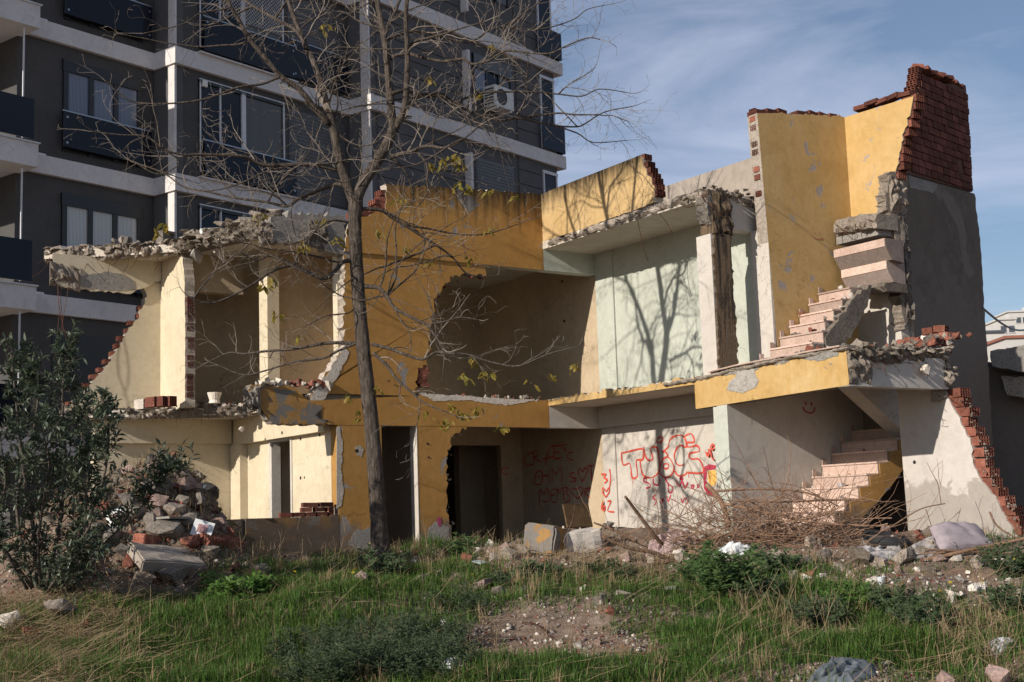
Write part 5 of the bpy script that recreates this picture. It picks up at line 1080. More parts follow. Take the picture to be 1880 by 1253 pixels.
def blades(name, P, hmin, hmax, wid, lean, mat, seg=2):
    n = len(P); a = R3.uniform(0, 2 * np.pi, n); h = R3.uniform(hmin, hmax, n)[:, None]; w = (wid * R3.uniform(.6, 1.3, n))[:, None]
    side = np.stack([np.cos(a), np.sin(a), 0 * a], -1); b = a + R3.uniform(.7, 2.4, n)
    ln = np.abs(R3.normal(0, lean, n))[:, None]; d = np.stack([np.cos(b), np.sin(b), 0 * b], -1) * ln; up = np.array([0, 0, 1.0])
    p1 = P + (up * .55 + d * .25) * h; p2 = P + (up * np.clip(1 - ln * .45, .15, 1) + d) * h
    V = np.stack([P - side * w, P + side * w, p1 + side * w * .75, p1 - side * w * .75, p2], 1).reshape(-1, 3)
    k = (np.arange(n) * 5)[:, None]
    F = np.concatenate([k + [0, 1, 2], k + [0, 2, 3], k + [3, 2, 4]], 0)
    return fast_mesh(name, V, F, mat)
P, px, py = zone_pts(620000)
inb = (py < 1300) & (py > 985) & (px > -500) & (px < 2420) & outside(P)
P, px, py = P[inb], px[inb], py[inb]
br = bare(px, py); nz = np.array([0.0]) 
patch = .5 + .5 * np.sin(P[:, 0] * 2.3 + 1.3 * np.sin(P[:, 1] * 1.7)) * np.sin(P[:, 1] * 2.9 + P[:, 0] * .7)
lush = .7 * ell(px, py, 2150, 1150, 260, 110) + .6 * ell(px, py, -260, 1180, 260, 110) + ell(px, py, 480, 1160, 480, 130) + .8 * ell(px, py, 1240, 1170, 160, 60) + .8 * ell(px, py, 1480, 1190, 220, 50) + .5 * ell(px, py, 1100, 1230, 300, 45) + .45 * ell(px, py, 1450, 1090, 300, 40) + .5 * ell(px, py, 1750, 1200, 160, 50) + .5 * ell(px, py, 620, 1040, 260, 40)
straw = .12 * ell(px, py, 60, 1190, 150, 80) + .15 * ell(px, py, 260, 1100, 150, 50) + .9 * ell(px, py, 1040, 1040, 170, 38) + .5 * ell(px, py, 1430, 1130, 120, 60) + .55 * ell(px, py, 1800, 1190, 130, 60) + .6 * ell(px, py, 1400, 1240, 80, 30) + .35 * ell(px, py, 700, 1030, 300, 30)
pt2 = .5 + .5 * np.sin(P[:, 0] * 5.1 + 2 * np.sin(P[:, 1] * 3.3)) * np.sin(P[:, 1] * 6.2 + 1.5 * np.sin(P[:, 0] * 4.0))
dens = np.clip(lush * 1.5, 0, 1) * np.clip(.60 + 1.1 * patch * (.35 + pt2), 0, 1.2)
u = R3.uniform(0, 1, len(P)); kg = u < np.clip(dens * .9 + .03, 0, 1) * (1 - br)
G = P[kg]; hs = (.62 + .9 * (patch * pt2)[kg]); half = R3.uniform(0, 1, len(G)) < .66
def blades_h(name, P, h, wid, lean, mat):
    n = len(P); a = R3.uniform(0, 2 * np.pi, n); h = (h * R3.uniform(.5, 1.3, n))[:, None]; w = (wid * R3.uniform(.6, 1.3, n))[:, None]
    side = np.stack([np.cos(a), np.sin(a), 0 * a], -1); b = a + R3.uniform(.7, 2.4, n)
    ln = np.abs(R3.normal(0, lean, n))[:, None]; d = np.stack([np.cos(b), np.sin(b), 0 * b], -1) * ln; up = np.array([0, 0, 1.0])
    p1 = P + (up * .55 + d * .3) * h; p2 = P + (up * np.clip(.95 - ln * .5, .1, 1) + d) * h
    V = np.stack([P - side * w, P + side * w, p1 + side * w * .75, p1 - side * w * .75, p2], 1).reshape(-1, 3)
    k = (np.arange(n) * 5)[:, None]; return fast_mesh(name, V, np.concatenate([k + [0, 1, 2], k + [0, 2, 3], k + [3, 2, 4]], 0), mat)
M_GRASS2 = leaf_mat('yellow_green_grass', (.13, .19, .045), (.17, .20, .07), .6, .4, 2.2, .2)
tag(link('grass', blades_h('grass', G[half], hs[half] * .20, .0044, .75, M_GRASS)), 'green grass growing over the rubble lot', 'grass', kind='stuff')
tag(link('pale_grass', blades_h('pale_grass', G[~half], hs[~half] * .17, .0040, .95, M_GRASS2)), 'yellowish green grass mixed into the lot', 'grass', kind='stuff')
u = R3.uniform(0, 1, len(P)); ks = u < np.clip(straw * .05 + .004, 0, 1) * (1 - br * .7)
# dry grass grows in tufts
u = R3.uniform(0, 1, len(P)); kt = np.nonzero(u < np.clip(straw * .0042 + .0010 + .0016 * ell(px, py, 940, 1035, 900, 30), 0, 1) * (1 - br * .8))[0][:900]
TP_ = []
for c in kt:
    m_ = R3.randint(14, 34); q_ = P[c][None] + np.stack([R3.normal(0, .035, m_), R3.normal(0, .035, m_), np.zeros(m_)], -1); TP_.append(q_)
TP_ = np.concatenate(TP_ + [P[ks]], 0); TP_[:, 2] = gz_np(TP_[:, 0], TP_[:, 1])
tag(link('dry_grass', blades_h('dry_grass', TP_, np.full(len(TP_), .26), .0028, .85, M_STRAW)), 'dry straw-coloured grass tufts among the weeds', 'grass', kind='stuff')
u = R3.uniform(0, 1, len(P)); kd = u < np.clip(.04 + .10 * patch * pt2 + .16 * ell(px, py, 1330, 1090, 130, 70) + .12 * ell(px, py, 620, 1040, 300, 40) + .16 * ell(px, py, 1700, 1130, 190, 60), 0, 1) * (1 - br)
tag(link('ground_weeds', blades('ground_weeds', P[kd], .03, .11, .007, 1.2, M_GRASSD)), 'low dark weeds covering the soil between stones', 'weeds', kind='stuff')
# dead stalks
ds = MB(); qd = random.Random(77)
for _ in range(170):
    x_, y_ = qd.choice([(qd.gauss(620, 90), qd.gauss(1030, 14)), (qd.gauss(1020, 80), qd.gauss(1050, 20)), (qd.gauss(1460, 90), qd.gauss(1150, 30)), (qd.gauss(1780, 70), qd.gauss(1200, 30)), (qd.uniform(0, 1880), qd.uniform(1030, 1240))])
    g_ = ground_at(x_, min(y_, 1250)); d_ = Vector((qd.gauss(0, .3), qd.gauss(0, .3), 1)).normalized(); L_ = qd.uniform(.2, .6); v_ = [g_]
    for k_ in range(5): d_ = (d_ + Vector((qd.gauss(0, .1), qd.gauss(0, .1), 0))).normalized(); v_.append(v_[-1] + d_ * L_ / 5)
    ds.tube(v_, [.0026, .0024, .0022, .002, .0018, .0015], 3, False)
    for k_ in range(qd.randrange(0, 4)):
        e_ = (d_ + Vector((qd.gauss(0, .7), qd.gauss(0, .7), 0))).normalized(); ds.tube([v_[2 + k_ % 3], v_[2 + k_ % 3] + e_ * .09, v_[2 + k_ % 3] + e_ * .15 + Vector((0, 0, .03))], .0015, 3, False)
tag(ds.build('dead_stalks', M_STRAW), 'thin dead weed stalks standing across the lot', 'stalks', kind='stuff')
# matted straw lying flat
u = R3.uniform(0, 1, len(P)); kf = u < np.clip(ell(px, py, 50, 1190, 190, 80) * .34 + .012 + .08 * ell(px, py, 300, 1080, 260, 50) + .05 * ell(px, py, 1780, 1190, 150, 60) + .05 * ell(px, py, 1150, 1050, 250, 30), 0, 1)
Q = P[kf]
def lying(name, P, lmin, lmax, wid, mat):
    n = len(P); a = R3.uniform(0, 6.283, n); L = R3.uniform(lmin, lmax, n)[:, None]; tilt = R3.normal(.12, .28, n)[:, None]
    d = np.stack([np.cos(a), np.sin(a), 0 * a], -1); d = d + np.array([0, 0, 1.]) * tilt; sd = np.stack([-np.sin(a), np.cos(a), 0 * a], -1) * wid + np.array([0, 0, wid * .6])
    bow = np.stack([-np.sin(a), np.cos(a), 0 * a], -1) * R3.normal(0, .12, n)[:, None]
    p0 = P + np.array([0, 0, 1.]) * R3.uniform(.01, .09, n)[:, None]; p1 = p0 + (d * .5 + bow) * L; p2 = p0 + d * L; p2[:, 2] = np.maximum(p2[:, 2], gz_np(p2[:, 0], p2[:, 1]) + .008)
    V = np.stack([p0 - sd, p0 + sd, p1 + sd, p1 - sd, p2 - sd * .5, p2 + sd * .5], 1).reshape(-1, 3); k = (np.arange(n) * 6)[:, None]
    return fast_mesh(name, V, np.concatenate([k + [0, 1, 2, 3], k + [3, 2, 5, 4]], 0), mat)
tag(link('fallen_straw', lying('fallen_straw', Q, .12, .5, .0022, M_STRAW)), 'matted fallen straw lying on the slope', 'straw', kind='stuff')
# pebbles and brick crumbs
u = R3.uniform(0, 1, len(P)); kp = u < np.clip(br * .095 + .010, 0, 1)
def crumbs(name, C_, smin, smax, mat, label):
    n = len(C_); base = np.array([(1, 0, -.3), (-.4, .9, -.3), (-.5, -.8, -.25), (.3, .5, .6), (.1, -.6, .55), (-.6, .1, .4)]); F0 = np.array([(0, 1, 3), (0, 3, 4), (0, 4, 2), (1, 5, 3), (3, 5, 4), (4, 5, 2), (1, 2, 5), (0, 2, 1)])
    s = np.exp(R3.uniform(np.log(smin), np.log(smax), n)); a = R3.uniform(0, 6.28, n); c, sn = np.cos(a), np.sin(a)
    B = base[None] * (1 + R3.normal(0, .25, (n, 6, 3))) * s[:, None, None]
    V = np.stack([B[..., 0] * c[:, None] - B[..., 1] * sn[:, None], B[..., 0] * sn[:, None] + B[..., 1] * c[:, None], B[..., 2]], -1) + C_[:, None, :]
    F = (F0[None] + (np.arange(n) * 6)[:, None, None]).reshape(-1, 3)
    tag(link(name, fast_mesh(name, V.reshape(-1, 3), F, mat)), label, 'rubble', kind='stuff')
C_ = P[kp]; sel = R3.uniform(0, 1, len(C_))
M_PEB = rough_mat('pebble', [(.3, (.22, .18, .15)), (.6, (.36, .31, .27)), (.8, (.52, .47, .42))], 18, .01)
crumbs('pebbles', C_[sel < .70], .008, .038, M_PEB, 'scattered grey pebbles and mortar crumbs on bare soil')
crumbs('brick_crumbs', C_[(sel > .70) & (sel < .86)], .008, .035, M_BRICK, 'scattered red brick crumbs on bare soil')
crumbs('plaster_crumbs', C_[sel > .86], .008, .035, M_PLEDGE, 'scattered white plaster crumbs on bare soil')
tm = R3.normal(17.9, .95, 9000); lm = R3.normal(-4.9, .95, 9000); tm[::3] = R3.normal(20.1, .5, 3000); lm[::3] = R3.normal(-4.9, .5, 3000); xm = CAM.x + tm * _f0.x + lm * _r0.x; ym = CAM.y + tm * _f0.y + lm * _r0.y; Pm = np.stack([xm, ym, gz_np(xm, ym)], -1); Pm = Pm[outside(Pm) | (Pm[:, 2] > .3)]
crumbs('mound_rubble', Pm[:2600], .012, .065, M_CONCD, 'dark earth and concrete crumbs of the left mound'); crumbs('mound_brick_crumbs', Pm[2600:3500], .012, .06, M_BRICKD, 'brick crumbs scattered over the left mound'); crumbs('mound_plaster_crumbs', Pm[3500:3800], .01, .05, M_PLEDGE, 'pale plaster crumbs scattered over the left mound')
tag(link('mound_straw', blades('mound_straw', Pm[4200:7600], .10, .34, .0026, 1.6, M_STRAW)), 'dry straw growing over the left rubble mound', 'straw', kind='stuff'); tag(link('mound_weeds', blades('mound_weeds', Pm[7600:8800], .05, .16, .007, 1.0, M_GRASSD)), 'sparse weeds on the left rubble mound', 'weeds', kind='stuff')
# sage-like low bush mat in the foreground
def weed(name, px, py, h, spread, n, leaf, label, mat=M_GRASSD, group=None, seed=1, upr=.7, nl=26, fine=False):
    r = random.Random(seed); c = ground_at(px, py); e = empty(name, c, label, 'plant', group); sm = MB(); V = []; F = []
    for k in range(n):
        a = r.uniform(0, 6.28); q = c + Vector((math.cos(a), math.sin(a), 0)) * spread * .55 * r.random() ** .5; q.z = gz(q.x, q.y)
        d = Vector((math.cos(a) * r.uniform(0, 1), math.sin(a) * r.uniform(0, 1), upr + r.random() * .5)).normalized(); L = h * r.uniform(.5, 1.15); pts = [q]
        for j in range(5):
            d = (d + Vector((r.gauss(0, .15), r.gauss(0, .15), r.gauss(0, .08)))).normalized(); pts.append(pts[-1] + d * L / 5)
        sm.tube(pts, [.003 * (1 - j / 7) for j in range(6)], 3, False)
        for _ in range(nl):
            i = r.randrange(0, 5); p = pts[i].lerp(pts[i + 1], r.random()); a2 = r.uniform(0, 6.28)
            dd = Vector((math.cos(a2), math.sin(a2), r.uniform(-.1, .9))).normalized(); w = dd.orthogonal().normalized() * leaf * (.13 if fine else .22); l = leaf * r.uniform(.5, 1.3)
            b = len(V); V += [tuple(p), tuple(p + dd * l * .5 + w), tuple(p + dd * l), tuple(p + dd * l * .5 - w)]; F += [(b, b + 1, b + 2), (b, b + 2, b + 3)]
    sm.build('stem', M_TWIG if not fine else mat, e); link('foliage', fast_mesh('foliage', np.array(V), np.array(F), mat), e); return e
M_SAGE = leaf_mat('sage_leaf', (.060, .082, .040), (.038, .060, .028), .65, .2, 3, .2)
M_FINE = leaf_mat('fine_weed', (.055, .105, .03), (.085, .135, .045), .6, .3, 3, .2)
k = 0
for (x, y, h, s, n, l) in ((620, 1245, .42, .75, 130, .055), (740, 1235, .40, .7, 130, .055), (800, 1190, .34, .55, 90, .05), (690, 1190, .34, .6, 100, .05), (840, 1120, .26, .45, 60, .045), (560, 1215, .30, .5, 70, .05), (790, 1250, .38, .5, 80, .05)):
    k += 1; weed('sage_bush', x, y, h, s, n, l, ('left front sage bush at the bottom edge', 'largest sage bush in the bottom centre', 'sage bush reaching towards the bare soil', 'sage bush behind the largest one', 'small sage bush nearest the bare soil rim', 'leftmost sage bush in the grass', 'front right sage bush beside the plastic bag')[k - 1], M_SAGE, 'sage bushes in the foreground', 30 + k, .55, 34, True)
WD = [(1335, 1105, .60, .24, 80, .12, 'tall feathery dark green weed beside the brush pile', M_FINE, True), (1395, 1115, .36, .24, 50, .07, 'dense leafy weed right of the feathery clump', M_GRASSD, False), (1285, 1075, .40, .18, 34, .09, 'small feathery weed left of the tall feathery clump', M_FINE, True),
 (1700, 1165, .36, .30, 55, .06, 'dark weed clump in the right foreground', M_GRASSD, False), (1640, 1130, .30, .3, 45, .06, 'low weed left of the dark right foreground clump', M_GRASSD, False), (1865, 1130, .34, .30, 50, .06, 'leafy green weed by the right picture edge', M_GRASSD, False), (1855, 1060, .42, .26, 40, .06, 'yellow-flowering weed below the mattress at the right', M_GRASSD, False), (1500, 1150, .32, .4, 60, .06, 'low weed in front of the concrete lumps', M_GRASSD, False),
 (440, 1105, .30, .5, 70, .10, 'bright broad-leaved weed in the left grass', M_GRASS, False), (400, 1090, .22, .3, 40, .09, 'small broad-leaved weed near the concrete slab', M_GRASS, False), (700, 1065, .35, .35, 50, .08, 'weed tuft growing around the tree foot', M_GRASSD, False), (845, 1030, .36, .2, 18, .09, 'feathery weed in front of the broken doorway', M_FINE, True), (110, 1075, .30, .35, 40, .09, 'young leafy sprout under the big shrub', M_SHRUB, False), (1430, 1060, .35, .3, 40, .08, 'weed between the brush pile and the concrete lumps', M_GRASSD, False),
 (1560, 1110, .25, .4, 50, .05, 'short weed patch on the gravel', M_GRASS, False), (1000, 1060, .20, .4, 40, .06, 'weed tangle in front of the yellow concrete block', M_GRASSD, False), (1120, 1060, .20, .35, 36, .06, 'weed tangle left of the brush pile', M_GRASSD, False), (930, 1075, .18, .3, 26, .06, 'weed tuft beside the pink rock', M_GRASSD, False)]
for i, (x, y, h, s, n, l, lab, mt_, fine) in enumerate(WD): weed('weed_plant', x, y, h, s, n, l, lab, mt_, None, 60 + i, .8, 34, fine)
# yellow flowers
M_FLOW = leaf_mat('yellow_petal', (.75, .55, .03), (.65, .45, .02), .5, .3)
fl = MB()
for j in range(10):
    a = j * .628; fl.add([(0, 0, 0), (math.cos(a - .25) * .012, math.sin(a - .25) * .012, .006), (math.cos(a) * .022, math.sin(a) * .022, .004), (math.cos(a + .25) * .012, math.sin(a + .25) * .012, .006)], [(0, 1, 2, 3)])
flm = fl.mesh('flower_head', M_FLOW); stm = MB().tube([(0, 0, -.3), (.01, 0, -.15), (0, 0, 0)], .0018, 4).mesh('flower_stalk', M_FINE)
for i, (x, y) in enumerate(((681, 998), (683, 1010), (680, 1022), (718, 986), (706, 1002), (648, 1052), (651, 1046), (541, 1050), (867, 1055), (748, 1214), (707, 1218), (1654, 1018), (1745, 1070), (1692, 1072), (1640, 1102), (1725, 1085), (1804, 1070), (1862, 1028), (1855, 1066), (1620, 1035), (797, 978))):
    g = ground_at(x, y + 28); d = ray(x, y); p = CAM + d * ((g - CAM).dot(_f0) / d.dot(_f0))
    e = empty('yellow_flower', (p.x, p.y, p.z), 'small yellow daisy-like flower among the weeds', 'flower', 'yellow flowers in the weeds')
    link('flower_head', flm, e, p, (rng.uniform(.3, .9) , rng.uniform(-.4, .4), rng.uniform(0, 6)), (1.2,) * 3); link('stalk', stm, e, p)
# ================================================================ brush pile and branches
M_BRUSH = rough_mat('dead_wood', [(.3, (.13, .075, .048)), (.55, (.24, .15, .10)), (.8, (.36, .25, .18))], 8, .006)
BP = empty('brush_pile', ground_at(1400, 1015), 'tangled pile of cut brown branches in front of the stairs', 'brush pile')
q = random.Random(5)
def stick(mb, px, py, ang, L, r, t, curve=.3, n=7):
    p = atT(px, py, t); d = (_r0 * math.cos(ang) + Vector((0, 0, 1)) * math.sin(ang) + _f0 * q.gauss(0, .25)).normalized(); pts = [p]; b = Vector((q.gauss(0, curve), q.gauss(0, curve), q.gauss(0, curve)))
    for i in range(n):
        d = (d + b / n + Vector((q.gauss(0, .09), q.gauss(0, .09), q.gauss(0, .09)))).normalized(); c = pts[-1] + d * L / n; c.z = max(c.z, gz(c.x, c.y) + .01); pts.append(c)
    mb.tube(pts, [r * (1 - .65 * i / n) for i in range(n + 1)], 5, False); return pts
mb = MB()
for i in range(420):
    x = q.gauss(1420, 95); y = 1010 - abs(q.gauss(0, 38)); a = q.choice([q.gauss(.25, .5), q.gauss(2.9, .5)]); L = q.uniform(.4, 1.3); t = q.uniform(17.6, 18.9)
    pts = stick(mb, x, y, a, L, q.uniform(.003, .009), t)
    if q.random() < .6:
        j = q.randrange(2, 6); dd = (pts[j + 1] - pts[j]).normalized(); e = pts[j]; v = [e]
        for k in range(4): dd = (dd + Vector((q.gauss(0, .35), q.gauss(0, .35), q.gauss(.1, .35)))).normalized(); v.append(v[-1] + dd * .09)
        mb.tube(v, [.004, .0035, .003, .002, .0015], 4, False)
for i in range(90):
    stick(mb, q.gauss(1300, 90), 1000 - abs(q.gauss(0, 30)), q.gauss(.9, .7), q.uniform(.35, .9), q.uniform(.002, .006), q.uniform(17.8, 19))
for i in range(26):
    stick(mb, q.uniform(1330, 1500), 960, q.gauss(1.1, .5), q.uniform(.5, 1.0), q.uniform(.002, .004), q.uniform(17.8, 18.8), .5)
tag(mb.build('twigs', M_BRUSH, BP, True), kind='stuff')
def limb(parent, pxs, r0, r1, t0, t1, mat=M_BRUSH, name='branch'):
    pts = [atT(x, y, t0 + (t1 - t0) * i / (len(pxs) - 1)) for i, (x, y) in enumerate(pxs)]
    P1, S1 = smooth_path(pts, [r0 + (r1 - r0) * i / (len(pts) - 1) for i in range(len(pts))], 5)
    return MB().tube(P1, S1, 8).build(name, mat, parent, True)
for pxs, r0, r1, a, b in (([(1148, 912), (1165, 935), (1195, 975), (1215, 1000)], .018, .03, 17.8, 18.2), ([(1105, 985), (1150, 1005), (1200, 1015), (1230, 1030)], .022, .03, 17.6, 17.8), ([(1090, 960), (1130, 975), (1170, 995)], .012, .02, 17.9, 18), ([(1297, 890), (1320, 915), (1333, 945), (1337, 968)], .035, .04, 18.6, 18.3), ([(1315, 902), (1400, 898), (1480, 905), (1540, 930)], .018, .01, 18.1, 17.9), ([(1330, 925), (1420, 945), (1500, 960), (1600, 966), (1630, 962)], .022, .012, 17.9, 17.8), ([(1190, 1040), (1260, 1020), (1310, 990), (1370, 970)], .025, .018, 17.5, 17.9), ([(1350, 920), (1440, 922), (1520, 918), (1600, 920)], .014, .008, 18.2, 18.0), ([(1590, 995), (1640, 965), (1690, 935), (1735, 925)], .012, .007, 18.0, 18.0), ([(1728, 927), (1722, 890), (1712, 870), (1702, 850)], .006, .003, 18.0, 18.0), ([(1712, 868), (1720, 855), (1730, 848)], .003, .002, 18.0, 18.0), ([(1700, 935), (1708, 960), (1716, 985)], .006, .004, 18.0, 18.0), ([(1400, 985), (1440, 900), (1452, 830), (1445, 800)], .01, .003, 18.2, 18.4), ([(1380, 980), (1340, 920), (1320, 860), (1300, 830)], .008, .002, 18.2, 18.4)):
    limb(BP, pxs, r0, r1, a, b)
fb_ = empty('fallen_branch', ground_at(1650, 1040), 'long fallen branch lying on the ground in front of the mattress', 'branch')
for pxs, r0, r1 in (([(1600, 1040), (1700, 1028), (1780, 1010), (1830, 1000), (1900, 985)], .03, .02), ([(1700, 1010), (1760, 1012), (1830, 1016), (1890, 1020)], .016, .012), ([(1780, 1008), (1800, 1018), (1830, 1022)], .01, .006), ([(1817, 940), (1830, 965), (1860, 985), (1890, 992)], .014, .008), ([(1640, 1035), (1690, 1018), (1740, 1014)], .012, .008)): limb(fb_, pxs, r0, r1, 17.2, 17.2)
# ================================================================ stones, blocks and rubbish
MATS = {'g': M_CONC, 'd': M_CONCD, 'p': M_PLEDGE, 'b': M_BRICK, 'k': rough_mat('pink_rock', [(.3, (.22, .15, .13)), (.6, (.33, .24, .21)), (.8, (.42, .33, .29))], 6, .02), 'y': M_STUCCO_SHADED_LOW, 'w': M_PLEDGE}
def stone(px, py, wpx, kind, label, flat=.75, cat='stone', group=None, name='stone', rot=None, t=None, z=None, seed=None, detail=2):
    g = ground_at(px, py) if z is None else z; dist = (g - CAM).dot(_f0); s = wpx / FPX * dist
    sd = seed if seed is not None else (int(px) * 7 + int(py)) % (40 if wpx > 28 else 12)
    me = chunk_mesh(sd, MATS[kind], name + '_' + kind, flat, 16, detail)
    o = link(name, me, None, g + Vector((0, 0, s * flat * .22)), rot or (rng.uniform(-.4, .4), rng.uniform(-.4, .4), rng.uniform(0, 6.28)), (s * 1.15,) * 3)
    return tag(o, label, cat, group)
for a in ((1575, 1035, 62, 'g', 'largest grey concrete lump below the stairs', .8), (1545, 1052, 40, 'g', 'grey concrete lump left of the largest one', .8), (1612, 1040, 40, 'g', 'grey concrete lump between the largest and the pointed one', .7), (1662, 1035, 52, 'g', 'pointed grey concrete lump right of the large lumps', .8), (1345, 1045, 52, 'g', 'rounded concrete lump at the foot of the brush pile', .8), (1400, 1050, 34, 'g', 'small concrete lump beside the brush pile', .7), (915, 1098, 36, 'g', 'smooth grey stone in the grass near the pink rock', .75), (888, 1085, 60, 'k', 'flat pinkish rock leaning in the grass', .5), (1102, 1108, 38, 'd', 'dark grey stone at the top of the bare soil', .8), (1142, 1095, 40, 'g', 'pale-edged broken stone on the bare soil rim', .55), (1070, 1088, 22, 'p', 'small whitish stone standing in the dry grass', 1.1), (1272, 1162, 24, 'w', 'bright white stone in the green grass', .9),
 (1512, 1205, 32, 'd', 'grey triangular stone in the right grass', .7), (1572, 1170, 30, 'k', 'brown upright stone in the right weeds', 1.1), (1748, 1110, 26, 'p', 'pale upright stone in the right weeds', 1.3), (1740, 1268, 62, 'k', 'big brown rock at the bottom right', .8), (1832, 1268, 66, 'k', 'big pale-edged rock in the bottom right corner', .9), (1765, 1070, 44, 'p', 'pale slab fragment on the gravel', .35), (1800, 1082, 70, 'p', 'long pale mortar fragment on the gravel', .25), (1690, 1066, 16, 'p', 'small white fragment on the gravel', .5), (475, 1052, 52, 'g', 'leaning concrete fragment left of the tree', .7), (325, 1070, 95, 'g', 'broad dusty concrete lump on the left slope', .55), (265, 1062, 50, 'g', 'dusty concrete lump left of the broad one', .6), (220, 1085, 36, 'd', 'flat grey stone below the leafy shrub', .4), (110, 1135, 85, 'g', 'straw-covered rock on the left slope', .6), (20, 1150, 46, 'p', 'pale upright stone at the left edge', 1.0), (50, 1170, 34, 'b', 'red brick fragment at the left edge', .7), (70, 1165, 24, 'b', 'second red brick fragment beside the first at left', .7),
 (560, 1040, 46, 'k', 'pinkish stone against the sill wall', .6), (610, 1050, 34, 'g', 'grey stone in the dry grass left of the tree', .7), (660, 1070, 40, 'k', 'brown stone in the grass below the tree', .7), (770, 1075, 48, 'k', 'brown soil-covered stone right of the tree', .6), (1345, 1180, 30, 'k', 'brown stone half sunk in the right grass', .5), (1390, 1120, 24, 'g', 'grey stone under the leafy weed', .6), (970, 1250, 30, 'k', 'brown stone at the bottom of the bare soil', .8), (1064, 1190, 24, 'p', 'white plaster triangle on the bare soil', .6), (1098, 1185, 20, 'k', 'brown and white pebble beside the plaster triangle', 1.2), (1820, 1020, 30, 'b', 'red brick lump beside the mattress', .6), (1460, 1062, 30, 'd', 'dark hollow rubble lump near the drain pipe', .7), (1490, 1060, 44, 'b', 'red clay rubble lump below the brush pile', .5), (940, 1030, 50, 'g', 'earthy concrete lump in front of the dark doorway', .7), (1180, 1072, 26, 'k', 'brown stone by the pale plank', .5), (1625, 1200, 22, 'k', 'small brown stone in the right foreground', .6), (205, 1110, 40, 'g', 'earthy stone in the left straw', .6), (155, 1150, 36, 'b', 'brick lump in the left straw', .6)):
    stone(*a)
RUB = []
ZN = [('on the left slope', 40, lambda: (rng.uniform(0, 470), rng.uniform(1035, 1150)), 'gdkgb'), ('in the weeds along the house front', 80, lambda: (rng.uniform(480, 1300), rng.uniform(1015, 1060)), 'gkpgb'), ('on the right gravel', 55, lambda: (rng.uniform(1380, 1880), rng.uniform(1045, 1120)), 'gpkgpb'), ('around the bare soil patch', 34, lambda: (rng.gauss(1040, 120), rng.gauss(1150, 38)), 'gkpgb'), ('in the right foreground', 26, lambda: (rng.uniform(1420, 1880), rng.uniform(1140, 1250)), 'gkdk')]
for wh, n_, fn_, ks_ in ZN:
    for _ in range(n_):
        x_, y_ = fn_(); kk = rng.choice(ks_); cn = {'g': 'grey', 'd': 'dark grey', 'k': 'brownish', 'p': 'whitish', 'b': 'brick red'}[kk]
        stone(x_, min(y_, 1250), rng.choice((7, 9, 11, 14, 18, 26)) * rng.uniform(.8, 1.2), kk, f'small {cn} stone lying {wh}', rng.uniform(.5, .9), 'stone', f'small {cn} stones {wh}', detail=1)
def rubble(me, loc, rot, sc, label, grp): RUB.append((sc, me, Vector(loc), rot, label, grp))
for i_, (x_, y_, w_, k_) in enumerate(((1425, 1030, 36, 'g'), (1480, 1036, 30, 'd'), (1512, 1028, 40, 'g'), (1630, 1022, 34, 'g'), (1690, 1026, 42, 'g'), (1725, 1034, 30, 'k'), (1755, 1030, 26, 'p'), (1800, 1042, 38, 'g'), (1840, 1036, 34, 'p'), (1865, 1048, 40, 'g'), (1650, 1052, 24, 'k'), (1705, 1052, 28, 'g'), (1560, 1062, 24, 'p'), (1250, 1030, 34, 'g'), (1150, 1030, 36, 'k'), (1110, 1018, 30, 'b'), (960, 1020, 44, 'g'), (905, 1022, 36, 'k'), (860, 1030, 30, 'b'), (1035, 1030, 30, 'y'))):
    stone(x_, y_, w_, k_, 'broken ' + {'g': 'grey concrete', 'd': 'dark concrete', 'k': 'brown', 'p': 'pale plaster', 'b': 'red brick', 'y': 'ochre painted'}[k_] + ' lump in the rubble line along the house front', .75, 'rubble', {'g': 'grey', 'd': 'dark', 'k': 'brown', 'p': 'pale', 'b': 'brick', 'y': 'ochre'}[k_] + ' lumps in the rubble line', 'rubble_lump')
# rubble on the left mound: countable chunks
GR = 'rubble pieces on the left mound'
for i in range(170):
    t = rng.gauss(17.8, 1.0); l = rng.gauss(-4.9, .95); x = CAM.x + t * _f0.x + l * _r0.x; y = CAM.y + t * _f0.y + l * _r0.y
    if i % 3 == 0:
        t = rng.gauss(20.15, .45); l = rng.gauss(-4.85, .5); x = CAM.x + t * _f0.x + l * _r0.x; y = CAM.y + t * _f0.y + l * _r0.y
    elif y > -.15 and x > -6.9: continue
    z = gz(x, y); k = rng.choice('gddbbkkd'); s = rng.uniform(.08, .30)
    me = chunk_mesh(rng.randrange(14), MATS[k], 'rubble_chunk_' + k, .7, 12, 1)
    rubble(me, (x, y, z + s * .12), (rng.uniform(0, 6), rng.uniform(0, 6), rng.uniform(0, 6)), s, {'g': 'grey concrete rubble piece on the left mound', 'd': 'dark concrete rubble piece on the left mound', 'b': 'red brick rubble piece on the left mound', 'k': 'brown rubble piece on the left mound'}[k], {'g': 'grey ', 'd': 'dark ', 'b': 'brick ', 'k': 'brown '}[k] + GR)
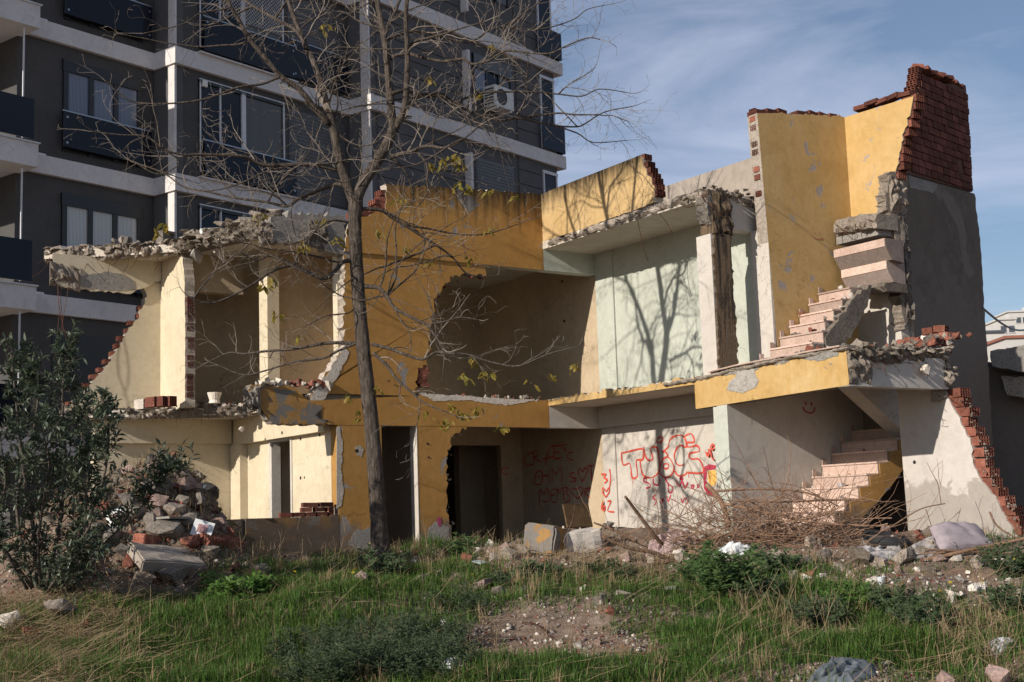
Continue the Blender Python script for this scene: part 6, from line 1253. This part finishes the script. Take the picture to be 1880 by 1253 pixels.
for i in range(210):   # rubble along the foot of the house
    x0 = rng.choice((rng.uniform(820, 1140), rng.uniform(820, 1860), rng.uniform(1380, 1860))); t = 17.7 + rng.uniform(0, 1.3) if x0 > 1150 else 20.0 + rng.uniform(-1.0, .9)
    P1 = atT(x0, 1010, t); z = gz(P1.x, P1.y); k = rng.choice('ggdbkpg'); s = .07 * (4.6 ** rng.random())
    me = chunk_mesh(rng.randrange(14), MATS[k], 'rubble_chunk_' + k, .7, 12, 1)
    rubble(me, (P1.x, P1.y, z + s * .15), (rng.uniform(0, 6), rng.uniform(0, 6), rng.uniform(0, 6)), s, {'g': 'grey concrete rubble piece along the house foot', 'd': 'dark concrete rubble piece along the house foot', 'b': 'red brick rubble piece along the house foot', 'k': 'brown rubble piece along the house foot', 'p': 'pale plaster rubble piece along the house foot'}[k], {'g': 'grey', 'd': 'dark', 'b': 'brick', 'k': 'brown', 'p': 'plaster'}[k] + ' rubble along the house foot')
for i, (x_, y_, w_, k_) in enumerate(((300, 905, 60, 'd'), (340, 900, 52, 'k'), (270, 915, 60, 'd'), (240, 930, 54, 'd'), (365, 930, 44, 'd'), (320, 950, 56, 'g'), (280, 965, 48, 'd'), (220, 965, 50, 'k'), (180, 980, 56, 'd'), (300, 985, 70, 'd'), (250, 960, 60, 'g'), (345, 960, 50, 'd'), (395, 965, 42, 'k'), (420, 985, 38, 'b'), (200, 1000, 60, 'd'), (150, 1030, 60, 'g'), (350, 1000, 44, 'b'), (290, 930, 46, 'k'), (330, 925, 40, 'd'), (440, 1010, 40, 'g'), (235, 1030, 54, 'd'), (385, 1015, 46, 'g'), (270, 1010, 40, 'k'), (410, 945, 30, 'b'), (430, 962, 28, 'd'))):
    cn = {'g': 'grey concrete', 'd': 'dark concrete', 'k': 'brown', 'b': 'red brick'}[k_]
    stone(x_, y_, w_, k_, f'large {cn} lump in the left rubble heap', .7, 'rubble', f'large {cn} lumps in the left heap', 'rubble_lump')
def slab_rubble(n, fn, z, smin, smax, kinds, where):
    for i in range(n):
        x, y = fn(); k = rng.choice(kinds); s = rng.uniform(smin, smax) * rng.choice((.6, 1, 1)); zz = z(x, y) if callable(z) else z
        me = chunk_mesh(rng.randrange(14), MATS[k], 'rubble_chunk_' + k, .7, 12, 1)
        lr = ((x, y, zz + s * .18), (rng.uniform(0, 6), rng.uniform(0, 6), rng.uniform(0, 6)), s)
        w = {'g': 'grey concrete', 'd': 'dark concrete', 'b': 'red brick', 'k': 'brown', 'p': 'pale plaster'}[k]
        rubble(me, *lr, f'{w} rubble piece {where}', f'{w} rubble {where}')
slab_rubble(95, lambda: (min(2.7, abs(rng.gauss(.2, 1.3)) + .05), rng.uniform(-6.85, -5.7)), lambda x, y: F1 + .08 + .18 * max(0, x - .5) / 2, .08, .26, 'gggdbp', 'on the balcony slab')
slab_rubble(45, lambda: (rng.uniform(1.8, 2.95), rng.uniform(-6.7, -5.6)), lambda x, y: F1 + .18 + .2 * max(0, x - 1.8), .12, .3, 'gbbgdp', 'heaped at the balcony corner')
slab_rubble(36, lambda: (rng.uniform(.02, .5), rng.uniform(-6.0, -3.9)), F1 + .01, .05, .15, 'ggdbk', 'around the charred column')
slab_rubble(80, lambda: (rng.uniform(.0, .28), rng.uniform(-6.8, -4.3)), F1 + .02, .06, .2, 'ggdgbpk', 'along the balcony edge')
slab_rubble(46, lambda: (rng.uniform(-2.65, -.1), rng.uniform(.04, .2)), F1 + .01, .05, .15, 'gbbpd', 'on the upper window ledge')
slab_rubble(60, lambda: (rng.uniform(-5.5, -4.15), rng.uniform(-.02, .3)), lambda x, y: F1 + .14 - .1 * min(1, abs(x + 4.9)), .10, .26, 'bbbppg', 'on the broken beam left')
slab_rubble(60, lambda: (lambda u: (-6.0 + 1.5 * u, 3.36 - .68 * u + rng.uniform(-.03, .3)))(rng.random() ** .6), F1 + .02, .07, .24, 'gpbgp', 'on the broken upper floor')
slab_rubble(16, lambda: (lambda u: (-7.1 + 2.0 * u, 4.15 - 3.4 * u + rng.uniform(.1, .6)))(rng.random()), RT + .06, .1, .26, 'ggdg', 'on the broken roof edge')
slab_rubble(20, lambda: (rng.uniform(.05, 1.3), rng.uniform(-4.15, -3.9)), RT + .02, .05, .13, 'ggd', 'on the wing roof edge')
slab_rubble(34, lambda: (rng.uniform(.8, 2.3), rng.uniform(-5.45, -4.6)), lambda x, y: F1 + .188 * (1 + int((x - .66) / .232)), .06, .17, 'gbp', 'on the upper stairs')
slab_rubble(16, lambda: (rng.uniform(.6, 2.4), rng.uniform(-5.55, -4.6)), lambda x, y: FZ + .178 * (1 + int((x - .53) / .235)), .05, .13, 'gbpp', 'on the lower stairs')
RUB.sort(key=lambda a: -a[0])
for sc, me, loc, rot, label, grp in RUB[:290]: tag(link('rubble_chunk', me, None, loc, rot, (sc,) * 3), label, 'rubble', grp)
jm = bmesh.new(); jmats = []
for sc, me, loc, rot, label, grp in RUB[290:]:
    mt_ = me.materials[0]
    if mt_ not in jmats: jmats.append(mt_)
    from mathutils import Euler
    n0 = len(jm.faces); T_ = me.copy(); T_.transform(Matrix.LocRotScale(loc, Euler(rot), (sc,) * 3)); jm.from_mesh(T_); jm.faces.ensure_lookup_table(); bpy.data.meshes.remove(T_)
    for f in jm.faces[n0:]: f.material_index = jmats.index(mt_)
jme = bpy.data.meshes.new('small_rubble'); jm.to_mesh(jme); jm.free()
for mt_ in jmats: jme.materials.append(mt_)
tag(link('small_rubble', jme), 'small broken rubble strewn over slabs and mound', 'rubble', kind='stuff')
# loose hollow bricks: on the sill, upper floor, ground
def loose(px, py, plane_y, label, grp, size=(.19, .19, .085), mat=M_BRICKD, hollow=False, rot=(0, 0, 0), axis=0, name='loose_brick'):
    p = onY(px, py, plane_y); o = link(name, brick_mesh(size, mat, 3, 3, axis, hollow), None, p, rot); return tag(o, label, 'brick', grp)
zs = .915; SB = (.20, .10, .062)
row = [(532, 0), (556, 0), (580, 0), (604, 0)]
X0 = onY(524, 950, .1).x; X1 = onY(600, 950, .1).x
for j in range(3):
    n = (5, 4, 2)[j]; s_ = (X0, X0 + .28, X0 + .42)[j]
    for i in range(n):
        x = s_ + i * (.20 if j < 2 else .25) + rng.uniform(-.015, .015); L = rng.uniform(.14, .19) if j < 2 else .24
        o = link('loose_brick', brick_mesh((round(L, 2), .11, .07), M_BRICKD, hollow=False), None, (x + (.07 if j == 1 else 0), .09 + rng.uniform(-.015, .015), zs + .036 + j * .073), (0, rng.uniform(-.04, .04), rng.uniform(-.25, .25)))
        tag(o, ('small brown brick in the bottom row stacked on the sill wall', 'small brown brick in the middle row stacked on the sill wall', 'brown brick on top of the stack on the sill wall')[j], 'brick', ('bottom row of sill bricks', 'middle row of sill bricks', 'top sill bricks')[j])
tag(link('hollow_brick', brick_mesh((.19, .16, .15), M_CONC, 3, 3, 1), None, onY(618, 941, .1) + Vector((0, 0, .0)), (0, 0, .15)), 'grey hollow brick standing at the right end of the sill', 'brick')
for i, (x, y) in enumerate(((263, 746), (283, 742), (297, 741), (311, 741))):
    p = onZ(x, y + 6, F1); tag(link('hollow_brick', brick_mesh((.15, .26, .17), M_BRICKD if i else M_PLEDGE, 4, 4, 1), None, p + Vector((0, .05, .09)), (0, 0, .35 + rng.uniform(-.05, .05))), ('plaster-covered hollow brick at the left of the row on the broken floor', 'second hollow brick of the row on the broken floor', 'third hollow brick of the row on the broken floor', 'rightmost hollow brick of the row on the broken floor')[i], 'brick')
p = onZ(308, 452, RT + .12); blk = tag(link('cinder_block', brick_mesh((.28, .2, .24), M_CONCD, 1, 1, 1), None, p + Vector((0, .1, .16)), (0, 0, .3)), 'dark hollow concrete block on the broken roof edge', 'block')
cyl = MB().tube([(0, 0, 0), (.30, .05, .06)], .045, 14); o = cyl.build('pipe', simple('white_plastic', (.75, .74, .70), .4)); o.location = onP(369, 425, Vector((-5.2, 2.2, 0)), Vector((0, -1, 0))); tag(o, 'short white plastic pipe lying on the roof rubble', 'pipe')
cm = MB(); cm.tube([(0, 0, 0), (0, 0, .05), (0, 0, .16), (0, 0, .18)], [.10, .085, .12, .125], 14); o = cm.build('plaster_bucket', M_PLEDGE); o.location = onZ(398, 745, F1) + Vector((0, .1, .05)); tag(o, 'broken white pot standing on the rubble of the upper floor', 'pot')
# torn plaster hanging from the roof
for i, (x, y, s, lab) in enumerate(((362, 470, .42, 'left torn plaster sheet hanging off the broken roof edge'), (408, 470, .55, 'white torn plaster sheet hanging in the middle of the roof edge'), (428, 440, .45, 'tilted concrete flake propped on the roof edge'))):
    me = chunk_mesh(3 + i, M_PLEDGE, 'plaster_sheet', .22, 14, 2); Pp = onP(x, y, Vector((-5.35, 2.35 - i * .25, 0)), Vector((0, -1, 0)))
    tag(link('plaster_sheet', me, None, Pp, (1.2, .5 + .2 * i, .3), (s, s, s)), lab, 'plaster')
for (px_, py_, w_, lab) in ((445, 788, 16, 'concrete crumb dangling on a bar below the upper floor'), (1703, 678, 30, 'pale concrete piece dangling from the balcony end')):
    Pp = onY(px_, py_, 2.4 if px_ < 600 else -6.98); sc_ = w_ / FPX * (Pp - CAM).dot(_f0)
    tag(link('dangling_concrete', chunk_mesh(8, M_PLEDGE, 'dangling', .8, 14, 2), None, Pp, (.3, .5, 0), (sc_ * 1.2,) * 3), lab, 'rubble')
# brick stub standing on the balcony corner
for i in range(14):
    r_, c_ = divmod(i, 4); 
    o = link('loose_brick', brick_mesh((.19, .12, .10), M_BRICK, 3, 2, 0, True) if i % 3 == 0 else brick_mesh((.20, .12, .10), M_BRICK, hollow=False), None, Vector((2.75 + .03 * r_, -6.35 + c_ * .21 + (r_ % 2) * .1, F1 + .22 + r_ * .115)), (rng.uniform(-.1, .1), rng.uniform(-.1, .1), 1.57 + rng.uniform(-.15, .15)))
    tag(o, 'red brick left in the wall stub at the balcony corner', 'brick', 'brick wall stub on the balcony')
# concrete blocks, board and timber below the dark opening
def blockobj(name, px, py, size, rot, mat, label, cat, dz=0, bev=.015):
    g = ground_at(px, py); bm = bmesh.new(); bmesh.ops.create_cube(bm, size=1)
    for v in bm.verts: v.co = Vector((v.co.x * size[0], v.co.y * size[1], v.co.z * size[2]))
    bmesh.ops.bevel(bm, geom=bm.edges[:], offset=bev, segments=2, affect='EDGES'); bmesh.ops.subdivide_edges(bm, edges=[e for e in bm.edges if e.calc_length() > .1], cuts=3, use_grid_fill=True)
    for v in bm.verts: v.co += Vector((noise.noise(v.co * 6), noise.noise(v.co * 6 + Vector((4, 0, 0))), noise.noise(v.co * 6 + Vector((0, 7, 0))))) * bev * 1.2
    me = bpy.data.meshes.new(name); bm.to_mesh(me); bm.free(); me.materials.append(mat)
    return tag(link(name, me, None, g + Vector((0, 0, size[2] / 2 + dz)), rot), label, cat)
blockobj('concrete_block', 1005, 1015, (.55, .5, .42), (.1, .15, .5), M_FLAKE, 'big broken concrete block with yellow paint below the dark opening', 'block', -.05, .03)
blockobj('concrete_block', 1065, 1012, (.6, .4, .34), (.05, -.1, -.3), M_WHITE, 'white-painted concrete block right of the yellow one', 'block', -.05, .03)
blockobj('concrete_beam', 905, 1000, (1.5, .3, .28), (.03, .05, .12), M_STUCCO_SHADED_LOW, 'fallen ochre wall piece lying across the dark opening', 'beam', -.02, .03)
blockobj('wooden_board', 1062, 985, (.52, .03, .36), (-.25, .0, .1), M_WOOD, 'yellowish wooden panel leaning behind the white block', 'board', .12, .004)
blockobj('pale_plank', 1208, 1078, (.52, .1, .05), (0, .03, -.35), M_PLEDGE, 'short pale plank lying in the grass left of the feathery weed', 'plank', .02, .006)
blockobj('pale_plank', 1185, 1090, (.7, .07, .04), (0, -.05, -.5), M_CONCG, 'grey plank under the short pale plank', 'plank', .02, .006)
blockobj('concrete_slab', 305, 1040, (.85, .5, .16), (.45, .12, .15), M_GREYW, 'mottled grey concrete slab tilted on the left mound', 'slab', .03, .02)
blockobj('stone_slab', 325, 958, (.62, .3, .03), (.0, .02, .5), M_CONCG, 'thin grey stone slab lying on the left sill', 'slab', .05, .004)
blockobj('brick_block', 270, 1005, (.32, .2, .14), (.1, .1, .5), M_BRICK, 'red brick block on the left mound', 'brick', .0, .008)
for i, (x, y, lab) in enumerate(((390, 1000, 'left hollow red brick lying holes-up by the sill wall'), (425, 1005, 'right hollow red brick lying holes-up by the sill wall'))):
    g = ground_at(x, y); tag(link('hollow_brick', brick_mesh((.3, .2, .12), M_BRICK, 6, 4, 2), None, g + Vector((0, 0, .07)), (.5, .1, .4)), lab, 'brick')
# white cut-glass like plate, tile, rags, cup, bags
M_TRASH = simple('white_sheet', (.78, .80, .80), .5)
tag(link('broken_plate', chunk_mesh(21, simple('pale_blue_glaze', (.62, .70, .70), .25), 'broken_plate', .12, 12, 1), None, ground_at(886, 1040) + Vector((0, 0, .04)), (.25, .05, .3), (.42, .3, .4)), 'flat pale blue-white broken sheet in front of the doorway', 'sheet')
tile = empty('floor_tile', ground_at(372, 1000), 'white tile fragment with a pink square on the left mound', 'tile'); tl = MB().box((0, 0, 0), (.26, .03, .22)).build('tile', M_TRASH, tile); t2 = MB().box((0, -.018, 0), (.13, .004, .11)).build('pink_square', simple('pink_glaze', (.45, .25, .25), .3), tile)
for o in (tl, t2): o.matrix_parent_inverse = Matrix.Identity(4); 
tile.location = ground_at(372, 990) + Vector((0, 0, .14)); tile.rotation_euler = (-.35, .3, -.5)
def cloth(px, py, w, h, mat, label, cat, name, seed, lift=.08, rot=0):
    g = ground_at(px, py); n = 44; V = []; r = random.Random(seed)
    for i in range(n):
        for j in range(n):
            u, v = i / (n - 1) - .5, j / (n - 1) - .5; q = Vector((u * 6 + seed, v * 6, 0)); ed = max(0, 1 - (max(abs(u), abs(v)) * 2) ** 4)
            x = u * w * (1 + .25 * noise.noise(q)); y = v * h * (1 + .25 * noise.noise(q + Vector((5, 0, 0)))); c, s = math.cos(rot), math.sin(rot); X, Y = g.x + x * c - y * s, g.y + x * s + y * c
            V.append((X, Y, gz(X, Y) + .012 + lift * ed * (.25 + .75 * max(0, 1 - 2.2 * abs(noise.noise(Vector((q.x * .55 + q.y * .3, q.y * .9, 2)))))) + .06 * lift * noise.noise(q * 1.8)))
    F = [(i * n + j, (i + 1) * n + j, (i + 1) * n + j + 1, i * n + j + 1) for i in range(n - 1) for j in range(n - 1)]
    return tag(link(name, fast_mesh(name, np.array(V), np.array(F), mat, smooth=True)), label, cat)
cloth(1545, 1243, .62, .45, simple('grey_blue_rag', (.13, .15, .17), .95, spec=.1), 'crumpled grey-blue rag on the soil at the bottom', 'rag', 'rag', 3, .12, .3)
cloth(832, 1240, .22, .2, simple('white_plastic_bag', (.72, .72, .74), .35), 'crumpled white plastic bag at the bottom of the grass', 'bag', 'plastic_bag', 5, .16)
cloth(1235, 1005, .8, .5, simple('faded_pink_sheet', (.42, .31, .30), .9), 'faded pink sheet heaped left of the brush pile', 'sheet', 'sheet', 8, .24, .4)
cloth(1345, 1015, .5, .3, M_TRASH, 'white rag under the brush pile', 'rag', 'rag', 9, .10, .2)
cloth(1615, 1022, .75, .4, simple('grey_white_sheet', (.42, .39, .385), .85), 'dirty white sheet beside the tyre', 'sheet', 'sheet', 11, .12, .1)
cloth(1700, 1008, .9, .35, simple('dusty_sheet', (.36, .33, .32), .9), 'dusty rolled sheet in front of the damp wall', 'sheet', 'sheet', 13, .10, .05)
cloth(965, 1090, .1, .1, simple('blue_scrap', (.10, .16, .28), .5), 'tiny blue plastic scrap in the dry grass', 'scrap', 'plastic_scrap', 15, .06)
cloth(215, 955, .25, .2, M_TRASH, 'white plastic scrap on the left mound', 'scrap', 'plastic_scrap', 17, .08)
cloth(1835, 1195, .35, .2, simple('grey_scrap', (.5, .5, .5), .6), 'grey-white scrap in the right straw', 'scrap', 'plastic_scrap', 19, .1)
cloth(1440, 1045, .22, .15, M_TRASH, 'small white scrap left of the concrete lumps', 'scrap', 'plastic_scrap', 23, .08)
# mattress slumped against the damp wall
mm = MB(); n = 22; V = []; g = ground_at(1778, 1005)
ux = (_r0 * .92 + _f0 * .38).normalized(); uy = (Vector((0, 0, .62)) + _f0 * .78 - _r0 * .1).normalized(); un = ux.cross(uy).normalized(); un = un if un.dot(CAM - g) > 0 else -un
for side in (1, -1):
    for i in range(n):
        for j in range(n):
            u, v = i / (n - 1), j / (n - 1); e = (1 - (2 * u - 1) ** 8) * (1 - (2 * v - 1) ** 8)
            bend = -.16 * (u - .35) ** 2 * (1 if v > .3 else .6); q = g + ux * (u - .5) * .92 * (1 - .12 * v) + uy * (v * .52 - .05) + un * (side * .10 * e ** .5 + bend + .022 * noise.noise(Vector((u * 5, v * 5, side))) - .015 * math.exp(-((u - .7 + v * .2) * 16) ** 2))
            q.z = max(q.z, gz(q.x, q.y) - .02); V.append(q)
F = [(s * n * n + i * n + j, s * n * n + (i + 1) * n + j, s * n * n + (i + 1) * n + j + 1, s * n * n + i * n + j + 1) for s in (0, 1) for i in range(n - 1) for j in range(n - 1)]
tag(link('mattress', fast_mesh('mattress', np.array([tuple(v) for v in V]), np.array(F), simple('mauve_grey_cloth', (.34, .29, .31), .9, spec=.15), smooth=True)), 'folded mauve-grey mattress slumped against the damp wall', 'mattress')
# tyre
ty_ = MB(); g = ground_at(1640, 1005) + Vector((0, .1, .09))
N_, K_ = 36, 12
for i in range(N_):
    a = 2 * math.pi * i / N_
    for j in range(K_):
        b = 2 * math.pi * j / K_; rr = .24 + .075 * math.cos(b) + (.006 if (i % 2 and abs(math.sin(b)) < .5) else 0); ty_.v.append((rr * math.cos(a), rr * math.sin(a), .085 * math.sin(b)))
ty_.f = [(i * K_ + j, ((i + 1) % N_) * K_ + j, ((i + 1) % N_) * K_ + (j + 1) % K_, i * K_ + (j + 1) % K_) for i in range(N_) for j in range(K_)]
o = ty_.build('tyre', simple('tyre_rubber', (.02, .02, .021), .8), None, True); o.location = g; o.rotation_euler = (.25, .1, 0); tag(o, 'old black tyre lying behind the dirty white sheet', 'tyre')
cup = MB(); cup.tube([(0, 0, 0), (0, 0, .11)], [.032, .045], 14, False); cup.add([(.032 * math.cos(k * .449), .032 * math.sin(k * .449), .001) for k in range(14)], [tuple(range(14))]); cup.tube([(.045 * math.cos(k * .449), .045 * math.sin(k * .449), .11) for k in range(15)], .004, 5, False)
o = cup.build('plastic_cup', simple('clear_cup', (.62, .66, .70), .2)); o.location = ground_at(1618, 1078); tag(o, 'small pale plastic cup standing on the gravel', 'cup')
lid = MB(); lid.tube([(0, 0, 0), (0, 0, .05)], .06, 16); o = lid.build('tin_can', simple('tin', (.55, .55, .55), .3, .6)); o.location = Vector((1.50, -5.2, 1.25)) ; o.location.z = FZ + .178 * 5 + .01; o.location.x = .53 + .235 * 4 + .12; tag(o, 'small tin standing on a ground-floor stair', 'tin')
wire = MB(); wp_ = [ground_at(x, y) + Vector((0, 0, .03 + .03 * math.sin(i * 1.3))) for i, (x, y) in enumerate(((958, 1150), (980, 1160), (1000, 1166), (1010, 1170), (1022, 1178), (1014, 1175)))]
tag(wire.tube(smooth_path(wp_, [.009] * len(wp_), 5)[0], .009, 6).build('bent_bar', M_RUST), 'bent rusty bar lying on the bare soil', 'bar')
for i, (x0, y0, x1, y1, lab) in enumerate(((1655, 1205, 1675, 1225, 'forked dry stick in the right grass'), (600, 1010, 690, 1000, 'thin dry stick leaning at the sill wall'), (170, 1030, 205, 1075, 'straw-coloured cane on the left slope'))):
    a, b = ground_at(x0, y0), ground_at(x1, y1); tag(MB().tube([a + Vector((0, 0, .02)), a.lerp(b, .5) + Vector((.02, 0, .07)), b + Vector((0, 0, .05))], [.008, .007, .004], 5).build('dry_stick', M_STRAW), lab, 'stick')
# rubbish sack on top of the mound
cs = chunk_mesh(27, simple('dark_sack', (.06, .055, .05), .35), 'rubbish_sack', .8, 18, 2); tag(link('rubbish_sack', cs, None, atT(378, 905, 20.1), (.2, .1, .6), (.55, .5, .55)), 'dark rubbish sack bulging on top of the left mound', 'sack')
tag(link('plastic_scrap', chunk_mesh(5, simple('light_blue_scrap', (.25, .40, .50), .4), 'blue_can', .8, 12, 1), None, atT(374, 896, 19.75), (.2, .5, .6), (.10, .10, .16)), 'light blue plastic piece on the rubbish sack', 'scrap')
